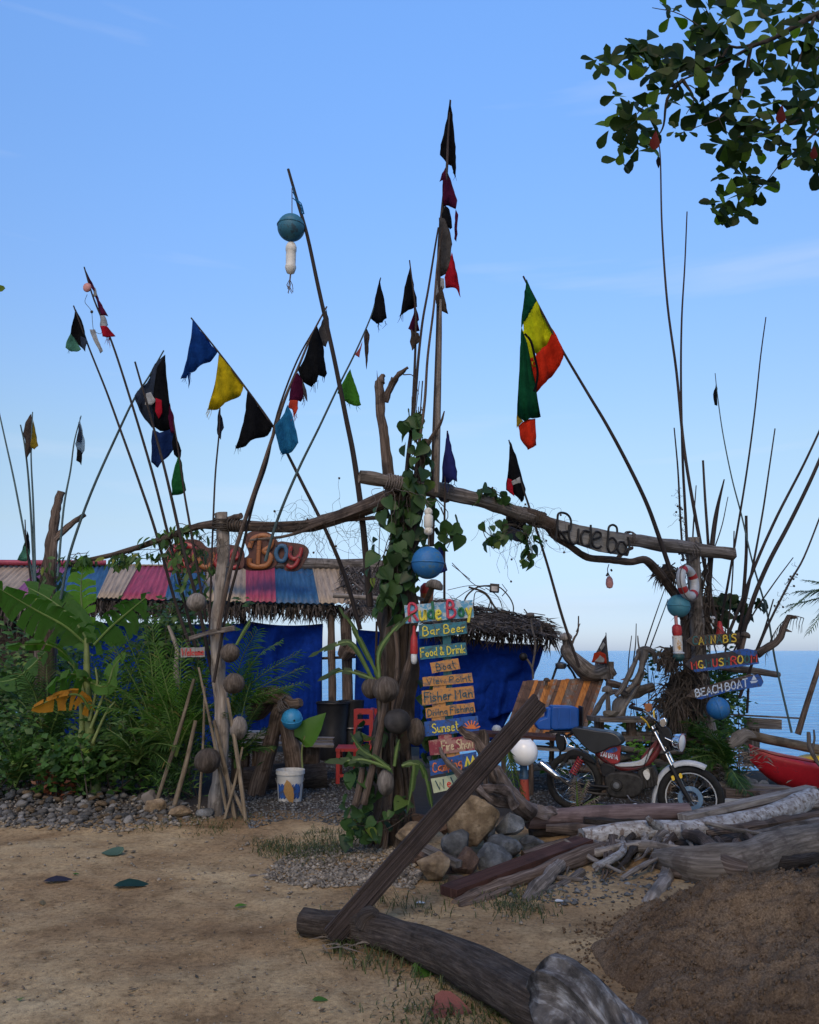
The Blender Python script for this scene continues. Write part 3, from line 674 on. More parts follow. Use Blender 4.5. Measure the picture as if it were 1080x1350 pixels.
# ------------------------------------------------------------ hand lettering
GL = {'R': "03 0c 4c 6a 58 07/37 63", 'A': "03 3c 63/16 56", 'B': "03 0c 3c 5a 48 08/48 66 54 33 03", 'C': "5b 3c 1b 08 05 14 33 54", 'D': "03 0c 2c 5a 67 55 23 03",
 'F': "03 0c 5c/08 48", 'G': "5b 3c 1b 08 05 14 33 53 57 37", 'H': "03 0c/53 5c/08 58", 'M': "03 0c 37 6c 63", 'N': "03 0c 53 5c", 'O': "3c 1b 07 14 33 54 67 5b 3c",
 'P': "03 0c 4c 5a 48 07", 'S': "5b 3c 1b 09 38 56 54 33 04", 'T': "33 3c/0c 6c", 'U': "0c 05 13 43 55 5c", 'V': "0c 33 6c", 'W': "0c 23 4a 63 8c", 'Y': "0c 37 6c/37 33", 'E': "5c 0c 03 53/08 48",
 'I': "03 0c", 'K': "0c 03/5c 07 53",
 'a': "47 28 06 14 34 46/48 43 53", 'b': "0c 03/06 38 56 43 13 04", 'd': "47 28 06 14 34 46/4c 43", 'e': "06 46 38 18 05 13 44", 'g': "47 28 06 14 34 46/48 41 20 01", 'h': "0c 03/06 28 47 43",
 'i': "08 03/0a 0b", 'k': "0c 03/48 05 43", 'l': "0c 03", 'm': "03 08/07 18 27 23/27 38 47 43", 'n': "03 08/06 28 47 43", 'o': "28 06 14 33 45 47 28", 'p': "08 00/06 28 47 44 23 04",
 'r': "03 08/06 28 38", 's': "47 18 06 35 44 13 04", 't': "1c 14 33/09 39", 'u': "08 04 13 34 48/48 43", 'v': "08 23 48", 'w': "08 13 27 43 58", 'c': "47 28 06 14 34 44", 'y': "08 24/48 10", '&': "53 0a 1c 3b 16 04 23 56", '.': "03 04", ' ': ""}
ANG = set("AFHIMNTVWYEKLkxwvilz")
def chaikin(p, n=2):
    for _ in range(n):
        q = [p[0]]
        for i in range(len(p) - 1): q += [p[i] * .75 + p[i + 1] * .25, p[i] * .25 + p[i + 1] * .75]
        p = q + [p[-1]]
    return p
def layout(text, jit=.25, seed=1):
    rr = random.Random(seed); x = 0; out = []
    for ch in text:
        g = GL[ch]; mxx = 2
        strokes = []
        if g:
            dy = rr.uniform(-jit, jit); sc_ = rr.uniform(.95, 1.06)
            mxx = max(int(p[0], 16) for s_ in g.split('/') for p in s_.split())
            for s_ in g.split('/'):
                pts = [Vector((int(p[0], 16) * sc_, (int(p[1], 16) - 3) * sc_ + dy)) for p in s_.split()]
                pts = [Vector((p.x + x, p.y)) for p in pts]
                if ch not in ANG and len(pts) > 2: pts = chaikin(pts)
                strokes.append(pts)
        out.append((ch, strokes, x, mxx)); x += mxx + (2.0 if g else 1.0)
    return out, x - 2
def lettering(text, mapf, parent, mat, u0, u1, v0, v1, pen=.5, thick=.004, jit=.25, seed=1, cols=None, tube=False, name='lettering'):
    """strokes laid on a surface; mapf(u, v, off) -> world; u0..u1 text span, v0 baseline, v1 cap height"""
    lay, W = layout(text, jit, seed); objs = []
    su = (u1 - u0) / W; svv = (v1 - v0) / 9
    mb = MB(); 
    for idx, (ch, strokes, x, wd) in enumerate(lay):
        if not strokes: continue
        if cols: mb = MB()
        for pts in strokes:
            W_ = [mapf(u0 + p.x * su, v0 + p.y * svv, 0) for p in pts]
            nrm = (mapf(u0, v0, 1) - mapf(u0, v0, 0)).normalized()
            unit = (mapf(u0, v0 + 9 * svv, 0) - mapf(u0, v0, 0)).length / 9
            hw = pen * unit
            if tube:
                W_ = [p + nrm * hw * .8 for p in W_]; mb.tube(W_, hw, 6); continue
            # merge into a ribbon with rounded joins
            b0 = len(mb.v)
            for i, p in enumerate(W_):
                d = (W_[min(i + 1, len(W_) - 1)] - W_[max(i - 1, 0)]).normalized(); sd_ = d.cross(nrm).normalized() * hw * (1 + .18 * math.sin(i * 1.7 + idx))
                ext = d * hw * .6 * (-1 if i == 0 else (1 if i == len(W_) - 1 else 0))
                mb.v += [p + ext - sd_ + nrm * thick, p + ext + sd_ + nrm * thick, p + ext - sd_ - nrm * .001, p + ext + sd_ - nrm * .001]
            for i in range(len(W_) - 1):
                a = b0 + i * 4; c = a + 4
                mb.face((a, a + 1, c + 1, c)); mb.face((a + 2, a, c, c + 2)); mb.face((a + 1, a + 3, c + 3, c + 1))
        if cols:
            objs.append(mb.build('letter', cols[idx % len(cols)], parent, tube))
    if not cols: objs.append(mb.build(name, mat, parent, tube))
    return objs
def board(parent, quad, Y, mat, thick=.02, tilt=0.0, ragged=.5, yr=None, name='board', label=None):
    """quad of photo corners TL, TR, BR, BL; returns (object, map function)"""
    ys_ = yr or (Y, Y, Y, Y)
    q = [P(quad[i][0], quad[i][1], ys_[i]) for i in range(4)]
    tl, tr, br, bl = q
    nrm = (bl - tl).cross(tr - tl).normalized()
    if nrm.y > 0: nrm = -nrm
    rr = random.Random(int(quad[0][0] * 13 + quad[0][1]))
    def edge(a, b, n):
        out = []
        for i in range(n):
            p = a.lerp(b, i / n); 
            if i: p = p + (tl - bl).normalized() * rr.uniform(-.003, .003) * ragged * 2
            out.append(p)
        return out
    outline = edge(tl, tr, 6) + edge(tr, br, 2) + edge(br, bl, 6) + edge(bl, tl, 2)
    mb = MB(); mb.prism(outline, -nrm * thick); o = mb.build(name, mat, parent, False)
    if label: o['label'] = label
    def mapf(u, v, off=0): return bl.lerp(br, u).lerp(tl.lerp(tr, u), v) + nrm * (off + .0015)
    return o, mapf

# main sign post
BY = 7.0
sp = T('signpost', 'signpost stacked with hand painted boards from Rude Boy down to Welcome beside the trunk', 'signpost', P(600, 1112, BY + .08).xy.to_3d())
bl_ = paint('board blue', (.02, .16, .38), .7, (.08, .10, .12), 24, .9); bt_ = paint('board teal', (.02, .14, .20), .7, (.03, .07, .08), 24, .9); bo_ = paint('board orange', (.42, .20, .06), .75, (.22, .13, .08), 24, .9)
br_ = paint('board red', (.20, .03, .05), .75, (.30, .16, .14), amt=1.0); bw_ = paint('board pale green', (.42, .48, .34), .75, (.3, .3, .2)); bdb = paint('board deep blue', (.012, .08, .33), .7, (.03, .05, .12), 24, .9)
bsky = paint('board light blue', (.08, .27, .46), .7, (.35, .42, .48), 22, 1.0)
ly = paint('letter yellow', (.55, .48, .05), .6, (.35, .28, .04)); lt = paint('letter teal', (.01, .06, .09), .6, (.02, .05, .06)); lr = paint('letter red', (.55, .04, .03), .6, (.3, .03, .03))
lcr = paint('letter cream', (.50, .40, .26), .6); lwh = paint('letter white', (.50, .58, .68), .6); lor = paint('letter orange', (.62, .16, .04), .6); lgr = paint('letter green', (.01, .13, .06), .6); lbk = paint('letter dark', (.01, .03, .03), .6)
lpk = paint('letter pink red', (.45, .04, .08), .6); lye = paint('letter warm yellow', (.62, .44, .04), .6)
mb = MB(); mb.bar(P(596, 1115, BY + .05), P(588, 800, BY + .05), .07, .05, (0, 1, 0)); mb.build('post', grain('painted post', [(.02, .10, .12), (.04, .14, .17), (.09, .18, .2)], patch=.2), sp, False)
for (x0, y0, x1, y1, mt) in [(580, 895, 578, 950, bo_), (585, 950, 588, 985, br_), (596, 985, 600, 1010, bo_)]:
    mb = MB(); mb.bar(P(x0, y0, BY + .018), P(x1, y1, BY + .018), .11, .02, (0, 1, 0)); mb.build('backing', mt, sp, False)
boards = [
 ([(533, 798), (623, 791), (625, 814), (535, 822)], bsky, None, None, .0),
 ([(552, 824), (615, 819), (616, 835), (553, 842)], bt_, 'Bar Beer', ly, .08),
 ([(553, 853), (614, 847), (616, 863), (554, 870)], bt_, 'Food & Drink', ly, .02),
 ([(567, 874), (604, 868), (607, 882), (570, 888)], bo_, 'Boat', lt, .18),
 ([(557, 893), (622, 887), (624, 900), (558, 905)], bo_, 'View Point', lt, .08),
 ([(556, 911), (624, 904), (626, 921), (557, 930)], bo_, 'Fisher Man', lt, .05),
 ([(561, 934), (625, 926), (627, 939), (562, 947)], bo_, 'Diving Fishing', lt, .04),
 ([(559, 952), (630, 944), (632, 963), (561, 971)], bdb, 'Sunset', ly, .14),
 ([(565, 977), (624, 969), (627, 989), (567, 996)], br_, 'Fire Show', lcr, .28),
 ([(566, 1004), (628, 991), (630, 1009), (568, 1023)], bdb, 'Camping', lor, .06),
 ([(568, 1027), (612, 1019), (622, 1034), (572, 1046)], bw_, 'Welcome', lt, .12)]
for i, (q, mt, tx, lm, u0) in enumerate(boards):
    o, mf = board(sp, q, BY - .003 * (i % 3), mt, .018)
    u1 = .96
    if tx == 'Sunset': u1 = .62
    if tx == 'Camping': u1 = .66
    if tx == 'Boat': u1 = .84
    if tx: 
        if tx == 'Welcome':
            lettering(tx, mf, o, None, u0, 1.25, .16, .82, .55, cols=[lt, lr, lt, lgr], seed=i, name='letter')
        else: lettering(tx, mf, o, lm, u0, u1, .18, .84, .55, seed=i)
    if i == 0:
        lettering('Rude Boy', mf, o, None, .06, .97, .06, 1.02, .75, cols=[lpk, ly, lgr, ly, lr, lpk, lgr, ly], tube=True, jit=.4, seed=5)
    if tx == 'Sunset':
        mb = MB()
        c0 = mf(.86, .12, .004)
        for k in range(7):
            a = R(20 + k * 23.3); d = Vector((math.cos(a), -.0, math.sin(a))); mb.bar(c0 + d * .035, c0 + d * .075, .009, .004, (0, 1, 0))
        mb.build('sun_rays', lor, o, False)
        mb = MB(); mb.prism([c0 + Vector((.04 * math.cos(R(a)), 0, .04 * math.sin(R(a)))) for a in range(8, 180, 18)], (0, .004, 0)); mb.build('sun', lor, o, False)
    if tx == 'Camping':
        for k in (0, 1):
            c0 = .72 + k * .12; mb = MB(); mb.prism([mf(c0, .12, .002), mf(c0 + .15, .12, .002), mf(c0 + .075, .85, .002)], (0, -.004, 0)); mb.build('tent', ly, o, False)
            mb = MB(); mb.prism([mf(c0 + .05, .12, .007), mf(c0 + .1, .12, .007), mf(c0 + .075, .5, .007)], (0, -.003, 0)); mb.build('tent_door', lor if k else lgr, o, False)
# bottle and coconut shell on top of the sign, red float hanging left of it
def uprod(px, y0, y1, Y, r, mat, name, label, cat): pass
cs = T('mushroom_ornament', 'mushroom made of a stick and half coconut shell above the Rude Boy board', 'ornament', P(560, 790, 7.35))
mb = MB(); mb.tube(PL([(561, 795, 7.35), (571, 772, 6.95)]), [.022, .026], 8); mb.build('stalk', M['bamboo'], cs)
mb = MB(); mb.lathe(P(572, 776, 6.95), [(.0, .005), (.07, 0), (.078, .01), (.07, .045), (.04, .072), (0, .08)], (.25, 0, 1), 18); mb.build('cap', M['coconutpale'], cs)
bt = T('float', 'dark bottle shaped float with a red shoulder above the Rude Boy board', 'float', P(560, 792, 7.5))
mb = MB(); mb.tube(PL([(562, 800, 7.5), (563, 782, 7.5)]), .06, 14); mb.build('lower_body', M['orange'], bt)
mb = MB(); mb.lathe(P(563, 783, 7.5), [(.06, 0), (.065, .03), (.06, .07), (.03, .10), (0, .10)], n=16); mb.build('red_shoulder', M['floatred'], bt)
mb = MB(); mb.bar(P(535, 783, 7.45), P(562, 792, 7.45), .03, .05, (0, 1, 0)); one(mb, 'wood_block', M['greyboard'], 'short grey wooden block nailed to the trunk above the Rude Boy board', 'block', smooth_=False)
fl = T('float', 'red hanging float with a clear end, left of the Bar Beer board', 'float', P(546, 874, 6.95))
mb = MB(); mb.lathe(P(546, 862, 6.95), [(.03, 0), (.033, .03), (.028, .13), (.014, .17), (.012, .23), (0, .235)], n=14); mb.build('body', M['floatred'], fl)
mb = MB(); mb.lathe(P(546, 876, 6.95), [(0, 0), (.018, .006), (.026, .03), (.026, .09), (.02, .10)], n=14); mb.build('end_cap', M['clear'], fl)

# ------------------------------------------------------------ driftwood arch
arch = T('driftwood_arch', 'driftwood gateway of two posts, a forked trunk and long rope bound beams', 'arch', G(515, 1110).xy.to_3d())
def limb(name, pts, rads, mat, parent=arch, n=12, rough=.18, seed=1, Y=None, sm=5, groove=.12, hollow=0.0, label=None):
    mb = MB(); mb.tube(smooth(PL(pts, Y), sm), rads, n, rough, seed, groove=groove, hollow=hollow)
    o = mb.build(name, mat, parent)
    if label: o['label'] = label
    return o
limb('post', [(283, 1082, 8.3), (291, 1000, 8.3), (292, 930, 8.32), (287, 880, 8.3), (286, 820, 8.3), (290, 780, 8.3), (295, 730, 8.3), (292, 676, 8.3)], [.078, .07, .068, .066, .064, .062, .066, .062], M['driftpale'], seed=2, n=14)
limb('post', [(938, 1010, 9.9), (928, 930, 9.8), (922, 860, 9.7), (917, 790, 9.6), (914, 708, 9.5)], [.10, .09, .085, .08, .07], M['drift'], seed=3)
limb('post', [(928, 1000, 9.95), (912, 900, 9.8), (905, 820, 9.8), (900, 770, 9.7)], [.09, .08, .06, .05], M['driftbrown'], seed=13)
limb('beam', [(96, 742, 9.6), (150, 731, 9.3), (210, 712, 8.8), (262, 694, 8.5), (300, 692, 8.3), (360, 695, 8.1), (410, 692, 7.9), (455, 679, 7.6), (500, 662, 7.35), (545, 645, 7.25)], [.025, .03, .035, .04, .055, .055, .06, .075, .08, .085], M['driftbrown'], seed=4)
limb('beam_branch', [(300, 686, 8.35), (318, 680, 8.2)], [.035, .03], M['driftbrown'], seed=41)
limb('beam_branch', [(330, 690, 8.1), (420, 688, 7.8), (500, 682, 7.4), (530, 678, 7.3)], [.012, .014, .02, .02], M['driftbrown'], seed=5, n=7)
limb('beam_branch', [(330, 712, 8.1), (380, 706, 7.95), (430, 688, 7.7)], [.012, .016, .02], M['driftbrown'], seed=6, n=7)
limb('beam', [(548, 640, 7.25), (590, 650, 7.5), (640, 662, 7.8), (700, 682, 8.2), (760, 700, 8.6), (830, 712, 9.0), (900, 722, 9.4), (966, 731, 9.6)], [.075, .075, .07, .07, .065, .07, .075, .075], M['drift'], seed=7, n=14, hollow=.02)
limb('beam', [(474, 628, 7.0), (500, 632, 7.05), (545, 641, 7.15), (575, 650, 7.25)], [.055, .06, .058, .05], M['drift'], seed=8, n=14, hollow=.10, label='short hollow end of the beam, bound with rope')
limb('branch', [(690, 676, 8.15), (722, 690, 8.3), (735, 708, 8.4), (752, 720, 8.45), (775, 735, 8.6), (800, 737, 8.7), (830, 741, 8.9), (850, 738, 9.0), (866, 752, 9.1), (880, 770, 9.25), (893, 788, 9.4), (902, 815, 9.5)], [.07, .075, .05, .035, .035, .04, .04, .045, .05, .05, .06, .05], M['driftbrown'], seed=9)
limb('branch', [(812, 740, 8.8), (822, 728, 8.8), (834, 722, 8.85)], [.03, .02, .018], M['driftbrown'], seed=91, n=7)
# forked trunk
limb('trunk', [(512, 1118, 7.3), (514, 1060, 7.3), (518, 980, 7.3), (524, 900, 7.3), (524, 820, 7.3), (530, 740, 7.3), (537, 660, 7.3)], [.17, .14, .14, .14, .135, .115, .10], M['trunk'], seed=10, n=20, rough=.35, groove=.5, sm=8)
for k in range(16):
    a = k / 16 * 6.28; dx = 19 * math.cos(a); dy = .17 * math.sin(a)
    b0 = (515 + dx * 1.5 + rnd(-12, 8), 1120 - 8 * math.sin(a), 7.2 + dy * 1.3); top = rnd(690, 860)
    pts = [b0] + [(519 + dx + rnd(-6, 6), 1120 - (1120 - top) * i / 5, 7.3 + dy * (1 - .04 * i)) for i in range(1, 6)]
    limb('root_stem', pts, [rnd(.02, .03), .022, .018, .015, .01], M['trunk'] if k % 3 else M['driftbrown'], seed=50 + k, n=7, sm=3)
limb('limb', [(517, 655, 7.2), (512, 620, 7.2), (507, 580, 7.2), (502, 540, 7.2), (501, 502, 7.2)], [.055, .05, .045, .04, .038], M['driftbrown'], seed=11, rough=.25)
limb('limb', [(508, 530, 7.2), (514, 512, 7.18), (524, 496, 7.15), (538, 484, 7.12)], [.03, .03, .025, .012], M['driftbrown'], seed=12, rough=.4)
limb('limb', [(502, 505, 7.2), (503, 498, 7.2), (507, 494, 7.2)], [.038, .03, .012], M['driftbrown'], seed=14, rough=.5)
limb('limb', [(512, 518, 7.2), (515, 505, 7.2), (517, 497, 7.2)], [.02, .015, .006], M['driftbrown'], seed=15, rough=.4)
limb('twig', [(532, 494, 7.13), (545, 496, 7.1), (552, 520, 7.1)], [.006, .005, .003], M['twig'], seed=16, n=5)
limb('twig', [(498, 502, 7.2), (497, 488, 7.2)], [.006, .001], M['twig'], seed=17, n=5)
limb('limb', [(545, 655, 7.2), (553, 620, 7.2), (561, 590, 7.2), (564, 580, 7.2)], [.045, .045, .04, .035], M['driftbrown'], seed=18)
limb('limb', [(562, 588, 7.2), (572, 572, 7.15), (581, 558, 7.1), (586, 542, 7.1)], [.02, .018, .014, .006], M['driftbrown'], seed=19, n=8)
limb('leaning_limb', [(518, 965, 7.05), (529, 912, 7.0), (540, 872, 7.0), (547, 834, 7.1)], [.03, .035, .03, .03], M['driftbrown'], seed=20)
# rope lashings
def lash(parent, c0, c1, r, turns, seed, mat=None, tr=.008, name='rope_lashing', loose=0):
    c0 = Vector(c0); c1 = Vector(c1); ax = (c1 - c0).normalized(); a = ax.cross(Vector((0, 0, 1))).normalized(); b = ax.cross(a); pts = []
    rr = random.Random(seed)
    for i in range(turns * 10):
        th = i / 10 * 6.283; p = c0.lerp(c1, i / (turns * 10)) + (a * math.cos(th) + b * math.sin(th)) * (r + rr.uniform(0, .006)) + ax * rr.uniform(-.006, .006)
        pts.append(p)
    mb = MB(); mb.tube(pts, tr, 5)
    for k in range(loose):
        p = c0.lerp(c1, rr.random()) + Vector((rr.uniform(-.05, .05), rr.uniform(-.1, 0), -r)); q = [p]
        d = Vector((rr.uniform(-1, 1), rr.uniform(-.4, .2), rr.uniform(-1, .2)))
        for _ in range(6):
            d = (d + Vector((rr.uniform(-.7, .7), rr.uniform(-.4, .4), rr.uniform(-.9, .4)))).normalized(); q.append(q[-1] + d * rr.uniform(.03, .08))
        mb.tube(smooth(q, 3), .0022, 4)
    return mb.build(name, mat or M['rope'], parent)
lash(arch, P(508, 634, 7.05), P(542, 641, 7.13), .064, 11, 1, loose=8)
lash(arch, P(585, 649, 7.48), P(592, 651, 7.52), .08, 3, 2)
lash(arch, P(292, 700, 8.3), P(293, 684, 8.3), .092, 6, 3, M['twig'], loose=10)
lash(arch, P(300, 692, 8.28), P(322, 694, 8.22), .06, 6, 4, M['twig'], loose=6)
lash(arch, P(905, 730, 9.45), P(918, 724, 9.5), .10, 4, 5, loose=3)
lash(arch, P(826, 709, 8.98), P(832, 711, 9.02), .078, 3, 6)
lash(arch, P(700, 682, 8.2), P(715, 686, 8.28), .08, 5, 7, M['twig'], loose=10)
# dry tangles hanging off the beams
mb = MB(); rr = random.Random(5)
for (x0, x1, y, Y, n) in [(340, 420, 688, 7.9, 26), (395, 500, 690, 7.6, 46), (640, 720, 690, 8.1, 46), (210, 300, 706, 8.6, 20), (560, 660, 800, 8.0, 12)]:
    for k in range(n):
        p = P(rr.uniform(x0, x1), y + rr.uniform(-12, 8), Y + rr.uniform(-.1, .1)); q = [p]; d = Vector((rr.uniform(-1, 1), 0, rr.uniform(-1, .5)))
        for _ in range(rr.randint(5, 10)):
            d = (d * .8 + Vector((rr.uniform(-.8, .8), rr.uniform(-.3, .3), rr.uniform(-.9, .55)))).normalized(); q.append(q[-1] + d * rr.uniform(.04, .09))
        mb.tube(smooth(q, 3), .0016, 3)
        if rr.random() < .2: mb.ball(q[-1], .012, 5, 4)
tag(mb.build('dry_tendrils', M['twig'], arch), kind='stuff')

# ------------------------------------------------------------ leaves
def leaf_mesh(kind, var=0):
    rr = random.Random(hash(kind) % 100 + var); 
    prof = dict(heart=[(0, .0), (-.10, .30), (.06, .46), (.30, .47), (.58, .34), (.82, .15), (1.02, 0)],
                obov=[(0, 0), (.12, .07), (.35, .17), (.62, .30), (.82, .30), (.96, .15), (1.0, 0)],
                oval=[(0, 0), (.15, .14), (.38, .22), (.62, .20), (.85, .10), (1.0, 0)])[kind]
    n = len(prof); v = []; f = []
    bend = rr.uniform(.08, .22); fold = rr.uniform(.15, .45); tw = rr.uniform(-.15, .15)
    for (y, x) in prof: v.append((0, max(0, y) if x == 0 else y, -bend * y * y))
    for sgn in (1, -1):
        for (y, x) in prof[1:-1]:
            xx = x * sgn * rr.uniform(.92, 1.08); v.append((xx, y, abs(xx) * fold - bend * y * y + tw * xx * y))
    m_ = n - 2
    for si, sgn in enumerate((1, -1)):
        o = n + si * m_
        side = [0] + [o + i for i in range(m_)] + [n - 1]
        for i in range(n - 1):
            q = [i, side[i], side[i + 1], i + 1]; q2 = []
            for t in q:
                if t not in q2: q2.append(t)
            if len(q2) >= 3: f.append(tuple(q2 if sgn == 1 else q2[::-1]))
    me = bpy.data.meshes.new('leaf'); me.from_pydata(v, [], f); me.polygons.foreach_set('use_smooth', [True] * len(f)); return me
LEAF = {k: [leaf_mesh(k, i) for i in range(3)] for k in ('heart', 'obov', 'oval')}
def with_mat(me, mat):
    key = (me.name, mat.name)
    if key not in WM: c = me.copy(); c.materials.clear(); c.materials.append(mat); WM[key] = c
    return WM[key]
WM = {}
def put_leaf(parent, pos, dirn, nrm, size, me, mat, name='leaf', zs=1.0, ws=1.0):
    """dirn: base to tip; nrm: upper face"""
    y = Vector(dirn).normalized(); z = Vector(nrm); z = (z - y * z.dot(y)); z = z.normalized() if z.length > 1e-4 else y.orthogonal().normalized(); x = y.cross(z)
    mt = Matrix((x, y, z)).transposed().to_4x4(); mt = Matrix.Translation(Vector(pos) - root_loc(parent)) @ mt @ Matrix.Diagonal((size * rnd(.85, 1.1) * ws, size, size * zs, 1))
    o = bpy.data.objects.new(name, with_mat(me, mat)); COL.objects.link(o); o.parent = parent; o.matrix_local = mt
    return o
def vine(label, paths, n, spread, size, mat, stems=True, hang=.8, loc=None, kind='heart', rad=None, seed=1, cat='vine'):
    """climber along pixel paths; spread in metres round the path"""
    rr = random.Random(seed); pts = []
    for p in paths: pts.append(smooth(PL(p), 6))
    root = T('climbing_vine', label, cat, loc or pts[0][0])
    mb = MB()
    for q in pts:
        for s_ in range(3):
            j = [p + Vector((rr.uniform(-1, 1), -abs(rr.uniform(0, 1)), rr.uniform(-1, 1))) * spread * .6 for p in q[::3]]
            if len(j) > 1: mb.tube(smooth(j, 3), .004, 4)
    mb.build('stem', M['twig'], root)
    lens = [sum((q[i + 1] - q[i]).length for i in range(len(q) - 1)) for q in pts]
    for k in range(n):
        t = rr.random() * sum(lens); qi = 0
        while t > lens[qi] and qi < len(lens) - 1: t -= lens[qi]; qi += 1
        q = pts[qi]; i = rr.randrange(len(q) - 1); c = q[i].lerp(q[i + 1], rr.random())
        th = rr.uniform(-3.0, 3.0); rad_ = spread * (.55 + .55 * rr.random())
        out = Vector((math.sin(th), -math.cos(th), 0)); 
        if out.y > .3: out.y *= .3
        pos = c + out * rad_ + Vector((0, 0, rr.uniform(-.04, .06)))
        d = Vector((rr.gauss(0, .45), rr.gauss(-.15, .3), -hang + rr.gauss(0, .35))); nr = out + Vector((rr.gauss(0, .35), -.4, rr.gauss(.3, .3)))
        put_leaf(root, pos, d, nr, size * rr.uniform(.6, 1.25), LEAF[kind][k % 3], mat)
    return root
random.seed(21)
vine('vine of big heart shaped leaves covering the upper centre trunk', [[(545, 560, 7.1), (552, 600, 7.1), (548, 640, 7.1), (540, 690, 7.1)], [(545, 640, 7.15), (532, 700, 7.1), (522, 760, 7.1), (512, 810, 7.1)], [(548, 650, 7.1), (545, 720, 7.1), (535, 770, 7.1)], [(520, 650, 7.1), (505, 720, 7.1), (500, 780, 7.1)], [(575, 660, 7.3), (590, 690, 7.3), (596, 715, 7.3)]], 165, .12, .12, M['vine'], seed=3)
vine('thin vine with small round leaves climbing the flag poles above the trunk', [[(552, 540, 7.15), (547, 580, 7.15), (556, 500, 7.15)], [(545, 520, 7.15), (550, 560, 7.15)]], 22, .05, .085, M['vine'], seed=4)
vine('round leaved vine lying on and hanging under the right beam', [[(630, 655, 7.7), (650, 648, 7.8), (672, 662, 7.9)], [(640, 690, 7.8), (650, 715, 7.8), (668, 700, 7.9)], [(655, 690, 7.9), (690, 700, 8.0), (700, 720, 8.0), (690, 742, 8.0)]], 62, .07, .10, M['vine'], seed=5)
vine('light green creeper over the left beam and ridge sign', [[(205, 715, 8.9), (240, 700, 8.7), (268, 706, 8.6)], [(180, 735, 9.1), (150, 740, 9.3), (225, 730, 8.8)], [(235, 720, 8.7), (245, 760, 8.7), (262, 790, 8.7)], [(255, 720, 8.6), (275, 750, 8.6), (268, 800, 8.6)], [(90, 742, 9.4), (130, 738, 9.3)], [(225, 715, 8.7), (250, 735, 8.7), (262, 725, 8.7)]], 280, .14, .11, leafmat('creeper leaf', (.03, .07, .02), (.07, .14, .035), (.20, .22, .04), .4), seed=6, kind='oval')
vine('climber wrapped round the lower left stump of the hut corner trunk', [[(62, 740, 9.6), (66, 770, 9.6), (60, 800, 9.6)], [(95, 745, 9.4), (110, 730, 9.4)]], 50, .16, .10, M['vine'], seed=8, kind='oval')
vine('low green weeds round the foot of the centre trunk', [[(465, 1080, 6.9), (480, 1040, 7.0), (470, 1000, 7.0)], [(500, 1090, 6.9), (470, 1095, 6.9), (540, 1060, 7.0)], [(575, 905, 7.3), (578, 1000, 7.3)], [(480, 1010, 7.1), (500, 960, 7.1)]], 135, .13, .105, M['vine'], seed=9, hang=.3, cat='weeds')
vine('dark leafy bush behind the life ring and sign cluster', [[(930, 800, 10.3), (950, 790, 10.3), (965, 815, 10.3)], [(925, 830, 10.3), (960, 840, 10.3)], [(988, 795, 10.3), (970, 800, 10.3)]], 150, .20, .12, leafmat('dark round leaf', (.008, .02, .008), (.02, .045, .014), None, .25), seed=10, cat='bush')

# ------------------------------------------------------------ sea almond tree, upper right
AT = T('sea_almond_tree', 'sea almond tree whose leafy branches hang into the upper right corner', 'tree', Vector((5.2, 3.6, 0)))
mb = MB(); trunkp = smooth([Vector((5.2, 3.6, -.1)), Vector((5.1, 3.8, 2.0)), Vector((5.0, 4.3, 3.8)), Vector((4.6, 5.2, 5.2))], 5); mb.tube(trunkp, [.28, .22, .18, .12], 14, .15, 3)
mb.build('trunk', M['trunk'], AT)
def tb(pts, r, seed):
    mb = MB(); mb.tube(smooth(PL(pts), 4), r, 7, .15, seed); mb.build('branch', M['twig'], AT)
AY = 6.0
mb = MB(); mb.tube(smooth([Vector((4.9, 4.6, 4.4)), P(1150, 60, 5.8), P(1080, 20, 6.0)], 4), [.10, .05, .03], 8, .1, 2); mb.build('branch', M['twig'], AT)
BR = [[(1160, -20, 5.8), (1075, 20, 6), (1020, 50, 6), (990, 62, 6), (940, 90, 6), (900, 105, 6), (860, 130, 6), (840, 150, 6)],
 [(1000, 58, 6), (960, 60, 6), (900, 20, 6), (860, 10, 6)], [(940, 90, 6), (900, 85, 6), (860, 70, 6), (820, 78, 6), (790, 80, 6)],
 [(1100, 60, 6), (1080, 130, 6), (1040, 165, 6), (990, 180, 6), (960, 175, 6), (945, 150, 6)], [(1150, 120, 6), (1100, 150, 6), (1060, 190, 6), (1030, 215, 6), (1010, 240, 6), (985, 265, 6)],
 [(1010, 240, 6), (990, 235, 6), (970, 235, 6)], [(990, 62, 6), (985, 90, 6), (975, 130, 6), (950, 155, 6), (925, 165, 6), (905, 172, 6)],
 [(900, 105, 6), (880, 130, 6), (875, 165, 6), (865, 180, 6), (840, 190, 6), (820, 200, 6)], [(1075, 20, 6), (1060, 60, 6), (1050, 90, 6), (1030, 120, 6)], [(900, 105, 6), (915, 130, 6), (905, 150, 6)],
 [(960, 60, 6), (950, 75, 6), (940, 30, 6), (930, 10, 6)], [(1150, 20, 6), (1100, 60, 6), (1075, 80, 6), (1070, 110, 6)]]
for i, b_ in enumerate(BR): tb(b_, [.030, .018, .008, .004] if i == 0 else [.016, .009, .004, .003], i)
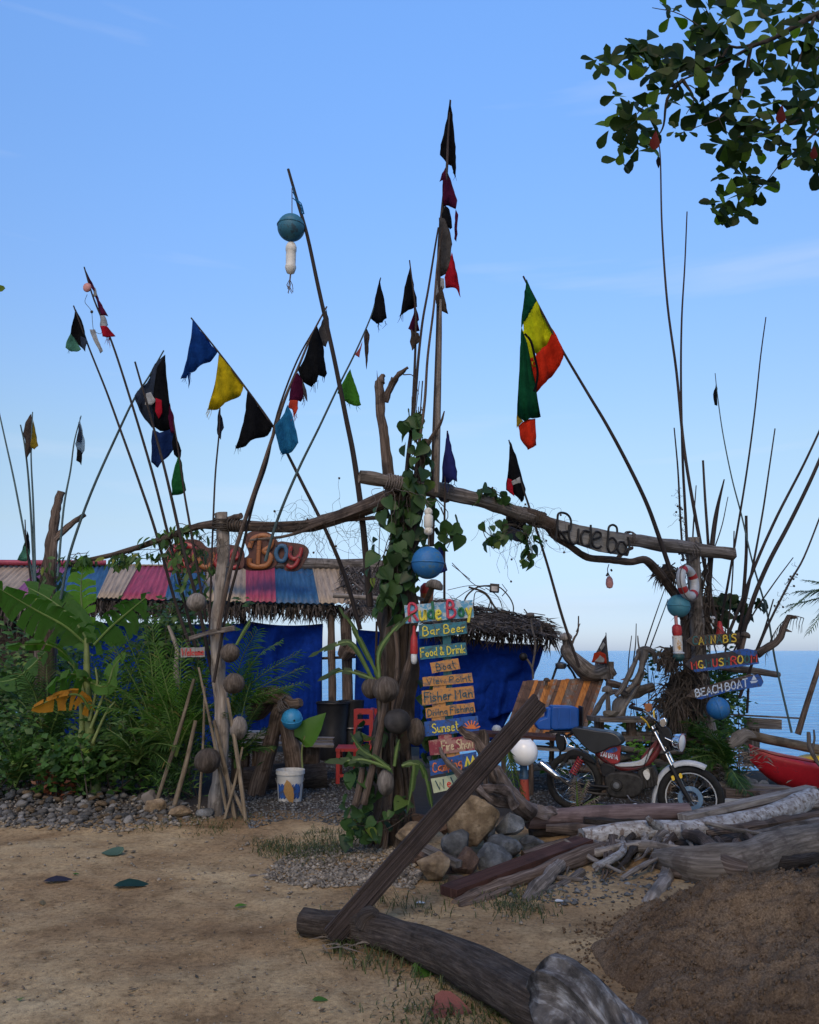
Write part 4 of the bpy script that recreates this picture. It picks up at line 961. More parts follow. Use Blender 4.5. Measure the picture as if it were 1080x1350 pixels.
ROS = [(787, 80, 15), (800, 80, 17), (815, 82, 16), (830, 70, 14), (845, 70, 17), (857, 85, 18), (852, 55, 18), (870, 90, 18), (885, 75, 15), (890, 100, 17), (905, 60, 18), (915, 80, 20), (930, 70, 20), (925, 95, 18), (940, 85, 18), (950, 60, 16), (900, 85, 18), (872, 115, 16),
 (830, 128, 17), (822, 145, 17), (840, 145, 18), (835, 160, 18), (845, 185, 16), (838, 200, 15), (822, 195, 13), (817, 210, 13), (850, 170, 17), (805, 168, 16), (852, 150, 15), (815, 125, 14),
 (895, 120, 15), (900, 140, 14), (925, 148, 17), (935, 140, 15), (928, 128, 15), (968, 118, 16), (975, 128, 12), (945, 30, 20), (960, 25, 20), (975, 10, 20), (935, 12, 18), (920, 4, 16), (1000, 5, 18), (1010, 25, 16), (985, 75, 16), (1000, 90, 16), (1010, 75, 16), (1015, 45, 15),
 (1040, 80, 18), (1045, 95, 18), (1030, 105, 16), (1070, 95, 18), (1075, 115, 20), (1060, 120, 18), (1050, 50, 16), (1065, 35, 20), (1075, 15, 20), (1040, 15, 18), (1025, 135, 16), (1010, 140, 14), (990, 150, 16), (975, 160, 16), (985, 165, 16), (960, 180, 16), (950, 190, 18), (965, 195, 17), (995, 190, 16), (1010, 180, 16), (1030, 180, 15), (1040, 195, 15),
 (1050, 205, 14), (1070, 200, 17), (1078, 220, 17), (1075, 180, 16), (1060, 160, 18), (1055, 140, 16), (1035, 160, 14), (965, 230, 13), (980, 230, 14), (998, 240, 14), (985, 245, 14), (1003, 248, 13), (955, 265, 14), (970, 270, 15), (958, 280, 15), (975, 280, 13), (948, 272, 13), (880, 10, 10), (885, 20, 14), (892, 172, 8), (905, 172, 8), (1070, 60, 18), (1078, 140, 18), (940, 50, 18), (870, 75, 16)]
random.seed(31); nl = 0
for (x, y, s_) in ROS:
    Y = AY + rnd(-.35, .35); c = P(x, y, Y); k = 3 if nl < 297 else 0
    a0 = rnd(0, 6.28)
    for i in range(k):
        a = a0 + i * 6.28 / 3 + rnd(-.5, .5); d = Vector((math.cos(a), rnd(-.5, .5), math.sin(a) * .9 - .25)); 
        nr = Vector((rnd(-.5, .5), -1 + rnd(0, .6), rnd(-.3, .8)))
        mt = M['almondlit'] if random.random() < .16 else M['almond']
        put_leaf(AT, c + d * .02, d, nr, s_ * 1.75 * mpp(Y) * rnd(.85, 1.2), LEAF['obov'][i % 3], mt); nl += 1
for (x, y, s_) in [(863, 172, 26), (1029, 138, 26), (1072, 192, 18)]:
    o = put_leaf(AT, P(x + 2, y, AY - .4), Vector((-.1, 0, -1)), Vector((.2, -1, 0)), s_ * mpp(AY), LEAF['obov'][0], M['almondred']); o['label'] = 'old red leaf'
# extra crown leaves: seen ones here, unseen ones overhead and behind added for shade
mb = MB(); rr = random.Random(3)
for (x, y, s_) in ROS:
    for i in range(1 if (x * 7 + y) % 3 and x < 940 else 3):
        Y = AY + rr.uniform(-.5, .5); c = P(x + rr.uniform(-8, 8), y + rr.uniform(-8, 8), Y); a = rr.uniform(0, 6.28)
        d = Vector((math.cos(a), rr.uniform(-.5, .5), math.sin(a))).normalized(); n_ = Vector((rr.uniform(-.5, .5), -1, rr.uniform(-.5, .5))).normalized(); sd_ = d.cross(n_).normalized()
        l = s_ * 1.5 * mpp(Y); b0 = len(mb.v)
        mb.v += [c, c + d * l * .35 + sd_ * l * .17, c + d * l * .75 + sd_ * l * .29, c + d * l, c + d * l * .75 - sd_ * l * .29, c + d * l * .35 - sd_ * l * .17]
        mb.face(range(b0, b0 + 6))
for k in range(9000):
    c = Vector((rr.gauss(4.5, 3.0), rr.uniform(-6, 5.2), rr.uniform(5.0, 8.0)))
    if c.y > 3.2 and c.x < c.y * .58: continue
    if c.y > 0 and c.z - 1.6 < c.y * .95 and c.x < c.y * .55: continue
    a = rr.uniform(0, 6.28); d = Vector((math.cos(a), math.sin(a), rr.uniform(-.4, .4))).normalized(); n_ = Vector((rr.uniform(-.5, .5), rr.uniform(-.5, .5), 1)).normalized(); sd_ = d.cross(n_).normalized(); l = rr.uniform(.14, .24); b0 = len(mb.v)
    mb.v += [c, c + d * l * .5 + sd_ * l * .25, c + d * l, c + d * l * .5 - sd_ * l * .25]; mb.face(range(b0, b0 + 4))
tag(mb.build('crown', M['almondstuff'], AT, False), kind='stuff')
br2 = random.Random(6)
for k in range(9):
    e = Vector((br2.uniform(0, 8), br2.uniform(-4, 3), br2.uniform(5.6, 7.2))); mb = MB(); a = trunkp[-1 - br2.randrange(6)]
    mb.tube(smooth([a, (a + e) / 2 + Vector((0, 0, .4)), e], 4), [.07, .04, .015], 7); mb.build('branch', M['twig'], AT)
mb = MB(); mb.v += [P(-6, 377, 6), P(-2, 375, 6), P(5, 377, 6), P(7, 380, 6), P(3, 384, 6), P(-3, 385, 6), P(-40, 382, 6)]; mb.face(range(6))
sm_ = T('branch_tip', 'single dark leaf poking in at the left edge of the sky', 'leaf', P(-40, 382, 6)); o = mb.build('leaf', M['almond'], sm_, False); solid(o, .002)
mb = MB(); mb.tube(PL([(-80, 372, 6), (-2, 380, 6)]), .006, 5); mb.build('twig', M['twig'], sm_)

# ------------------------------------------------------------ flag poles
def flag(parent, poly, Y, mat, name='flag', label=None, amp=.07, fr=None):
    """ragged cloth from its corner pixels, hanging in folds"""
    bm = bmesh.new(); vs = [bm.verts.new(P(x, y, Y)) for x, y in poly]; f = bm.faces.new(vs)
    bmesh.ops.triangulate(bm, faces=bm.faces[:])
    bmesh.ops.subdivide_edges(bm, edges=bm.edges[:], cuts=5 if len(poly) < 9 else 3, use_grid_fill=True)
    s_ = mpp(Y); rr = random.Random(int(poly[0][0] * 7 + poly[0][1]))
    c = P(540, 675, Y); cx = 0; k1 = 13
    for v in bm.verts:
        d = v.co - c; q = d.x * k1 + d.z * 1.5
        v.co.y += amp * (math.sin(q * 2.0 + rr.random() * 0 + cx) * .7 + .5 * noise.noise(v.co * 4.0)) 
        v.co.x += .010 * noise.noise(v.co * 14); v.co.z += .010 * noise.noise(v.co * 16 + Vector((5, 5, 5)))
    o_ = root_loc(parent)
    for v in bm.verts: v.co -= o_
    bmesh.ops.recalc_face_normals(bm, faces=bm.faces[:])
    me = bpy.data.meshes.new(name); bm.to_mesh(me); bm.free(); me.polygons.foreach_set('use_smooth', [True] * len(me.polygons))
    me.materials.append(mat); o = bpy.data.objects.new(name, me); COL.objects.link(o); o.parent = parent; solid(o, .002)
    if label: o['label'] = label
    if fr:        # loose threads at the torn edge
        mb = MB()
        for k in range(fr[2] if len(fr) > 2 else 7):
            a = P(*fr[0], Y); b = P(*fr[1], Y); p = a.lerp(b, rr.random()) + Vector((0, rr.uniform(-.02, .02), .02)); l = rr.uniform(.03, .12)
            mb.tube([p, p + Vector((rr.uniform(-.01, .01), 0, -l * .5)), p + Vector((rr.uniform(-.03, .03), 0, -l))], [.003, .0025, .001], 4)
        mb.build('fringe', mat, o)
    return o
def pole(label, pts, r, mat=None, n=10, group=None, name='flag_pole', cat='pole', Y=None):
    q = smooth(PL(pts, Y), 5); base = q[-1] if q[-1].z < q[0].z else q[0]
    t = T(name, label, cat, base, group)
    mb = MB(); mb.tube(q, r, n, .02, len(label)); mb.build('pole', mat or M['pole'], t); return t
F = FL
Y0 = 8.3
t = pole('thin blue tinged cane at the far left edge without a flag', [(-2, 540), (8, 585), (20, 640), (38, 735), (52, 800)], [.008, .014], M['polegreen'], Y=9.6)
t = pole('thin cane carrying the small brown and yellow flag near the left edge', [(43, 543), (41, 600), (44, 670), (47, 780)], [.006, .014], M['polegreen'], Y=9.4)
flag(t, [(42, 545), (37, 556), (32, 566), (29, 572), (33, 577), (35, 580), (34, 600), (37, 606), (42, 594), (45, 575), (43, 560)], 9.4, F['brown'])
flag(t, [(43, 553), (46, 575), (47, 586), (44, 592), (41, 590), (41, 570)], 9.39, F['gold'], label='yellow side of the flag')
t = pole('short cane standing next to the brown and yellow flag', [(27, 560), (33, 590), (39, 650), (46, 775)], [.008, .014], M['polegreen'], Y=9.45)
t = pole('low cane with a small black and mint flag at the hut roof', [(33, 685), (35, 720), (44, 790)], [.006, .012], M['pole'], Y=9.5)
flag(t, [(33, 700), (29, 725), (25, 739), (33, 740), (40, 732), (38, 715)], 9.5, F['mint']); flag(t, [(33, 698), (30, 718), (38, 726), (40, 722), (37, 708)], 9.48, F['black'], label='black upper half')
t = pole('cane with the pale blue and black flag above the bare stump', [(107, 548), (98, 582), (93, 620), (84, 670), (76, 760)], [.006, .014], M['polegreen'], Y=9.3)
flag(t, [(106, 550), (99, 575), (97, 584), (99, 592), (108, 600), (113, 596), (114, 585), (111, 568)], 9.3, F['pale']); flag(t, [(99, 590), (98, 606), (108, 613), (110, 598)], 9.28, F['black'], label='black tatter'); flag(t, [(104, 556), (98, 580), (104, 582), (109, 575)], 9.27, F['slate'], label='grey blue patch')
t = pole('cane leaning right to the large dark skull flag', [(216, 462), (196, 497), (178, 524), (158, 565), (120, 650), (92, 730), (80, 790)], [.008, .013, .016], M['polegreen'], Y=9.0)
flag(t, [(216, 466), (210, 480), (205, 515), (203, 560), (198, 562), (188, 548), (187, 535), (179, 524), (196, 496)], 9.0, F['slate'])
flag(t, [(216, 466), (218, 495), (220, 530), (228, 555), (226, 568), (212, 570), (203, 562), (203, 520), (208, 486)], 8.98, F['black'], label='black field')
flag(t, [(199, 566), (212, 572), (228, 560), (229, 590), (222, 600), (210, 618), (197, 608)], 8.97, F['navy'], label='lower torn tail')
flag(t, [(192, 518), (199, 517), (205, 528), (200, 534), (191, 533)], 8.93, F['white'], label='white skull print', amp=.01); flag(t, [(205, 525), (213, 528), (214, 545), (209, 553), (205, 543)], 8.93, F['red'], label='red print', amp=.01)
flag(t, [(222, 530), (229, 550), (230, 570), (223, 568), (220, 550)], 8.94, F['burgundy'], label='purple tatter')
t = pole('reddish brown pole crossing in front of the dark skull flag', [(178, 477), (196, 540), (215, 610), (227, 660), (243, 730), (262, 800), (280, 890)], [.010, .016, .02], M['redframe'] if 0 else M['pole'], Y=8.4)
t = pole('tall pole with the long torn purple white and red flag at the far left top', [(111, 352), (124, 395), (147, 450), (170, 520), (200, 620), (218, 690), (240, 780), (262, 870)], [.008, .014, .018], M['pole'], Y=8.8)
flag(t, [(112, 355), (120, 372), (132, 397), (144, 418), (136, 418), (130, 408), (124, 390), (116, 372)], 8.8, F['burgundy']); flag(t, [(122, 375), (127, 388), (121, 388)], 8.79, F['white'], label='white scrap')
flag(t, [(133, 418), (140, 418), (144, 430), (140, 436), (134, 432)], 8.79, F['white'], label='white band'); flag(t, [(134, 432), (143, 432), (151, 442), (143, 446), (138, 446)], 8.78, F['red'], label='red end', fr=((141, 446), (144, 448)))
flag(t, [(118, 434), (123, 433), (128, 447), (137, 464), (130, 464), (122, 447)], 8.8, F['white'], label='loose white scrap on a string')
mb = MB(); mb.ball(P(115, 379, 8.8), .048, 14, 10, (1, .6, 1.15)); mb.build('balloon', M['pinkbuoy'], t)
mb = MB(); mb.tube(smooth(PL([(115, 388), (112, 398), (118, 406), (121, 412), (122, 425), (124, 436), (132, 440), (135, 437)], 8.8), 4), .003, 4); mb.ball(P(121, 411, 8.8), .018, 6, 5); mb.build('string', M['twig'], t)
t = pole('pole with the black flag that has a mint green corner', [(97, 403), (118, 460), (140, 515), (160, 570), (185, 640), (205, 700), (230, 790), (250, 850)], [.008, .014, .018], M['pole'], Y=8.9)
flag(t, [(98, 405), (108, 425), (117, 450), (114, 464), (100, 452), (93, 440), (95, 420)], 8.9, F['black']); flag(t, [(93, 439), (101, 452), (106, 460), (95, 464), (89, 460), (90, 450)], 8.89, F['mint'], label='mint green corner', fr=((89, 460), (92, 462), 3)); flag(t, [(103, 440), (118, 452), (115, 466), (108, 458)], 8.88, F['slate'], label='grey side')
t = pole('thin pole with the narrow green flag left of the blue pennant', [(229, 556), (236, 600), (243, 650), (250, 690), (262, 760), (272, 820)], [.007, .012, .015], M['pole'], Y=8.5)
flag(t, [(230, 565), (233, 580), (238, 592), (236, 604), (230, 600), (228, 585)], 8.5, F['black']); flag(t, [(235, 597), (240, 620), (244, 645), (238, 651), (229, 655), (228, 635), (232, 610)], 8.49, F['green'], label='green cloth')
t = pole('long pole with blue, yellow and black pennants on its upper half', [(252, 419), (288, 464), (323, 510), (360, 562), (380, 600), (400, 640), (430, 700), (455, 760), (475, 830)], [.008, .012, .018, .024], M['pole'], n=10, Y=8.2)
flag(t, [(254, 421), (270, 443), (287, 463), (276, 476), (262, 486), (248, 490), (246, 498), (240, 502), (244, 480), (249, 450)], 8.2, F['blue'], label='blue pennant', fr=((241, 495), (251, 492)))
flag(t, [(247, 488), (250, 490), (249, 505), (248, 512)], 8.2, F['blue'], label='blue tatter')
flag(t, [(289, 468), (305, 486), (322, 508), (316, 520), (302, 531), (288, 537), (275, 541), (277, 528), (284, 500)], 8.19, F['yellow'], label='yellow pennant', fr=((273, 541), (282, 538)))
flag(t, [(326, 516), (344, 540), (361, 562), (352, 573), (335, 581), (320, 588), (311, 592), (316, 570), (323, 540)], 8.18, F['black'], label='black pennant', fr=((310, 590), (316, 589), 4))
t = pole('thin pole with a little grey rag behind the left gate post', [(290, 538), (289, 570), (284, 625), (281, 690), (278, 770), (276, 850)], [.008, .012], M['pole'], Y=8.5)
flag(t, [(288, 540), (292, 550), (294, 562), (291, 570), (291, 579), (287, 572), (287, 555)], 8.5, F['slate'])
t = pole('bundled pair of poles with black, purple and light blue flags', [(431, 404), (412, 440), (395, 480), (376, 525), (362, 568), (345, 620), (325, 680), (305, 745), (288, 830)], [.008, .014, .02, .024], M['driftbrown'], n=10, Y=8.1)
mb = MB(); mb.tube(smooth(PL([(420, 425), (392, 475), (366, 545), (352, 610), (335, 660), (318, 730), (300, 800), (282, 900)], 8.15), 5), [.008, .013, .016], 7); mb.build('second_pole', M['pole'], t)
flag(t, [(430, 406), (434, 425), (434, 440), (429, 455), (423, 453), (420, 435), (424, 420)], 8.1, F['tan'], label='grey scrap', fr=((424, 452), (431, 452), 4))
flag(t, [(418, 431), (425, 450), (428, 475), (431, 490), (428, 498), (421, 496), (419, 505), (410, 510), (398, 502), (393, 488), (405, 460)], 8.08, F['black'], label='black flag', fr=((412, 508), (430, 496), 8))
flag(t, [(393, 493), (399, 500), (400, 520), (397, 530), (389, 530), (380, 528), (385, 510)], 8.07, F['burgundy'], label='purple flag'); flag(t, [(398, 498), (405, 520), (404, 528), (400, 520)], 8.06, F['grey'], label='grey tatter', fr=((400, 522), (402, 530), 4))
flag(t, [(383, 528), (393, 530), (394, 540), (389, 550), (385, 540), (379, 535)], 8.06, F['orange'], label='orange scrap', fr=((386, 545), (391, 548), 5))
flag(t, [(379, 532), (387, 552), (395, 585), (385, 594), (372, 600), (366, 580), (364, 562)], 8.05, F['sky'], label='light blue flag', fr=((370, 598), (376, 598), 4))
t = pole('pole with a black pennant at its tip and a green one halfway', [(502, 366), (493, 405), (484, 430), (466, 470), (446, 510), (420, 565), (393, 620), (366, 685), (350, 740)], [.006, .010, .016], M['polegreen'], Y=7.9)
flag(t, [(501, 368), (506, 395), (510, 420), (505, 428), (497, 428), (489, 418), (496, 390)], 7.9, F['black'], label='black pennant', fr=((497, 427), (508, 426)))
flag(t, [(461, 485), (470, 510), (476, 535), (466, 534), (455, 530), (445, 520), (452, 505)], 7.89, F['lime'], label='bright green pennant', fr=((458, 530), (475, 536), 5))
flag(t, [(483, 432), (487, 440), (484, 455), (485, 475), (483, 488), (481, 460), (480, 445)], 7.88, F['brown'], label='hanging rag'); flag(t, [(478, 452), (476, 464), (474, 474), (468, 468), (474, 462)], 7.88, F['pink'], label='pink scrap')
t = pole('long leaning pole that carries the teal ball float and white float', [(380, 223), (392, 265), (405, 310), (420, 380), (440, 470), (455, 545), (466, 600), (476, 670), (482, 730), (488, 800)], [.014, .02, .026, .034], M['pole'], n=9, Y=7.6)
mb = MB()
for k in range(3): mb.tube(smooth(PL([(386, 245 + 8 * k), (390 + 4 * k, 262 + 5 * k), (397, 268 + 6 * k), (401, 282)], 7.58), 3), .005, 4)
mb.build('rag_tie', F['sky'], t)
fl_ = T('float', 'big dark teal ball float hanging high on the long leaning pole', 'float', P(384, 300, 7.6))
mb = MB(); mb.tube(PL([(385, 248), (385, 283)], 7.6), .005, 5); mb.build('cord', M['rope'], fl_)
r = 18.8 * mpp(7.9); mb = MB(); mb.ball(P(384, 300, 7.6), r, 28, 18); mb.build('ball', M['buoyteal'], fl_); mb = MB(); mb.torus(P(384, 298, 7.6), r * .985, .008, (0.05, 0, 1), 32, 6); mb.build('seam', M['buoyteal'], fl_)
f2 = T('float', 'long white float with knotted cord hanging under the teal ball', 'float', P(384, 340, 7.6))
mb = MB(); rr_ = 7.6 * mpp(7.9); mb.lathe(P(383, 362, 7.6), [(0, 0), (rr_ * .7, .02), (rr_, .07), (rr_ * .98, .09), (rr_ * .88, .10), (rr_ * .92, .2), (rr_ * .88, .24), (rr_ * .98, .25), (rr_, .29), (rr_ * .7, .33), (0, .345)], n=18); mb.build('body', M['floatwhite'], f2)
mb = MB(); rr = random.Random(2)
mb.tube(PL([(383, 362), (382, 372)], 7.6), .008, 5)
for k in range(9): p = P(382, 368, 7.6); mb.tube([p, p + Vector((rr.uniform(-.03, .03), 0, -.06)), p + Vector((rr.uniform(-.04, .04), 0, -rr.uniform(.1, .17)))], .003, 4)
mb.build('cord', M['rope'], f2)
# the tall centre bundle
t = pole('tallest pole, a black flag at its tip and torn red and grey flags below', [(594, 132), (591, 180), (589, 225), (584, 270), (579, 330), (578, 420), (575, 520), (571, 640), (568, 720)], [.008, .016, .022, .03], M['pole'], n=9, Y=7.25)
flag(t, [(593, 134), (597, 160), (601, 195), (601, 220), (600, 231), (596, 216), (588, 212), (580, 206), (582, 185), (588, 160)], 7.25, F['black'], label='black top flag', fr=((597, 226), (601, 228), 4))
flag(t, [(588, 220), (594, 232), (600, 250), (603, 262), (601, 272), (592, 272), (584, 277), (583, 255), (584, 240), (579, 243), (583, 232)], 7.24, F['burgundy'], label='torn burgundy flag'); flag(t, [(601, 272), (604, 280), (602, 295), (603, 305), (602, 317), (599, 315), (601, 300), (600, 285)], 7.24, F['burgundy'], label='hanging shred')
flag(t, [(586, 275), (593, 278), (597, 300), (594, 304), (585, 300), (582, 285)], 7.22, F['black'], label='black patch'); flag(t, [(579, 288), (586, 292), (592, 305), (596, 325), (594, 345), (588, 362), (578, 362), (577, 330), (578, 310)], 7.21, F['tan'], label='grey flag')
flag(t, [(596, 335), (601, 355), (604, 372), (608, 391), (600, 383), (588, 379), (587, 365), (592, 350)], 7.2, F['red'], label='red flag'); flag(t, [(578, 362), (586, 366), (587, 378), (575, 392), (575, 375)], 7.2, F['white'], label='whitish rag')
flag(t, [(574, 392), (583, 374), (586, 385), (588, 402), (591, 412), (583, 408), (575, 400)], 7.19, F['brown'], label='dark brown tail')
mb = MB(); mb.tube(PL([(581, 395), (580, 440), (578, 520), (575, 650)], 7.2), [.012, .02, .026, .03], 8); mb.build('second_pole', M['drift'], t)
t = pole('slim pole leaning left of the tallest one, joined near the grey flag', [(578, 300), (573, 330), (565, 380), (557, 425), (551, 480), (546, 540), (538, 600), (533, 660)], [.008, .012, .018], M['pole'], Y=7.15)
t = pole('bowed slim pole between the tallest pole and the vines', [(584, 300), (577, 345), (572, 405), (564, 470), (560, 530), (552, 590), (546, 640), (543, 660)], [.008, .012, .018], M['driftbrown'], Y=7.1)
t = pole('slim pole with black pennant and maroon tatters left of the tallest pole', [(540, 343), (544, 375), (548, 410), (548, 440), (547, 480), (543, 560), (536, 640)], [.006, .010, .016], M['pole'], Y=7.2)
flag(t, [(541, 345), (544, 365), (549, 390), (550, 402), (542, 408), (535, 414), (528, 417), (532, 395), (536, 370)], 7.2, F['black'], label='black pennant', fr=((528, 416), (534, 414), 4))
flag(t, [(547, 398), (551, 410), (553, 418), (548, 426), (553, 434), (545, 440), (538, 436), (542, 425), (545, 412)], 7.19, F['burgundy'], label='maroon tatter'); flag(t, [(542, 436), (552, 438), (554, 446), (548, 455), (543, 465), (541, 452)], 7.18, F['brown'], label='brown tatter')
t = pole('thin pole with the long dark blue flag right of the trunk', [(590, 568), (588, 610), (587, 640), (586, 700), (586, 790)], [.007, .011], M['pole'], Y=7.3)
flag(t, [(590, 569), (596, 595), (603, 622), (602, 636), (597, 634), (592, 638), (583, 635), (584, 610), (587, 585)], 7.3, F['violet'], label='dark blue flag', fr=((584, 636), (602, 636), 6)); flag(t, [(578, 722), (585, 722), (590, 752), (582, 756), (577, 754)], 7.28, F['violet'], label='blue rag by the ball float')
t = pole('pole with the large green, yellow and red flag', [(690, 364), (694, 372), (718, 418), (744, 466), (776, 520), (800, 560), (828, 612), (852, 662), (868, 705), (884, 752)], [.010, .014, .020, .026], M['pole'], n=10, Y=8.6)
YF = 8.6
flag(t, [(694, 370), (700, 386), (707, 398), (700, 412), (691, 424), (688, 430), (690, 400)], YF, F['rgreen'], label='green band')
flag(t, [(707, 398), (718, 418), (729, 436), (721, 454), (707, 468), (698, 452), (692, 440), (691, 422), (700, 410)], YF, F['ryellow'], label='yellow band')
flag(t, [(729, 436), (744, 466), (738, 482), (728, 496), (716, 508), (706, 520), (701, 505), (705, 485), (707, 468), (721, 454)], YF, F['rred'], label='red band')
flag(t, [(688, 430), (693, 440), (698, 460), (704, 500), (707, 525), (714, 548), (700, 551), (691, 556), (682, 545), (684, 500), (685, 460)], YF - .05, F['rgreen'], label='green fold')
flag(t, [(688, 428), (694, 438), (704, 460), (708, 485), (697, 478)], YF - .01, F['ryellow'], label='narrow yellow fold'); flag(t, [(695, 470), (708, 470), (710, 515), (701, 505)], YF - .01, F['rred'], label='narrow red fold')
flag(t, [(682, 541), (690, 556), (684, 560), (682, 563)], YF - .04, F['gold'], label='yellow corner'); flag(t, [(684, 560), (692, 555), (707, 550), (707, 588), (701, 592), (695, 594), (687, 578)], YF - .03, F['rred'], label='red tail')
mb = MB(); mb.tube(smooth(PL([(692, 440), (700, 450), (705, 470), (709, 490), (707, 508), (704, 516)], YF - .14), 4), .014, 6, sx=.5); mb.build('black_arc', F['black'], t)
t = pole('slim pole with the black pirate flag above the right beam', [(671, 580), (680, 615), (690, 645), (700, 675), (722, 745), (742, 815), (764, 880)], [.007, .012, .016], M['pole'], Y=8.4)
flag(t, [(672, 583), (680, 600), (687, 622), (694, 643), (691, 658), (688, 664), (680, 655), (673, 650), (668, 645), (670, 612)], 8.4, F['black'], label='black field')
flag(t, [(669, 630), (675, 633), (678, 655), (674, 651), (668, 644)], 8.37, F['red'], label='red print', amp=.01); flag(t, [(674, 635), (685, 629), (687, 636), (676, 640)], 8.36, F['white'], label='white band', amp=.01)
flag(t, [(667, 690), (676, 694), (695, 706), (696, 719), (682, 714), (666, 704)], 8.4, F['slate'], label='grey lower end'); flag(t, [(668, 668), (690, 670), (696, 706), (667, 690)], 8.41, F['black'], label='black lower end')
# right hand cluster of bare poles
RP = [('tallest bare pole right of the gate, its rag tied just under the leaves', [(869, 188), (871, 215), (873, 300), (880, 400), (892, 490), (902, 590), (915, 670), (932, 760), (950, 850)], [.007, .014, .02, .026]),
 ('second tall bare pole that bows between the tallest and its neighbours', [(906, 279), (903, 350), (899, 420), (898, 500), (900, 600), (904, 680), (908, 760)], [.008, .014, .02]),
 ('slender pole leaning right with a wire loop near its middle', [(1010, 418), (1003, 470), (995, 545), (985, 620), (972, 700), (958, 780), (945, 850)], [.007, .012, .018]),
 ('short straight pole just right of the gate post top', [(927, 607), (930, 660), (934, 720), (938, 800)], [.014, .018, .02]),
 ('pale split pole leaning right behind the gate beam', [(955, 632), (946, 670), (940, 710), (935, 770), (932, 850)], [.008, .028, .032, .03]),
 ('thin pole with twiggy vine left of the two tall poles', [(889, 564), (894, 620), (897, 680), (901, 740)], [.008, .012, .014]),
 ('straight pole leaning a little right with a pale tip', [(1022, 565), (1014, 620), (1005, 680), (990, 760), (970, 850)], [.008, .012, .018]),
 ('thick upright pole stub behind the cannabis board', [(984, 680), (984, 730), (980, 790), (974, 860)], [.018, .022, .024]),
 ('upper pole of the pair leaning out at the right edge', [(1090, 548), (1060, 612), (1025, 680), (998, 740), (975, 800), (955, 850)], [.012, .018, .02]),
 ('lower and thicker pole of the pair leaning out at the right edge', [(1090, 585), (1068, 635), (1040, 692), (1012, 745), (990, 800), (968, 880)], [.02, .026, .03]),
 ('pole with knotty twigs crossing the green cane at the right', [(1085, 672), (1060, 735), (1040, 770), (1010, 830), (990, 880), (975, 920)], [.010, .014, .02]),
 ('thin bare cane crossing between the gate post and the split pole', [(960, 655), (950, 700), (930, 750), (905, 790)], [.005, .008, .01]), ('thin upright cane behind the mushroom board', [(968, 700), (966, 760), (960, 830), (955, 870)], [.007, .01, .012]), ('slim stick rising left of the gate post top', [(918, 640), (914, 700), (912, 760)], [.006, .01, .012]), ('slanting cane right of the dark leafy bush', [(1046, 735), (1020, 770), (990, 815), (962, 870)], [.006, .009, .012]), ('knobbly stick leaning left over the cannabis board', [(912, 770), (925, 800), (945, 830), (955, 850)], [.012, .014, .016]),
 ('short dark stick leaning at the back of the sign cluster', [(1020, 790), (1008, 830), (990, 880), (985, 940)], [.008, .012, .016])]
rt = []
for i, (lb, pts, r) in enumerate(RP):
    rt.append(pole(lb, pts, r, M['pole'], Y=9.7 + (i % 4) * .12, n=8, name='bare_pole'))
flag(rt[0], [(868, 205), (871, 212), (869, 222), (866, 216), (865, 211)], 9.7, F['black'], name='rag', amp=.01)
t = pole('thin green cane bowing across the sea with a black rag at its tip', [(943, 492), (946, 520), (953, 570), (965, 630), (978, 680), (992, 740), (1012, 810), (1022, 870), (1038, 940), (1044, 966)], [.005, .010, .014], M['polegreen'], Y=10.0, name='cane')
flag(t, [(944, 506), (946, 512), (945, 535), (942, 534), (940, 520)], 10.0, F['black'], name='rag', amp=.01)
t = pole('thick bamboo pole standing in the shallows at the right edge', [(1092, 840), (1078, 885), (1065, 925), (1052, 968)], [.03, .035, .04], M['driftbrown'], Y=11.2, name='bamboo_pole')
def tangle(parent, pts, n, Y, seed, sz=8):
    mb = MB(); rr = random.Random(seed)
    for k in range(n):
        i = rr.randrange(len(pts) - 1); t_ = rr.random(); x = pts[i][0] * (1 - t_) + pts[i + 1][0] * t_; y = pts[i][1] * (1 - t_) + pts[i + 1][1] * t_
        q = [P(x, y, Y)]; 
        for _ in range(5): q.append(q[-1] + Vector((rr.uniform(-1, 1), rr.uniform(-.5, .5), rr.uniform(-1, .8))) * sz * mpp(Y) * .5)
        mb.tube(smooth(q, 3), .002, 3)
        if rr.random() < .4: mb.ball(q[-1], .014, 6, 4)
    o = mb.build('twigs', M['twig'], parent); o['kind'] = 'stuff'
tangle(rt[5], [(893, 640), (901, 740)], 26, 9.7, 1, 9); tangle(rt[10], [(1050, 745), (1040, 770), (1022, 810)], 22, 9.7, 2, 7)
for (lb, pts) in [('thin reed stem, left one of the two over the driftwood by the sea', [(833, 838), (829, 870), (828, 900)]), ('thin reed stem, right one of the two over the driftwood by the sea', [(839, 822), (838, 850), (834, 880)]),
                  ('pale fishing line pole slanting up to the gate branch, left of two', [(877, 775), (863, 815), (848, 860)]), ('pale fishing line pole slanting up to the gate branch, right of two', [(881, 790), (868, 825), (855, 860)])]:
    pole(lb, pts, [.005, .009], M['pole'], Y=10.2, name='reed', cat='reed')

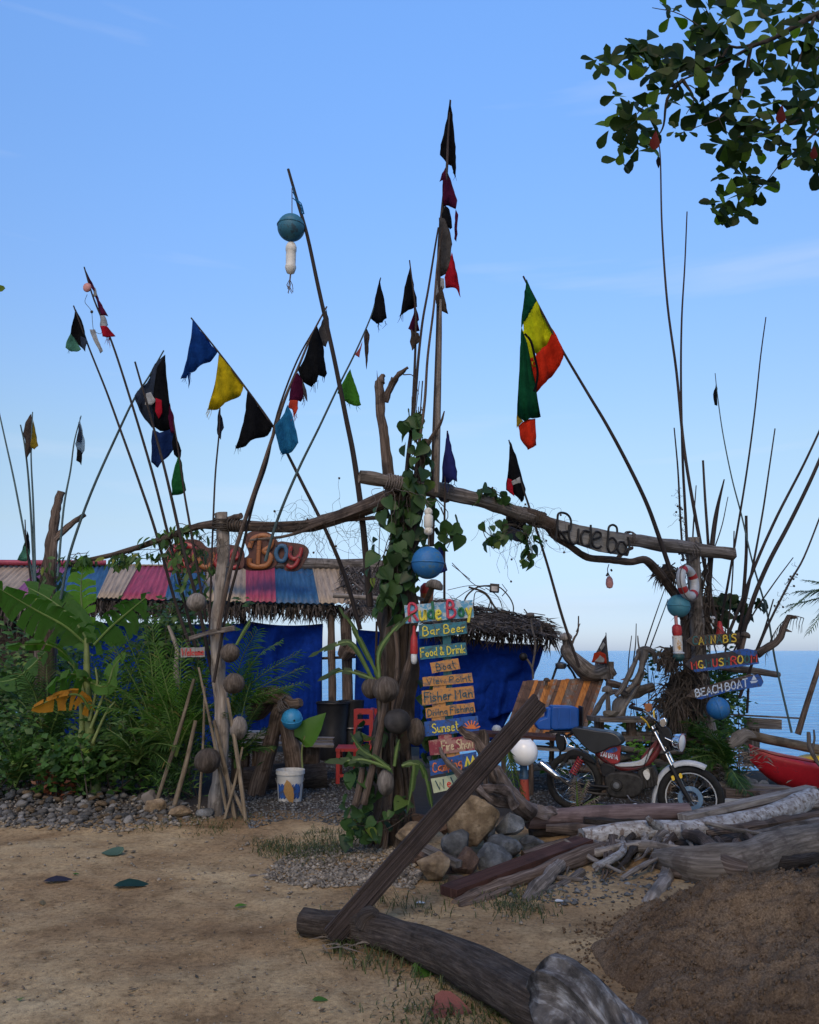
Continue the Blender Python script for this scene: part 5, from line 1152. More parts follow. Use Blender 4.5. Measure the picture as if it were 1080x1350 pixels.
# floats, ring and other things hanging from the gateway
def ballfloat(px, py, rpx, Y, mat, label, seam=(0, 0, 1), cord=None, group=None):
    t = T('float', label, 'float', P(px, py, Y), group); r = rpx * mpp(Y) * 1.03
    mb = MB(); mb.ball(P(px, py, Y), r, 28, 18); mb.build('ball', mat, t)
    mb = MB(); mb.torus(P(px, py, Y), r * .985, r * .06, seam, 36, 6); mb.build('seam', mat, t)
    if cord: mb = MB(); mb.tube(smooth(PL(cord, Y), 3), .006, 5); mb.build('cord', M['rope'], t)
    return t
ballfloat(564, 742, 21, 7.0, M['buoyblue'], 'large blue ball float hanging right of the leafy trunk', (.03, 0, 1), [(566, 722), (565, 706)])
t = T('float', 'white ribbed bottle float hanging over the large blue ball', 'float', P(565, 704, 7.0))
mb = MB(); u = mpp(7.0); mb.lathe(P(565, 706, 7.0), [(0, 0), (4 * u, 1.5 * u), (6 * u, 4 * u), (5.6 * u, 9 * u), (4.4 * u, 10 * u), (6.2 * u, 12 * u), (6.2 * u, 26 * u), (4.4 * u, 28 * u), (5.6 * u, 30 * u), (5.4 * u, 34 * u), (3 * u, 37 * u), (0, 38 * u)], n=18); mb.build('body', M['floatwhite'], t)
mb = MB(); mb.tube(smooth(PL([(565, 668), (560, 662), (552, 655)], 7.0), 3), .005, 5); mb.build('cord', M['rope'], t)
ballfloat(895, 799, 14.5, 9.3, M['buoyaqua'], 'aqua ball float hanging under the life ring', (.1, 0, 1), [(892, 785), (890, 765)])
ballfloat(947, 934, 14, 9.2, M['buoyblue'], 'blue ball float with a slanting double seam under the beach boat board', (.9, -.25, .28))
ballfloat(385, 948, 13, 9.0, paint('bright blue float', (.02, .20, .42), .5, (.02, .11, .25), 9, .2), 'small bright blue ball tied to the bent stump left of the hut opening', (0, -.4, 1), [(382, 936), (378, 928), (372, 924)])
mb = MB(); mb.ball(P(388, 950, 8.9), .012, 8, 6); mb.build('hole', M['black'], [o for o in COL.objects if o.name.startswith('float') and 'bright blue ball' in o.get('label', '')][0])
t = T('life_ring', 'white and red life ring tied to the right gate post', 'life ring', P(907, 790, 9.25)); c = P(907, 768, 9.25); u = mpp(9.0)
for k in range(8):
    mb = MB(); mb.torus(c, 18.5 * u, 6.2 * u, (.25, -1, .12), 12, 12, (k * 45 - 11 + (0 if k % 2 else 0), k * 45 + 34)); 
red_ = k = None
for k in range(4):
    a0 = 20 + k * 90
    mb = MB(); mb.torus(c, 18.5 * u, 6.3 * u, (.95, -1, .12), 6, 12, (a0, a0 + 22)); mb.build('red_band', M['floatred'], t)
    mb = MB(); mb.torus(c, 18.5 * u, 6.1 * u, (.95, -1, .12), 14, 12, (a0 + 22, a0 + 90)); mb.build('ring_section', M['white'], t)
mb = MB(); mb.torus(c + Vector((.01, -.03, 0)), 25 * u, .006, (.95, -1, .12), 40, 5); mb.build('grab_line', M['rope'], t)
t = T('float', 'red topped white and rusty yellow float above the dark green one, on the right post', 'float', P(894, 868, 9.25)); u = mpp(9.25)
mb = MB(); mb.lathe(P(893, 838, 9.25), [(0, 0), (5.5 * u, 0), (6.4 * u, 4 * u), (6.2 * u, 11 * u), (4 * u, 14 * u), (0, 15 * u)], n=16); mb.build('red_top', M['floatred'], t)
mb = MB(); mb.lathe(P(894, 859, 9.25), [(0, 0), (6 * u, 0), (6.4 * u, 10 * u), (6.4 * u, 20 * u), (0, 21 * u)], n=16); mb.build('body', paint('white and rust', (.62, .60, .56), .6, (.45, .22, .04), 16, 1.0), t)
mb = MB(); mb.tube(PL([(892, 825), (891, 812)], 9.25), .02, 6); mb.build('neck', M['pinkbuoy'], t)
t = T('float', 'dark green float with a white collar at the bottom of the float string', 'float', P(894, 872, 9.24))
mb = MB(); mb.ball(P(895, 866, 9.24), 7.4 * u, 16, 10, (1, 1, .8)); mb.build('body', M['floatgreen'], t); mb = MB(); mb.torus(P(895, 861, 9.24), 5.5 * u, 1.8 * u, n=18, m=8); mb.build('collar', M['white'], t)
t = T('float', 'small faded pink bottle float dangling from the gate branch', 'float', P(804, 768, 8.8))
mb = MB(); mb.lathe(P(804, 776, 8.8), [(0, 0), (.03, .01), (.042, .05), (.036, .10), (.018, .13), (0, .135)], n=14); mb.build('body', M['pinkbuoy'], t)
mb = MB(); mb.tube(smooth(PL([(804, 760), (801, 752), (803, 744)], 8.8), 3), .005, 5)
for k in range(7): mb.ball(P(804 + rnd(-4, 4), rnd(745, 762), 8.8), .012, 6, 4)
mb.build('bead_string', M['twig'], t)
mb = MB(); mb.lathe(P(950, 838, 9.6), [(.055, 0), (.05, .02), (.02, .16), (0, .17)], n=14); mb.lathe(P(950, 838, 9.6), [(0, -.004), (.055, -.004)], n=14); one(mb, 'marker_cone', M['floatred'], 'small red cone on the sign cluster over the cannabis board', 'cone')

# bent metal "Rude bo" panel on the beam
rb = T('carved_sign', 'grey panel with bent black tube letters Rude boy hung along the right beam', 'sign', P(780, 740, 8.5))
q = [P(735, 690, 8.40), P(828, 708, 8.75), P(836, 731, 8.78), P(742, 706, 8.42)]
q = [P(731, 683, 8.42), P(836, 703, 8.78), P(838, 733, 8.78), P(740, 717, 8.42)]
def rmap(u, v, off=0): 
    p = q[3].lerp(q[2], u).lerp(q[0].lerp(q[1], u), v); p.y -= off + .02; return p
mb = MB(); mb.prism([P(735, 688, 8.24), P(826, 706, 8.58), P(828, 733, 8.58), P(790, 727, 8.45), P(760, 717, 8.32), P(740, 710, 8.24)], (0, .03, 0)); mb.build('panel', M['greyboard'], rb, False)
blk = M['black']
for pts in [[(733, 712), (735, 690), (736, 678), (742, 676), (749, 679), (753, 687), (751, 699), (740, 702)], [(738, 700), (744, 708), (750, 716)],
            [(751, 692), (750, 705), (753, 715), (758, 717), (762, 710), (763, 697)], [(763, 697), (762, 712), (764, 718)],
            [(777, 701), (770, 700), (766, 708), (769, 719), (776, 718), (779, 710)], [(779, 692), (779, 705), (778, 722)],
            [(782, 711), (791, 708), (792, 703), (786, 701), (781, 708), (782, 719), (788, 723), (793, 720)],
            [(801, 722), (802, 705), (803, 695), (808, 692), (813, 695), (814, 702)], [(802, 712), (808, 709), (813, 716), (811, 725), (805, 729), (801, 722)],
            [(823, 715), (817, 715), (814, 723), (818, 730), (824, 729), (826, 721), (822, 715)], [(828, 708), (830, 720), (827, 732)]]:
    mb = MB(); mb.tube(smooth([P(x, y, 8.21 + (x - 735) / 93 * .34) for x, y in pts], 4), .012, 8); mb.build('tube_letter', blk, rb)
ballm = None
# lamp and wire arcs on the right roof
t = T('wire_lamp', 'small square floodlight on bent wire hoops above the right thatch', 'floodlight', P(640, 800, 11.9))
mb = MB()
for (pts, r) in [([(610, 800), (616, 785), (630, 774), (648, 772)], .012), ([(648, 772), (660, 775), (672, 788), (677, 800), (676, 812)], .010), ([(618, 774), (640, 782), (652, 800), (660, 806), (672, 808)], .016), ([(640, 775), (655, 785), (662, 800), (660, 812)], .007),
                 ([(620, 764), (605, 752), (596, 745)], .006), ([(596, 742), (622, 768), (640, 778)], .006), ([(590, 778), (620, 772), (650, 774)], .005), ([(624, 800), (628, 780), (646, 790), (640, 812)], .007), ([(600, 790), (625, 776), (645, 790), (650, 812)], .006), ([(669, 778), (662, 786)], .007), ([(662, 770), (668, 778)], .005)]:
    mb.tube(smooth(PL(pts, 11.9), 4), r, 6)
mb.build('hoops', M['twig'], t)
mb = MB(); mb.bar(P(646, 775, 11.85), P(658, 776, 11.85), .08, .11, (0, .3, 1)); mb.build('lamp_body', M['black'], t, False)
mb = MB(); mb.bar(P(648, 776, 11.795), P(656, 776.5, 11.795), .01, .075, (0, .3, 1)); mb.build('lamp_glass', M['steel'], t, False)
t = T('twig_ornament', 'forked twig with a dark bulb head standing before the blue tarp right end', 'ornament', P(703, 900, 11.0))
mb = MB(); mb.tube(smooth(PL([(703, 895), (702, 882), (697, 872), (693, 868)], 11.0), 3), .014, 6); mb.tube(smooth(PL([(702, 880), (705, 862), (706, 845), (702, 830), (700, 808)], 11.0), 3), .014, 6); mb.tube(PL([(700, 808), (719, 811)], 11), .006, 4); mb.tube(PL([(698, 812), (691, 803)], 11), .008, 4); mb.build('twig', M['drift'], t)
mb = MB(); mb.ball(P(690, 866, 11), .055, 14, 10); mb.build('bulb', M['black'], t)
mb = MB(); mb.ball(P(699, 811, 11), .05, 12, 8, (1.2, 1, .7)); mb.build('shell', M['coconutpale'], t)
mb = MB(); mb.torus(P(744, 898, 10.4), .001, .001, n=3, m=3)
# big letters standing on the ridge
bs = T('ridge_sign', 'big cut out letters Rude Boy on brown backing along the hut ridge', 'sign', P(330, 752, 12.9))
def blob(pts, Y, d, mat, name, grow=0):
    q = smooth(PL(pts, Y), 5, closed=True); mb = MB(); mb.prism(q, (0, d, 0)); return mb.build(name, mat, bs, False)
brn = paint('brown backing', (.085, .035, .028), .8, (.05, .025, .02)); SY = 12.75
blob([(322, 712), (328, 702), (342, 700), (358, 704), (366, 715), (364, 728), (366, 742), (356, 750), (338, 752), (322, 750), (320, 738), (328, 730)], SY, .05, brn, 'backing')
blob([(360, 722), (368, 714), (382, 715), (400, 718), (407, 726), (402, 740), (392, 752), (376, 752), (374, 744), (362, 740)], SY + .01, .05, brn, 'backing')
blob([(215, 740), (222, 722), (240, 712), (262, 712), (275, 722), (300, 718), (318, 722), (322, 735), (318, 750), (290, 752), (240, 756), (218, 752)], SY - .2, .05, brn, 'backing')
def stroke(pts, Y, r, mat, name='letter', closed=False):
    r *= .72; mb = MB(); q = smooth(PL(pts, Y), 6, closed=closed)
    if closed: q.append(q[0])
    mb.tube(q, r, 8, sx=1.0, caps=not closed); 
    for v in mb.v: v.y = Y + (v.y - Y) * .5
    return mb.build(name, mat, bs)
stroke([(329, 722), (334, 710), (348, 706), (358, 711), (356, 721), (348, 726), (357, 734), (352, 745), (338, 747), (329, 744), (329, 736)], SY - .04, .055, M['orange']); stroke([(342, 712), (341, 728), (340, 744)], SY - .05, .045, M['orange'])
stroke([(369, 720), (364, 728), (367, 738), (374, 739), (378, 730), (376, 721)], SY - .04, .045, paint('sign blue', (.02, .08, .16), .6), closed=True)
stroke([(384, 720), (382, 732), (388, 737), (395, 732), (398, 722)], SY - .04, .045, M['redpaint']); stroke([(396, 730), (391, 743), (384, 748), (378, 745)], SY - .04, .045, M['redpaint'])
stroke([(224, 752), (226, 730), (240, 718), (256, 724), (250, 736), (236, 738), (250, 750)], SY - .24, .06, M['redpaint']); stroke([(264, 728), (264, 744), (274, 748), (280, 740), (281, 728)], SY - .24, .05, M['orange']); stroke([(290, 728), (284, 740), (290, 748), (298, 744)], SY - .24, .05, M['redpaint']); stroke([(303, 738), (314, 734), (308, 726), (301, 738), (306, 748), (316, 746)], SY - .24, .045, M['redpaint'])

# welcome plaque by the left post
t = T('welcome_plaque', 'small hanging grey plaque with red Welcome beside the left gate post', 'sign', P(255, 867, 8.2))
o, mf = board(t, [(238, 854), (270, 853), (270, 866), (238, 867)], 8.2, M['greyboard'], .015); lettering('Welcome', mf, o, paint('plaque red', (.35, .02, .02), .6), .06, .95, .18, .88, .7, seed=3)
mb = MB(); mb.tube(PL([(250, 854), (240, 838), (255, 832), (264, 853)], 8.2), .003, 4); mb.build('cord', M['rope'], t)
# three arrow boards on the right cluster
t = T('direction_board', 'arrow shaped board reading cannabis in yellow and green letters, top of the right cluster', 'sign', P(940, 852, 9.5))
mb = MB(); pts = [(905, 845), (913, 838), (975, 834), (976, 848), (914, 852)]; mb.prism(PL(pts, 9.4), (0, .03, 0)); o = mb.build('board', M['driftbrown'], t, False)
def pxmap(tl, tr, br, bl, Y):
    a, b, c, d = [P(*p, Y) for p in (tl, tr, br, bl)]
    return lambda u, v, off=0: d.lerp(c, u).lerp(a.lerp(b, u), v) + Vector((0, -off - .002, 0))
mp_ = pxmap((912, 838), (973, 834), (973, 848), (913, 852), 9.4); dg = paint('letter dark teal', (.015, .11, .12), .6)
lettering('CANNABIS', mp_, o, None, .02, .95, .14, .86, .7, cols=[dg, lye, dg, lye, dg, lye, dg, lye], seed=2)
t = T('direction_board', 'dark arrow board with red, yellow and green MG.MUSHROOM letters, middle of the right cluster', 'sign', P(950, 885, 9.5))
mb = MB(); mb.prism(PL([(903, 876), (916, 865), (962, 859), (985, 855), (998, 858), (1001, 874), (960, 880), (915, 886)], 9.35), (0, .035, 0)); o = mb.build('board', paint('board dark', (.03, .028, .035), .8, (.06, .05, .05)), t, False)
mb = MB(); mb.prism(PL([(914, 883), (950, 878), (1001, 873), (1001, 875), (960, 881), (935, 884), (917, 886)], 9.345), (0, .02, 0)); mb.build('blue_edge', bdb, t, False)
mb = MB(); mb.prism(PL([(965, 858), (985, 855), (998, 858), (999, 865), (975, 864)], 9.345), (0, .02, 0)); mb.build('blue_corner', bdb, t, False)
mp_ = pxmap((909, 870), (1000, 860), (1000, 874), (911, 884), 9.35)
lettering('MG.MUSHROOM', mp_, o, None, .02, .97, .12, .84, .7, cols=[lr, lye, lwh, dg, lr, lye, dg, lr, lye, dg, lr], seed=4)
t = T('direction_board', 'brown and blue arrow board with white BEACH BOAT letters, lowest of the right cluster', 'sign', P(950, 918, 9.5))
mb = MB(); mb.prism(PL([(906, 918), (915, 909), (990, 889), (1003, 890), (1007, 899), (1004, 905), (960, 912), (925, 922)], 9.3), (0, .035, 0)); o = mb.build('board', M['driftbrown'], t, False)
mb = MB(); mb.prism(PL([(918, 921), (935, 914), (960, 908), (985, 893), (1000, 889), (1007, 899), (1004, 905), (960, 912), (925, 922)], 9.295), (0, .02, 0)); mb.build('blue_paint', bdb, t, False)
mp_ = pxmap((916, 909), (985, 894), (986, 906), (918, 920), 9.295); lettering('BEACH BOAT', mp_, o, lwh, .0, 1.0, .10, .95, .75, jit=.15, seed=6)
mb = MB(); mb.prism(PL([(991, 897), (994, 890), (998, 896)], 9.29), (0, .006, 0)); mb.build('sail', lwh, o, False); mb = MB(); mb.prism(PL([(989, 898), (1000, 897), (997, 900), (991, 901)], 9.29), (0, .006, 0)); mb.build('hull', lwh, o, False)
# mushroom finial by the boards
def mushroom(px, py, s, Y, label, cm, sm, ax=(0, 0, 1), ln=14):
    t = T('mushroom_ornament', label, 'ornament', P(px, py + ln, Y)); u = mpp(Y); ax = Vector(ax).normalized(); c = P(px, py, Y)
    mb = MB(); mb.tube([c - ax * ln * u, c], [s * .45 * u, s * .38 * u], 8, .15); mb.build('stalk', sm, t)
    mb = MB(); mb.lathe(c - ax * s * .3 * u, [(0, .1 * s * u), (s * .9 * u, 0), (s * u, .15 * s * u), (s * .85 * u, .7 * s * u), (s * .45 * u, 1.0 * s * u), (0, 1.1 * s * u)], ax, 16); mb.build('cap', cm, t); return t
mushroom(983, 838, 6.5, 9.6, 'brown wooden mushroom leaning right of the cannabis board', M['coconut'], M['driftbrown'], (.35, 0, 1), 22)
mushroom(801, 910, 7.5, 9.9, 'grey wooden mushroom standing on the plank table behind the motorbike', M['drift'], M['drift'], ln=26)
mushroom(868, 873, 6, 10.2, 'small grey mushroom left of the dark green float', M['drift'], M['drift'], ln=12)
mushroom(721, 897, 4.5, 10.6, 'little dark mushroom at the top of the slatted panel', M['coconut'], M['driftbrown'], (.2, 0, 1), 6)
mushroom(940, 815, 3.5, 9.6, 'tiny white mushroom among the sign cluster poles', M['white'], M['white'], ln=8)

# ------------------------------------------------------------ plants on the left
def frond(parent, pts, ll, lw, mat, n=26, droop=.5, seed=0, name='frond', twist=0.0, rachis=M['midrib'], start=.12):
    """palm leaf: a curved rib with paired folded leaflets"""
    rr = random.Random(seed); q = smooth(pts, 8); mb = MB(); m = len(q) - 1; mb.tube(q, [.012, .008, .003], 5, mi=1)
    for i in range(n):
        t = start + (1 - start) * (i + .5) / n; k = min(int(t * m), m - 1); p = q[k].lerp(q[k + 1], t * m - k); tg = (q[k + 1] - q[k]).normalized()
        sdv = tg.cross(Vector((0, 0, 1)))
        if sdv.length < .2: sdv = tg.cross(Vector((0, 1, 0)))
        sdv.normalize(); sdv = Matrix.Rotation(twist, 3, tg) @ sdv; up = sdv.cross(tg)
        for sg in (1, -1):
            l = ll * (math.sin(math.pi * (.12 + .8 * t)) ** .6) * rr.uniform(.8, 1.1)
            d = (sdv * sg * .85 + tg * (.55 + .5 * t) + up * rr.uniform(-.05, .25)).normalized()
            a = p; b_ = p + d * l * .5 + Vector((0, 0, -droop * l * .10)); c = p + d * l * .92 + Vector((rr.uniform(-.02, .02), 0, -droop * l * rr.uniform(.35, .6)))
            wv = d.cross(up).normalized() * 1; wv = tg * lw
            i0 = len(mb.v); mb.v += [a - wv * .4, a + wv * .4, b_ - wv, b_ + wv, c, b_ + up * lw * .5]
            mb.face((i0, i0 + 1, i0 + 5)); mb.face((i0, i0 + 5, i0 + 2)); mb.face((i0 + 1, i0 + 3, i0 + 5)); mb.face((i0 + 2, i0 + 5, i0 + 4)); mb.face((i0 + 5, i0 + 3, i0 + 4))
    return mb.build(name, [mat, rachis], parent)
def palm(label, base, tips, ll, lw, mat, seed, n=24, droop=.5, cat='palm', trunk=True, arch_=.5):
    rr = random.Random(seed); base = Vector(base); t = T('young_palm', label, cat, base)
    for i, tp in enumerate(tips):
        tp = Vector(tp); d = tp - base; mid = base + d * .5 + Vector((0, 0, d.length * arch_ * rr.uniform(.2, .5))); m1 = base + d * .2 + Vector((0, 0, d.length * arch_ * .35))
        frond(t, [base + Vector((0, 0, .02)), m1, mid, tp], ll, lw, mat, n, droop, seed * 10 + i, twist=rr.uniform(-.5, .5))
    return t
def fan(base, Y, px0, angs, l0, rr):
    out = []
    for a in angs:
        l = l0 * rr.uniform(.8, 1.15); out.append(Vector(base) + Vector((math.cos(R(a)) * l, rr.uniform(-.5, .25) * l, math.sin(R(a)) * l)))
    return out
rr = random.Random(12)
def bananaleaf(parent, pts, W, mat, seed=0, side=None, droop=.35, tears=12, name='leaf', lab=None):
    r_ = random.Random(seed); q = smooth(pts, 7); m = len(q) - 1; mb = MB()
    ns = tears * 3
    for sg in (1, -1):
        gap = [r_.random() < .35 for _ in range(tears + 1)]
        for i in range(tears):
            t0, t1 = i / tears, (i + 1) / tears - (.012 if gap[i] else 0); dd = r_.uniform(.6, 1.5) if gap[i] or gap[max(0, i - 1)] else 1.0; skew = r_.uniform(-.03, .05)
            rows = []
            for s_ in range(3):
                t = t0 + (t1 - t0) * s_ / 2; k = min(int(t * m), m - 1); p = q[k].lerp(q[k + 1], t * m - k); tg = (q[k + 1] - q[k]).normalized()
                sd_ = (Vector(side) if side else tg.cross(Vector((0, -.75, .65)))).normalized(); sd_ = (sd_ - tg * sd_.dot(tg)).normalized()
                wd = W * (math.sin(math.pi * min(1, .06 + t * .93)) ** .55)
                rows.append([p, p + sd_ * sg * wd * .5 + tg * skew + Vector((0, 0, .02 - wd * droop * dd * .15)), p + sd_ * sg * wd * (1 - .15 * droop * dd) + tg * skew * 2 + Vector((0, 0, -wd * droop * dd * .75))])
            b0 = len(mb.v)
            for r3 in rows: mb.v += r3
            for s_ in range(2):
                for c in range(2):
                    a = b0 + s_ * 3 + c; mb.face((a, a + 1, a + 4, a + 3), [((t0 + (t1 - t0) * (s_ + q_) / 2) * 12 + sg, (c + c_) / 2) for q_, c_ in ((0, 0), (0, 1), (1, 1), (1, 0))])
    o = mb.build(name, mat, parent); mb = MB(); mb.tube(q, [.014, .012, .004], 6); mb.build('midrib', M['midrib'], o)
    if lab: o['label'] = lab
    return o
BP = T('banana_plant', 'banana plant with wide torn green leaves and one yellow drooping leaf', 'banana plant', P(125, 1040, 9.0).xy.to_3d())
BY_ = 8.9
for pts, r in [([(125, 1050, 9), (122, 1000, 9), (118, 950, 8.95), (115, 900, 8.9), (114, 840, 8.9)], [.07, .06, .045, .025]), ([(98, 1050, 9), (100, 1000, 9), (108, 960, 8.95), (104, 900, 8.9)], [.05, .045, .03, .015])]:
    mb = MB(); mb.tube(smooth(PL(pts), 5), r, 12, .05); mb.build('stem', M['stem'], BP)
bananaleaf(BP, PL([(112, 848, 8.9), (85, 825, 8.8), (45, 803, 8.7), (-8, 772, 8.5)]), .25, M['banana'], 1, side=(.45, -.35, .75), tears=14)
bananaleaf(BP, PL([(118, 848, 8.9), (95, 815, 9.0), (65, 790, 9.0), (36, 774, 9.0)]), .22, M['banana'], 2, side=(.5, .3, .7), tears=6)
bananaleaf(BP, PL([(112, 835, 9.1), (108, 800, 9.2), (107, 770, 9.25), (110, 742, 9.3)]), .18, M['bananabright'], 3, side=(1, -.1, 0), droop=.05, tears=11, lab='upright bright green leaf, torn into strips')
bananaleaf(BP, PL([(124, 850, 8.9), (145, 828, 8.9), (168, 808, 8.9), (192, 788, 8.9)]), .21, M['banana'], 4, side=(-.6, -.4, .65), tears=12)
bananaleaf(BP, PL([(103, 905, 8.9), (95, 872, 8.8), (65, 850, 8.7), (16, 852, 8.6)]), .13, M['banana'], 5, side=(0, -.8, .45), tears=10)
bananaleaf(BP, PL([(118, 900, 8.85), (105, 890, 8.7), (88, 890, 8.6), (66, 905, 8.5)]), .15, M['banana'], 6, side=(0, -.7, .6), droop=1.0, tears=9)
bananaleaf(BP, PL([(118, 935, 8.8), (105, 917, 8.7), (80, 918, 8.6), (44, 933, 8.5)]), .11, M['bananayellow'], 7, side=(0, -.35, .9), droop=.8, tears=8, lab='yellow withered leaf')
bananaleaf(BP, PL([(118, 900, 8.9), (140, 905, 8.8), (150, 880, 8.8), (165, 860, 8.8)]), .10, M['banana'], 8, tears=6)
bananaleaf(BP, PL([(60, 860, 9.3), (40, 880, 9.3), (20, 895, 9.3), (-5, 900, 9.3)]), .16, M['banana'], 9, tears=6)
for i, pts in enumerate([[(120, 960), (135, 920), (143, 895), (150, 885)], [(118, 950), (128, 905), (126, 880)], [(122, 980), (140, 940), (152, 925)], [(115, 940), (107, 900), (98, 880), (90, 872)]]):
    mb = MB(); mb.tube(smooth(PL(pts, 8.85), 4), [.02, .014, .01], 7); mb.build('leaf_stalk', M['stem'], BP)
def leafy(label, centre, rad, n, size, mat, seed, cat='shrub', name='shrub', kind='oval', up=.3, stems=14):
    r_ = random.Random(seed); centre = Vector(centre); t = T(name, label, cat, Vector((centre.x, centre.y, 0))); mb = MB()
    st = []
    for k in range(stems):
        e = centre + Vector((r_.gauss(0, .5) * rad[0], r_.gauss(0, .5) * rad[1], r_.uniform(-.8, .9) * rad[2])); b0 = Vector((centre.x + r_.gauss(0, .35) * rad[0], centre.y + r_.gauss(0, .3) * rad[1], 0)); q = smooth([b0, (b0 + e) / 2 + Vector((r_.gauss(0, .06), 0, .05)), e], 4); mb.tube(q, [.008, .003], 4); st.append(q)
    mb.build('stems', M['twig'], t); mb = MB()
    for k in range(n):
        if r_.random() < .6: q = r_.choice(st); c = q[r_.randrange(len(q) // 3, len(q))] + Vector((r_.gauss(0, .05), r_.gauss(0, .05), r_.gauss(0, .05)))
        else: c = centre + Vector((r_.gauss(0, .42) * rad[0], r_.gauss(0, .42) * rad[1], r_.gauss(0, .42) * rad[2]))
        if c.z < .01: c.z = r_.uniform(.02, .1)
        a = r_.uniform(0, 6.28); d = Vector((math.cos(a), math.sin(a) * .6 - .2, r_.uniform(-.5, .6) + up)).normalized(); n_ = Vector((r_.gauss(0, .4), -.6, r_.uniform(.2, 1))).normalized(); sd_ = d.cross(n_).normalized(); l = size * r_.uniform(.5, 1.3); w_ = l * (.22 if kind == 'oval' else .35 if kind == 'round' else .07)
        i0 = len(mb.v); nn = sd_.cross(d) * w_ * .3
        mb.v += [c, c + d * l * .4 + sd_ * w_ + nn, c + d * l - Vector((0, 0, l * .2)), c + d * l * .4 - sd_ * w_ + nn, c + d * l * .42]
        mb.face((i0, i0 + 1, i0 + 4)); mb.face((i0 + 1, i0 + 2, i0 + 4)); mb.face((i0 + 2, i0 + 3, i0 + 4)); mb.face((i0 + 3, i0, i0 + 4))
    tag(mb.build('foliage', mat, t), kind='stuff'); return t
def C(px, py, Y): return P(px, py, Y)
leafy('dark low shrub at the far left behind the stone bank', C(15, 985, 9.1), (.55, .35, .45), 900, .09, M['shrub'], 1)
leafy('dark tangled shrub beneath the lowest banana leaf', C(60, 950, 9.4), (.6, .35, .5), 1100, .085, M['shrub'], 2)
leafy('low broad leaved bush in front of the banana stems', C(95, 1005, 8.9), (.5, .25, .28), 800, .10, M['shrub'], 3, kind='round')
leafy('leafy bush between the banana plant and the welcome plaque', C(175, 900, 9.6), (.8, .4, .9), 2400, .10, M['shrub'], 4)
leafy('light green shrub under the roof behind the left gate post', C(232, 840, 9.3), (.5, .3, .45), 1200, .09, leafmat('mid shrub leaf', (.03, .065, .018), (.06, .12, .03), None, .35, True), 5, kind='round')
leafy('dense shadowy undergrowth right of the banana stems', C(165, 990, 9.1), (.6, .3, .42), 1500, .10, M['shrub'], 6)
leafy('dark undergrowth round the foot of the left gate post', C(238, 985, 9.0), (.55, .3, .5), 1500, .11, M['shrub'], 7, kind='blade', up=.7)
leafy('dark bush against the hut wall behind the banana plant', C(30, 890, 10.4), (.9, .4, .7), 1500, .12, M['shrub'], 8)
leafy('dense dark hedge at the far left beyond the banana plant', C(-10, 930, 11.2), (.9, .4, .9), 2600, .13, M['shrub'], 29)
leafy('small reddish brown dying shrub low behind the stone bank', C(82, 1022, 8.9), (.25, .15, .14), 220, .08, leafmat('rusty leaf', (.10, .03, .015), (.16, .06, .03), None, .3, True), 9)
PT = [((205, 1000, 9.0), [(150, 850), (165, 835), (190, 820), (228, 850), (245, 900), (140, 900), (120, 930), (200, 815)], .42, M['palmlight'], 'young coconut palm with long light green fronds right of the banana plant'),
 ((300, 960, 9.1), [(400, 880), (395, 860), (385, 905), (370, 845), (340, 830), (335, 870), (400, 900)], .36, M['palmlight'], 'palm spreading arching fronds right of the left gate post over the tarpaulin'),
 ((60, 1010, 9.3), [(5, 905), (25, 880), (60, 860), (90, 900), (-20, 940), (40, 900)], .36, M['palm'], 'dark palm at the left under the banana leaves'),
 ((180, 1010, 8.8), [(120, 985), (140, 960), (215, 960), (235, 985), (170, 945), (130, 1020), (225, 1010)], .30, M['palm'], 'low palm with drooping narrow leaves behind the boulders'),
 ((245, 985, 8.9), [(225, 880), (250, 890), (275, 900), (215, 920), (262, 870), (282, 930)], .30, M['palm'], 'upright palm seedling in front of the left gate post'),
 ((215, 930, 9.8), [(180, 815), (210, 800), (245, 815), (160, 840), (270, 840), (228, 795)], .36, M['palm'], 'taller dark palm behind the welcome plaque'),
 ((232, 1000, 8.75), [(190, 880), (205, 850), (240, 845), (270, 880), (285, 925), (165, 915), (175, 960)], .34, M['palmlight'], 'bright strappy palm just in front of the left gate post'),
 ((150, 1000, 9.2), [(90, 880), (110, 850), (150, 830), (190, 850), (80, 930)], .34, M['palmlight'], 'fan of light fronds right behind the banana stems'),
 ((20, 1040, 9.0), [(-20, 985), (5, 975), (45, 990), (60, 1010), (30, 970)], .26, M['palm'], 'small palm seedling at the left end of the stone bank'),
 ((310, 1015, 8.7), [(345, 925), (330, 900), (350, 960), (300, 940), (360, 985)], .26, M['palm'], 'narrow leaved palm seedling beside the left gate post base'),
 ((960, 1020, 9.3), [(885, 985), (905, 950), (930, 960), (890, 1010), (980, 1055), (1000, 1060), (870, 1015), (940, 975), (985, 1045)], .34, M['palm'], 'cut palm fronds heaped behind the motorbike front wheel'),
 ((1120, 800, 9.2), [(1040, 798), (1035, 808), (1062, 765), (1066, 835), (1050, 780)], .26, M['palm'], 'palm whose frond tips reach in from the right edge')]
for i, (b_, tips, ll, mt, lb) in enumerate(PT):
    palm(lb, P(*b_), [P(x, y, b_[2] + rr.uniform(-.5, .1)) for x, y in tips], ll * .75, .009, mt, i + 3, n=30, droop=.6)
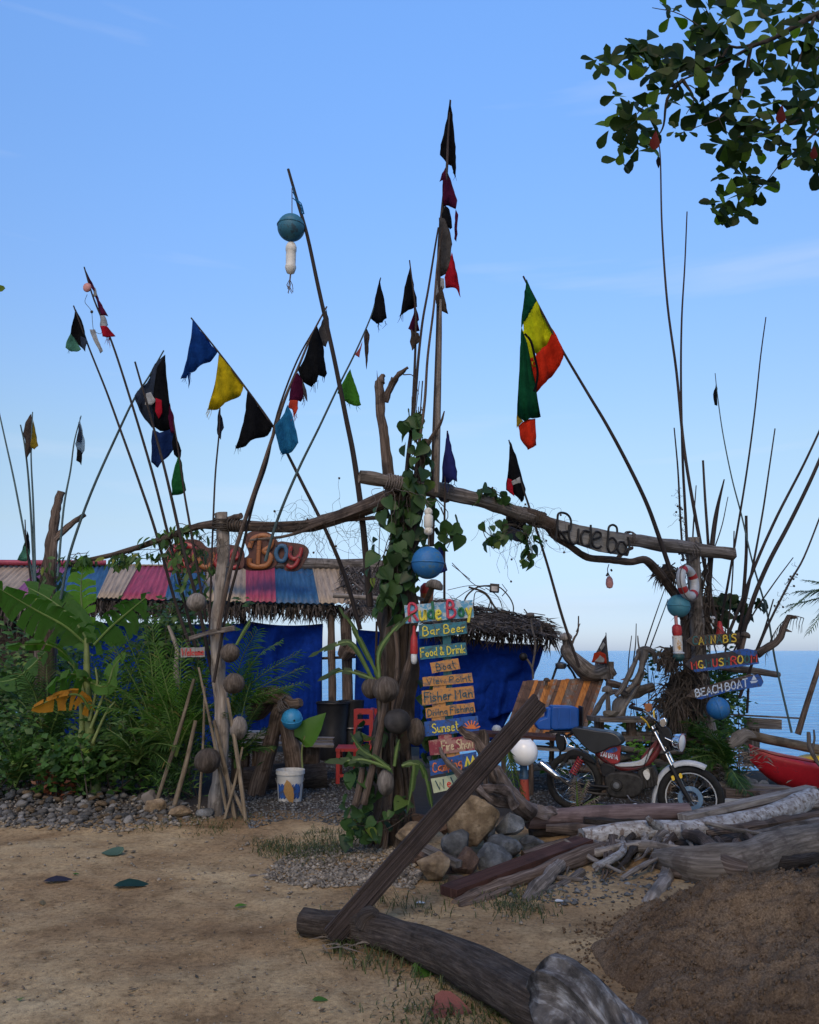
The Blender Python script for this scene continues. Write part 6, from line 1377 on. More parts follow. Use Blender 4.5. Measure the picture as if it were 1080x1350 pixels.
# curved dry frond at the far right and drooping dry one
t = T('dry_frond', 'dry curling frond stem hanging from the crooked branch at the right', 'frond', P(1030, 800, 9.8))
mb = MB(); q = smooth(PL([(1060, 815), (1045, 812), (1030, 822), (1018, 840), (1012, 856)], 9.8), 4); mb.tube(q, .005, 4)
for k in range(26):
    p = q[min(len(q) - 1, int(k / 26 * len(q)))]; mb.tube([p, p + Vector((-.03, 0, -.08)), p + Vector((-.03 + rnd(-.02, .02), 0, -rnd(.12, .22)))], [.005, .004, .001], 3)
mb.build('frond', M['twig'], t)

# crooked dark branch at right, horizontal pole behind boards
def logt(name, label, pts, rads, mat, cat='log', seed=1, n=14, rough=.15, groove=.1, sm=6, Y=None, hollow=0.0, extra=(), sx=1.0, capmat=None):
    """one log or stick; extra = side limbs with the same look, joined as parts"""
    q = smooth(PL(pts, Y), sm); low = min(q, key=lambda p: p.z); t = T(name, label, cat, low)
    mb = MB(); mb.tube(q, rads, n, rough, seed, groove=groove, hollow=hollow, sx=sx); mb.build('stem' if extra else 'wood', mat, t)
    for k, (p2, r2) in enumerate(extra):
        mb = MB(); mb.tube(smooth(PL(p2, Y), 5), r2, 8, rough * 1.3, seed + k + 5, groove=groove); mb.build('side_branch', mat, t)
    return t
logt('branch', 'crooked dark branch rising right of the mushroom board, over the sea', [(998, 862), (1010, 855), (1022, 848), (1030, 838), (1034, 826), (1041, 812)], [.05, .045, .04, .04, .035, .03], M['driftbrown'], 'branch', 3, Y=9.7, extra=[([(1040, 813), (1050, 814)], [.03, .02]), ([(1034, 830), (1044, 833)], [.025, .006])])
logt('pole', 'horizontal pale pole behind the beach boat board, against the sea', [(950, 880), (990, 884), (1028, 890)], [.04, .045, .035], M['drift'], 'pole', 4, Y=10.3)
logt('bamboo_pole', 'pale bamboo pole lying across the stern of the red kayak', [(985, 968, 10.2), (1020, 976, 10.1), (1090, 990, 10.0)], [.055, .055, .06], M['bamboo'], 'bamboo pole', 5, rough=.05)
logt('branch', 'forked grey stick standing against the red kayak', [(1066, 965, 9.6), (1068, 985, 9.6), (1080, 1008, 9.6), (1095, 1020, 9.6)], [.02, .025, .02, .02], M['drift'], 'stick', 6, extra=[([(1073, 962, 9.6), (1074, 975, 9.6), (1070, 990, 9.6)], [.01, .015])])
mb = MB(); mb.bar(P(985, 955, 10.7), P(1030, 957, 10.7), .08, .17, (0, 1, 0)); 
tmp = MB(); tmp.prism(PL([(984, 946), (1031, 949), (1031, 962), (984, 960)], 10.7), (0, .08, 0)); one(tmp, 'timber_block', M['drift'], 'square grey timber beam end behind the bamboo pole', 'timber', smooth_=False)
mb = MB(); mb.bar(P(960, 942, 10.6), P(1053, 947, 10.6), .05, .02); one(mb, 'batten', M['drift'], 'long thin batten behind the blue ball float, pointing to the sea', 'batten', smooth_=False)
mb = MB(); mb.prism(PL([(982, 960), (1002, 960), (1002, 1010), (984, 1010)], 10.8), (0, .1, 0)); one(mb, 'timber_post', M['drift'], 'squat timber post under the square beam end', 'post', smooth_=False)
# kayak
ky = T('kayak', 'red plastic kayak on the shore at the right edge', 'kayak', P(1040, 1038, 10.2))
mb = MB(); KP = [(988, 985, 0), (1000, 990, .1), (1020, 995, .2), (1050, 1001, .3), (1085, 1007, .33), (1140, 1015, .33), (1220, 1024, .25), (1290, 1030, .04)]
secs = []
for (x, y, wv) in KP:
    c = P(x, y, 9.9 + (x - 988) * .002); d = .10 + .32 * min(1, (wv + .05) / .3); 
    secs.append([c + Vector((0, -wv, 0)), c + Vector((0, -wv * 1.05, -.05)), c + Vector((.0, -wv * .75, -d * .75)), c + Vector((0, 0, -d)), c + Vector((0, wv * .75, -d * .75)), c + Vector((0, wv, 0)), c + Vector((0, wv * .5, .035)), c + Vector((0, -wv * .5, .035))])
nS = 8
for s_ in secs: mb.v += s_
for i in range(len(secs) - 1):
    for k in range(nS): k2 = (k + 1) % nS; mb.face((i * nS + k, i * nS + k2, (i + 1) * nS + k2, (i + 1) * nS + k))
mb.face(range(nS)); o = mb.build('hull', M['kayak'], ky); sb = o.modifiers.new('s', 'SUBSURF'); sb.levels = sb.render_levels = 2
mb = MB(); mb.tube(smooth(PL([(992, 985, 9.85), (1020, 994, 9.72), (1050, 1000, 9.66), (1090, 1007, 9.6)]), 5), .016, 6); mb.build('gunwale', paint('dark red edge', (.2, .01, .015), .4), ky)
mb = MB(); mb.ball(P(1080, 1003, 10.1), .22, 16, 10, (1.3, 1, .35)); mb.build('seat_pad', M['yellow'], ky)

# ------------------------------------------------------------ rocks
def rock(px, py, rx, ry, Y, mat, label, seed, rot=0, name='rock', rough=.55, dy=.8, par=None):
    mb = MB(); u = mpp(Y); bm = bmesh.new(); bmesh.ops.create_icosphere(bm, subdivisions=4, radius=1); c = P(px, py, Y); rm = Matrix.Rotation(R(rot), 3, 'Y')
    rg = random.Random(seed)
    pls = []
    for k in range(17):
        n_ = Vector((rg.gauss(0, 1), rg.gauss(0, 1), rg.gauss(0, 1))).normalized(); pls.append((n_, rg.uniform(.58, .88)))
    for v in bm.verts:
        d = v.co.normalized(); p = d.copy()
        for n_, h in pls:
            dd = p.dot(n_)
            if dd > h: p = p - n_ * (dd - h) * .93
        r_ = 1.24 + .12 * noise.noise(d * 1.6 + Vector((seed, seed * 2, 0))) + .05 * noise.fractal(d * 5 + Vector((seed, 0, 0)), 1, 2.1, 3) * (rough / .5)
        v.co = c + rm @ Vector((p.x * rx * u * r_, p.y * (rx + ry) / 2 * u * dy * r_, p.z * ry * u * r_))
    org = Vector((c.x, c.y, c.z - ry * u)); 
    for v in bm.verts: v.co -= org
    me = bpy.data.meshes.new(name); bm.to_mesh(me); bm.free(); me.polygons.foreach_set('use_smooth', [True] * len(me.polygons)); me.materials.append(mat); o = bpy.data.objects.new(name, me); COL.objects.link(o); o.location = org
    auto_smooth(me, 28); return tag(o, label, 'rock', 'boulders piled by the leaning plank')
st, sr, sg = M['stonetan'], M['stonered'], M['stonegrey']
RK = [(625, 1080, 29, 27, 6.9, st, 'largest tan boulder, on top of the rock pile right of the leaning plank', -35), (571, 1142, 18, 17, 6.15, st, 'rounded orange tan boulder at the front of the pile, under the plank', 10), (543, 1098, 17, 11, 6.75, st, 'smooth yellowish oval boulder left of the leaning plank', 5),
 (603, 1115, 18, 17, 6.6, sg, 'grey tan lumpy boulder just below the largest one', 0), (615, 1138, 15, 16, 6.35, sr, 'reddish brown boulder in the middle of the pile', 20), (602, 1165, 11, 9, 6.05, sr, 'small purple red stone at the foot of the pile', 0),
 (650, 1140, 21, 22, 6.5, sg, 'big bluish grey boulder touching the dark red beam', -15), (665, 1116, 18, 16, 6.8, sg, 'broken blue grey boulder behind the bluish one', 10), (672, 1088, 16, 14, 7.0, sg, 'pointed grey green rock below the forked root', -20), (585, 1088, 12, 10, 6.95, sr, 'flat brown stone behind the leaning plank', 0),
 (555, 1130, 16, 10, 6.6, sr, 'dark flat stone wedged beneath the plank', 0), (700, 1112, 14, 10, 7.0, sg, 'low dark grey stone between the pile and the white log', 0), (645, 1095, 9, 20, 7.0, sg, 'narrow upright grey rock right of the largest boulder', 5), (585, 1150, 13, 12, 6.4, sr, 'shadowed brown rock in the gap at the front of the pile', 0),
 (555, 1082, 14, 9, 7.1, sr, 'dark red stone behind the yellowish oval one', 0), (690, 1075, 12, 12, 7.3, sg, 'grey rock behind the forked root', 0)]
for i, (x, y, rx, ry, Y, mt, lb, rot) in enumerate(RK): rock(x, y, rx, ry, Y, mt, lb, i * 3 + 1, rot)
for i, (x, y, rx, ry, Y, mt, lb) in enumerate([(196, 1052, 9, 11, 8.5, M['coconutpale'], 'upright pale husk like stone left of the leaning bamboo stick'), (203, 1064, 13, 9, 8.35, st, 'squarish tan stone in front of the bamboo stick foot'), (238, 1070, 14, 6, 8.2, st, 'flat tan stone at the foot of the white stick'),
    (968, 1028, 11, 9, 9.6, sg, 'left of the rounded grey stones below the red kayak'), (988, 1033, 9, 7, 9.5, sg, 'middle rounded grey stone below the red kayak'), (1005, 1036, 8, 6, 9.5, sg, 'right rounded grey stone below the red kayak'), (272, 1072, 11, 5, 8.2, sg, 'flat grey stone at the left post foot'), (806, 941, 9, 5, 9.7, M['gravel'], 'speckled pale stone lying on the plank table behind the motorbike')]):
    o = rock(x, y, rx, ry, Y, mt, lb, 90 + i, 0, rough=.15); del o['group']
    if i in (3, 4, 5): o['group'] = 'rounded stones below the kayak'
# stone bank on the left: 280 single stones, then gravel
def stonemesh(seed, mat, sub=2):
    bm = bmesh.new(); bmesh.ops.create_icosphere(bm, subdivisions=sub, radius=1); rg = random.Random(seed)
    for v in bm.verts:
        d = v.co.normalized(); v.co = d * (1 + .35 * noise.noise(d * 1.3 + Vector((seed * 3.3, 0, 0)))); 
    me = bpy.data.meshes.new('stone'); bm.to_mesh(me); bm.free(); me.polygons.foreach_set('use_smooth', [True] * len(me.polygons)); me.materials.append(mat); return me
SM = [stonemesh(i, [M['stone'], M['stone'], M['stonegrey'], M['stone'], M['stonetan'], M['stone']][i % 6]) for i in range(12)]
bank = T('stone_bank', 'bank of loose grey and pale river stones along the edge of the planting', 'stone bank', G(80, 1065)); bank['kind'] = 'structure'; del bank['category']
rr = random.Random(44); cnt = 0
def bank_y(px): return 1042 + .10 * px, 1086 + .035 * px - (max(0, px - 150) * .05)
pl = []
while cnt < 290:
    x = rr.uniform(-60, 245); a, b_ = bank_y(x); y = rr.uniform(a, b_)
    if x > 170 and rr.random() < .6: continue
    g = G(x, y); s_ = rr.uniform(.020, .050) * (1 if x < 170 else .7)
    if any((g - q).length < (s_ + r_) * .72 for q, r_ in pl[-400:]) and rr.random() < .85: continue
    pl.append((g, s_)); o = bpy.data.objects.new('stone', SM[rr.randrange(12)]); COL.objects.link(o); o.parent = bank
    o.location = Vector((g.x, g.y, H(g.x, g.y) + s_ * .35 + max(0, (g.y - 8.2)) * .06)) - bank.location; o.rotation_euler = (rr.uniform(-.4, .4), rr.uniform(-.4, .4), rr.uniform(0, 6.28)); o.scale = (s_ * rr.uniform(.9, 1.5), s_ * rr.uniform(.7, 1.1), s_ * rr.uniform(.45, .85)); cnt += 1
def scatter(name, mat, pts, smin, smax, seed, parent=None, **kw):
    """joined small stones (nobody could count them)"""
    rg = random.Random(seed); mb = MB(); base = [Vector(v) for v in [(1, 0, 0), (-1, 0, 0), (0, 1, 0), (0, -1, 0), (0, 0, 1), (0, 0, -1)]]; fc = [(0, 2, 4), (2, 1, 4), (1, 3, 4), (3, 0, 4), (2, 0, 5), (1, 2, 5), (3, 1, 5), (0, 3, 5)]
    for (x, y) in pts:
        s_ = rg.uniform(smin, smax) * (1 if rg.random() < .85 else 1.6); z = H(x, y); a = rg.uniform(0, 6.28); ca, sa = math.cos(a), math.sin(a); i0 = len(mb.v); f1, f2, f3 = rg.uniform(.8, 1.5), rg.uniform(.7, 1), rg.uniform(.4, .8)
        for b_ in base:
            p = Vector((b_.x * f1 * s_, b_.y * f2 * s_, b_.z * f3 * s_)) * rg.uniform(.75, 1.2); mb.v.append(Vector((x + p.x * ca - p.y * sa, y + p.x * sa + p.y * ca, z + s_ * .3 + p.z)))
        for f in fc: mb.face([i0 + k for k in f])
    o = mb.build(name, mat, parent, 2); return tag(o, kind='stuff', **kw)
def region(n, poly, seed, dens=None):
    """random ground points inside a pixel polygon"""
    rg = random.Random(seed); out = []; xs_ = [p[0] for p in poly]; ys2 = [p[1] for p in poly]
    while len(out) < n:
        x = rg.uniform(min(xs_), max(xs_)); y = rg.uniform(min(ys2), max(ys2)); ins = False; j = len(poly) - 1
        for i in range(len(poly)):
            if (poly[i][1] > y) != (poly[j][1] > y) and x < (poly[j][0] - poly[i][0]) * (y - poly[i][1]) / (poly[j][1] - poly[i][1]) + poly[i][0]: ins = not ins
            j = i
        if ins: g = G(x, y); out.append((g.x, g.y))
    return out
scatter('small_stones', M['stone'], region(1100, [(-40, 1040), (60, 1042), (240, 1062), (250, 1076), (150, 1094), (-40, 1092)], 77), .014, .034, 21, bank)
scatter('gravel', M['gravel'], region(1500, [(-40, 1050), (60, 1050), (250, 1068), (300, 1078), (260, 1092), (150, 1098), (-40, 1092)], 1), .008, .022, 1, bank)
scatter('gravel_strip', M['gravel'], region(3000, [(380, 1128), (420, 1115), (470, 1112), (530, 1122), (560, 1150), (545, 1172), (470, 1168), (400, 1170), (340, 1155)], 2), .007, .020, 2, label='strip of mixed gravel in front of the centre trunk', cat='gravel')
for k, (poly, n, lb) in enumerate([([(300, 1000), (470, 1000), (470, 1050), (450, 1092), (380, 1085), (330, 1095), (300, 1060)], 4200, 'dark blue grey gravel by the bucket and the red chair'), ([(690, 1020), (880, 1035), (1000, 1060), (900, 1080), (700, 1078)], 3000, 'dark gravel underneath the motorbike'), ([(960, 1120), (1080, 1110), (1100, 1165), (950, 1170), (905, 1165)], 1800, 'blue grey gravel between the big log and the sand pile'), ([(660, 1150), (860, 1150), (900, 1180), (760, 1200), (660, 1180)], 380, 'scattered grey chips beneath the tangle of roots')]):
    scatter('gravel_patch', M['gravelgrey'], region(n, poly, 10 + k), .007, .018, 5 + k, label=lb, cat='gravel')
scatter('pebbles', M['gravel'], region(900, [(0, 1100), (400, 1110), (640, 1170), (800, 1190), (790, 1240), (640, 1300), (500, 1350), (0, 1350)], 7), .003, .008, 9, label='tiny pebbles strewn over the sandy dirt', cat='pebbles')
scatter('pebbles', M['gravel'], region(260, [(0, 1095), (400, 1100), (560, 1180), (780, 1190), (640, 1250), (300, 1180), (0, 1140)], 8), .006, .016, 10, label='larger loose pebbles near the planting and log pile', cat='pebbles')
# grass tufts
def grass(label, poly, n, hmin, hmax, seed, mat=None):
    rg = random.Random(seed); mb = MB()
    n = int(n * .55); cl = region(max(4, n // 40), poly, seed + 50)
    for k in range(n):
        c = rg.choice(cl); x = c[0] + rg.gauss(0, .10); y = c[1] + rg.gauss(0, .09); z = H(x, y) - .004; h = rg.uniform(hmin, hmax) * .75; a = rg.uniform(0, 6.28); d = Vector((math.cos(a), math.sin(a), 0)); l = rg.uniform(.5, 1.8) * h; w_ = Vector((-d.y, d.x, 0)) * rg.uniform(.002, .004)
        i0 = len(mb.v); p = Vector((x, y, z)); q = p + d * l * .4 + Vector((0, 0, h * .7)); e = p + d * l + Vector((0, 0, h * rg.uniform(.6, 1)))
        mb.v += [p - w_, p + w_, q - w_ * .8, q + w_ * .8, e]; mb.face((i0, i0 + 1, i0 + 3, i0 + 2)); mb.face((i0 + 2, i0 + 3, i0 + 4))
    o = mb.build('grass', mat or M['grass'], None, False); tag(o, label, 'grass', kind='stuff')
grass('low grass left of the centre trunk', [(345, 1110), (450, 1095), (450, 1130), (370, 1138)], 2600, .03, .09, 1)
grass('grass along the left gate post and stones', [(215, 1085), (330, 1082), (300, 1098), (180, 1108)], 900, .02, .06, 2)
grass('grass patch below the broken white log', [(630, 1190), (700, 1170), (720, 1200), (640, 1210)], 900, .03, .08, 3)
grass('thin grass round the foot of the leaning plank and the dark log', [(420, 1220), (470, 1250), (600, 1290), (640, 1320), (560, 1290), (440, 1262), (400, 1240)], 700, .03, .12, 4)
grass('green weeds under the dark log at the bottom edge', [(600, 1300), (680, 1330), (720, 1360), (560, 1360)], 900, .03, .09, 5)
grass('few grass blades beside the foreground log', [(470, 1200), (560, 1185), (600, 1200)], 160, .05, .16, 6)
grass('sparse tuft of grass on the dirt at the bottom', [(480, 1335), (560, 1325), (560, 1345)], 200, .02, .05, 7)
grass('grass at the foot of the boulders', [(560, 1160), (650, 1180), (600, 1190)], 220, .03, .07, 8)
# fallen leaves and husks on the dirt
def fallen(px, py, rpx, label, mat, kind='oval', ang=0, flat=.25):
    g = G(px, py); g.z = H(g.x, g.y) + .012; t = T('fallen_leaf', label, 'leaf', g); s_ = rpx * 1.8 * g.y / 1080
    o = put_leaf(t, g - Vector((math.cos(ang) * s_ / 2, math.sin(ang) * s_ / 2, 0)), Vector((math.cos(ang), math.sin(ang), .05)), Vector((0, -flat, 1)), s_, LEAF[kind][1], mat, 'blade', .7, .95)
    return t
fallen(78, 1165, 21, 'dark purple fallen leaf at the left, leftmost on the dirt', leafmat('purple leaf', (.016, .013, .022), (.02, .016, .026), None, .1), ang=.25)
fallen(175, 1168, 26, 'dark green fallen leaf right of the purple one', leafmat('dark green fallen leaf', (.006, .026, .018), (.008, .03, .02), None, .1), ang=.2)
fallen(145, 1130, 14, 'pale grey green crumpled leaf farther back on the dirt', leafmat('grey green leaf', (.05, .09, .06), (.06, .10, .07), None, .1), 'heart', ang=2.9)
fallen(318, 1195, 10, 'small fresh green leaf left of the leaning plank', M['bananabright'], ang=.6)
fallen(422, 1324, 11, 'small dark green leaf near the bottom edge', M['banana'], ang=.1)
fallen(335, 1155, 8, 'tiny pale leaf left of the gravel strip', M['dryleaf'], ang=.4)
fallen(598, 1338, 26, 'big reddish brown dry leaf at the bottom edge', leafmat('brown red leaf', (.16, .05, .04), (.2, .07, .05), None, .15), 'heart', ang=-.4, flat=.5)
fallen(566, 1279, 18, 'dark green leaf on the ground in front of the dark log', M['banana'], 'heart', ang=.3, flat=.6)
fallen(555, 1192, 7, 'white shell like scrap behind the dark log', M['white'], ang=.2)
fallen(738, 1192, 8, 'white scrap by the foot of the roots', M['white'], ang=.2)
fallen(470, 1205, 14, 'dry yellowish leaf tucked at the foot of the leaning plank', M['dryleaf'], ang=1.2)
fallen(100, 1157, 5, 'tiny teal leaf above the purple one', M['banana'], ang=.1)
mb = MB(); rg = random.Random(91)
for (x, y) in region(230, [(-20, 1092), (420, 1105), (640, 1190), (800, 1200), (700, 1260), (640, 1340), (0, 1345)], 92):
    a = rg.uniform(0, 6.28); l = rg.uniform(.012, .045) * (1 if rg.random() < .9 else 2); d = Vector((math.cos(a), math.sin(a), 0)); s_ = Vector((-d.y, d.x, .3)) * l * rg.uniform(.05, .3); p = Vector((x, y, H(x, y) + .008)); i0 = len(mb.v); mb.v += [p, p + d * l * .5 + s_, p + d * l + Vector((0, 0, .008)), p + d * l * .5 - s_]; mb.face(range(i0, i0 + 4))
tag(mb.build('ground_litter', leafmat('mixed litter', (.03, .022, .014), (.16, .11, .06), (.08, .11, .03), .1, True), None, False), 'scattered bits of dry leaf and twig on the sandy dirt', 'litter', kind='stuff')
t = T('leaf_litter', 'long dry straw coloured leaves heaped at the foot of the leaning plank', 'leaf litter', G(430, 1245)); mb = MB(); rg = random.Random(4)
for k in range(22):
    g = G(rg.uniform(392, 470), rg.uniform(1222, 1262)); g.z = .02; a = rg.uniform(-.9, .3); l = rg.uniform(.12, .32); d = Vector((math.cos(a), math.sin(a), 0)); sd_ = Vector((-d.y, d.x, .2)) * rg.uniform(.004, .010); i0 = len(mb.v); mb.v += [g, g + d * l * .5 + sd_ + Vector((0, 0, .03)), g + d * l, g + d * l * .5 - sd_ + Vector((0, 0, .03))]; mb.face(range(i0, i0 + 4))
tag(mb.build('dry_leaves', M['dryleaf'], t, False), kind='stuff')

# ------------------------------------------------------------ logs and planks
# foreground log with pale knob
fg = T('dark_log', 'long dark log lying across the foreground, its near end a pale knobbed root', 'log', G(600, 1290))
mb = MB(); mb.tube(smooth(PL([(399, 1214, 5.0), (430, 1219, 4.95), (480, 1224, 4.88), (540, 1240, 4.68), (600, 1264, 4.38), (660, 1296, 4.05), (710, 1324, 3.80), (760, 1350, 3.60)]), 9), [.070, .074, .082, .092, .100, .108, .112, .11], 36, .14, 3, groove=.10); mb.build('trunk', M['bark'], fg)
mb = MB(); mb.tube(smooth(PL([(700, 1318, 3.8), (722, 1312, 3.72), (742, 1312, 3.64), (764, 1320, 3.56), (788, 1340, 3.45), (815, 1375, 3.3), (850, 1420, 3.1)]), 9), [.03, .078, .115, .122, .122, .11, .07], 48, .55, 6, groove=.30); mb.build('knobbed_end', grain('pale worn wood', [(.03, .026, .024), (.12, .11, .105), (.42, .43, .45)], 10, 3.2, patch=.95, patchcol=(.02, .017, .016), pscale=5.5, bmp=1, dist=.014), fg)
mb = MB(); mb.tube(smooth(PL([(482, 1220, 4.85), (487, 1210, 4.84), (496, 1203, 4.82)]), 4), [.07, .06, .03], 12, .3, 9); mb.build('stub', M['bark'], fg)
# leaning plank
lp = T('leaning_plank', 'long rough grooved plank leaning from the ground up over the boulders', 'plank', P(430, 1240, 5.3))
a0, a1 = P(436, 1236, 4.78), P(712, 925, 6.3)
mb = MB(); nseg = 26; wv = Vector((.62, -.1, .60)).normalized()
dirp = (a1 - a0).normalized(); wv = (Vector((1, 0, -.0)).cross(Vector((0, 1, 0)))); wv = dirp.cross(Vector((0, -1, 0))).normalized()
for i in range(nseg + 1):
    t_ = i / nseg; c = a0.lerp(a1, t_); W2 = (.054 + .020 * t_); K = 24; jag = 0
    for k in range(K):
        u = k / (K - 1) * 2 - 1; g_ = abs(noise.noise(Vector((u * 7.3, t_ * 1.5, 2)))) * .020 + .004 * noise.noise(Vector((u * 22, t_ * 7, 5)))
        e = .02 * noise.noise(Vector((u * 6, 1, 1))) if i in (0, nseg) else 0
        mb.v.append(c + wv * u * W2 * (1 + .05 * noise.noise(Vector((t_ * 5, u > 0, 0)))) + Vector((0, -1, 0)) * (.03 - g_ * 1.2) + dirp * e * 2.5)
    for k in range(K):
        u = 1 - k / (K - 1) * 2; mb.v.append(c + wv * u * W2 + Vector((0, 1, 0)) * .028)
K2 = 48
for i in range(nseg):
    for k in range(K2):
        k2 = (k + 1) % K2; mb.face((i * K2 + k, i * K2 + k2, (i + 1) * K2 + k2, (i + 1) * K2 + k), [(k / K2, i * .1), ((k + 1) / K2, i * .1), ((k + 1) / K2, (i + 1) * .1), (k / K2, (i + 1) * .1)])
mb.face(range(K2)[::-1]); mb.face(range(nseg * K2, nseg * K2 + K2)); mb.build('wood', M['plank'], lp)
# log pile
logt('log', 'reddish round log lying behind the white barked one, in front of the motorbike', [(694, 1079, 7.35), (760, 1077, 7.45), (840, 1072, 7.55), (908, 1070, 7.6)], [.085, .08, .08, .07], grain('purplish log', [(.06, .04, .04), (.14, .10, .10), (.24, .19, .19)], 8, 1.2, patch=.2), seed=11, rough=.08)
logt('log', 'long white log with peeling bark resting across the driftwood pile', [(768, 1106, 6.9), (800, 1100, 6.95), (850, 1095, 7.0), (900, 1096, 7.1), (950, 1090, 7.3), (1000, 1078, 7.6), (1040, 1066, 7.9), (1072, 1050, 8.2)], [.085, .08, .085, .085, .09, .08, .095, .09], M['whitebark'], seed=12, rough=.12,
     extra=[([(850, 1098, 6.95), (850, 1115, 6.8), (842, 1128, 6.7), (832, 1138, 6.65)], [.035, .025, .018, .01]), ([(878, 1100, 6.95), (878, 1118, 6.8), (872, 1140, 6.6), (866, 1150, 6.5)], [.045, .035, .03, .02]), ([(880, 1110, 6.8), (886, 1130, 6.6), (888, 1150, 6.5), (885, 1162, 6.4)], [.035, .03, .022, .015]), ([(870, 1092, 7.0), (858, 1083, 6.9), (853, 1077, 6.9)], [.05, .03, .018])])
logt('root', 'pale splintered root reaching down to the ground in front of the sand pile', [(882, 1135, 6.5), (880, 1155, 6.2), (872, 1170, 5.9), (858, 1186, 5.65), (852, 1196, 5.55)], [.035, .05, .05, .045, .02], M['driftpale'], 'root', 13, n=10, rough=.3, extra=[([(874, 1170, 5.9), (868, 1185, 5.7), (866, 1194, 5.6)], [.03, .02, .006])])
mb = MB(); mb.bar(P(592, 1184, 5.75), P(772, 1116, 6.75), .16, .13, (0, 0, 1)); one(mb, 'timber_beam', M['redbeam'], 'squared dark red timber beam slanting down to the ground in front of the boulders', 'beam', smooth_=False)
logt('log', 'thin barked log with a splintered pale end just in front of the dark red beam', [(600, 1192, 5.6), (640, 1176, 5.85), (700, 1156, 6.1), (745, 1138, 6.35), (780, 1124, 6.6), (800, 1118, 6.8)], [.03, .045, .05, .06, .065, .05], M['driftbrown'], seed=14, rough=.2, extra=[([(605, 1196, 5.55), (640, 1186, 5.7), (672, 1172, 5.85)], [.012, .035, .02])])
logt('branch', 'short forked branch propped under the splintered log', [(692, 1190, 5.65), (705, 1175, 5.8), (722, 1158, 6.0), (738, 1140, 6.25)], [.03, .05, .05, .04], M['drift'], 'branch', 15, rough=.3, extra=[([(700, 1185, 5.7), (735, 1172, 5.95), (768, 1150, 6.2)], [.03, .035, .03])])
logt('branch', 'sawn off white barked branch stub sticking out beneath the white log', [(785, 1143, 6.2), (805, 1134, 6.35), (820, 1124, 6.5), (822, 1112, 6.7)], [.028, .032, .03, .025], M['whitebark'], 'branch', 16, n=10, rough=.08)
logt('log', 'large smooth tan grey log at the right, lying behind the sand pile', [(868, 1132, 6.5), (900, 1140, 6.25), (940, 1146, 6.12), (990, 1134, 6.3), (1040, 1116, 6.6), (1090, 1108, 6.8), (1150, 1100, 7.0)], [.07, .12, .15, .14, .125, .13, .13], grain('tan grey log', [(.05, .04, .033), (.12, .10, .082), (.22, .19, .165)], 20, 2.6, patch=.35, patchcol=(.05, .036, .028), pscale=9, dist=.015), seed=17, n=20, rough=.12)
logt('branch', 'bent brown branch joining the large tan log from above', [(905, 1100, 6.7), (925, 1106, 6.5), (942, 1122, 6.25), (955, 1142, 6.05), (985, 1148, 6.0)], [.04, .045, .05, .075, .06], M['driftbrown'], 'branch', 18, rough=.2)
logt('log', 'dark log in the shadow beneath the white one', [(880, 1125, 6.9), (940, 1120, 7.0), (1000, 1108, 7.2), (1090, 1090, 7.4)], [.09, .09, .08, .07], M['bark'], seed=19, rough=.15)
logt('log', 'grey split log at the right edge above the large tan log', [(980, 1108, 7.0), (1030, 1098, 7.1), (1100, 1085, 7.2)], [.055, .06, .06], M['drift'], seed=20, rough=.15, groove=.3)
t = T('root_tangle', 'tangle of dark roots and bark hanging in the shadow beneath the white log', 'roots', P(850, 1150, 6.6)); rg = random.Random(23)
for k in range(26):
    x, y = rg.uniform(740, 990), rg.uniform(1098, 1112); pts = [(x, y, 6.95)]; dx = rg.uniform(-9, 9)
    for j in range(5): x += dx + rg.uniform(-5, 5); y += rg.uniform(3, 13); pts.append((x, y, max(5.7, 6.9 - (y - 1100) * .014)))
    mb = MB(); mb.tube(smooth(PL(pts), 4), [rg.uniform(.018, .045), .02, .012, .004], 7, .3, k, groove=.2); mb.build('root', M[('driftbrown', 'bark', 'drift')[k % 3]], t)
XL = [((720, 1092, 7.1), (880, 1108, 7.0), .05, 'driftbrown', 'brown log end just below the left tip of the white log'), ((800, 1112, 6.8), (930, 1128, 6.5), .045, 'drift', 'grey branch sagging beneath the middle of the white log'), ((930, 1100, 7.1), (1090, 1072, 7.5), .055, 'driftbrown', 'brown log tucked behind the large tan one'), ((700, 1100, 7.4), (780, 1088, 7.6), .06, 'bark', 'dark log end behind the start of the white log'),
 ((960, 1072, 7.9), (1090, 1062, 8.1), .05, 'drift', 'grey log behind the white log at the right edge'), ((1000, 1050, 8.6), (1100, 1044, 8.8), .06, 'driftbrown', 'brown log between the plank tip and the kayak'), ((760, 1130, 6.5), (850, 1112, 6.7), .035, 'driftpale', 'pale thin branch lying over the end of the splintered log'), ((650, 1168, 6.1), (720, 1140, 6.4), .03, 'driftpale', 'narrow pale stick wedged between the beam and the barked log'),
 ((880, 1150, 6.2), (960, 1160, 6.0), .035, 'driftbrown', 'half buried brown root at the left foot of the large tan log'), ((1000, 1140, 6.3), (1090, 1128, 6.4), .05, 'bark', 'dark bark log under the right part of the large tan log'), ((770, 1082, 7.2), (860, 1086, 7.2), .045, 'bark', 'dark branch squeezed between the reddish and the white log'), ((690, 1128, 6.8), (790, 1098, 7.1), .05, 'driftbrown', 'brown log along the upper edge of the dark red beam')]
XL += [((745, 1108, 6.7), (820, 1150, 6.1), .018, 'driftpale', 'thin pale branch crossing down over the splintered log'), ((900, 1088, 7.0), (915, 1120, 6.5), .02, 'driftpale', 'short pale twig hanging off the white log'), ((820, 1158, 6.0), (872, 1130, 6.4), .018, 'driftpale', 'thin bleached stick beside the splintered root'), ((930, 1085, 7.1), (1010, 1100, 6.8), .02, 'driftpale', 'bleached stick across the white log right half'), ((690, 1150, 6.2), (770, 1160, 6.0), .02, 'drift', 'grey stick lying under the barked log end')]
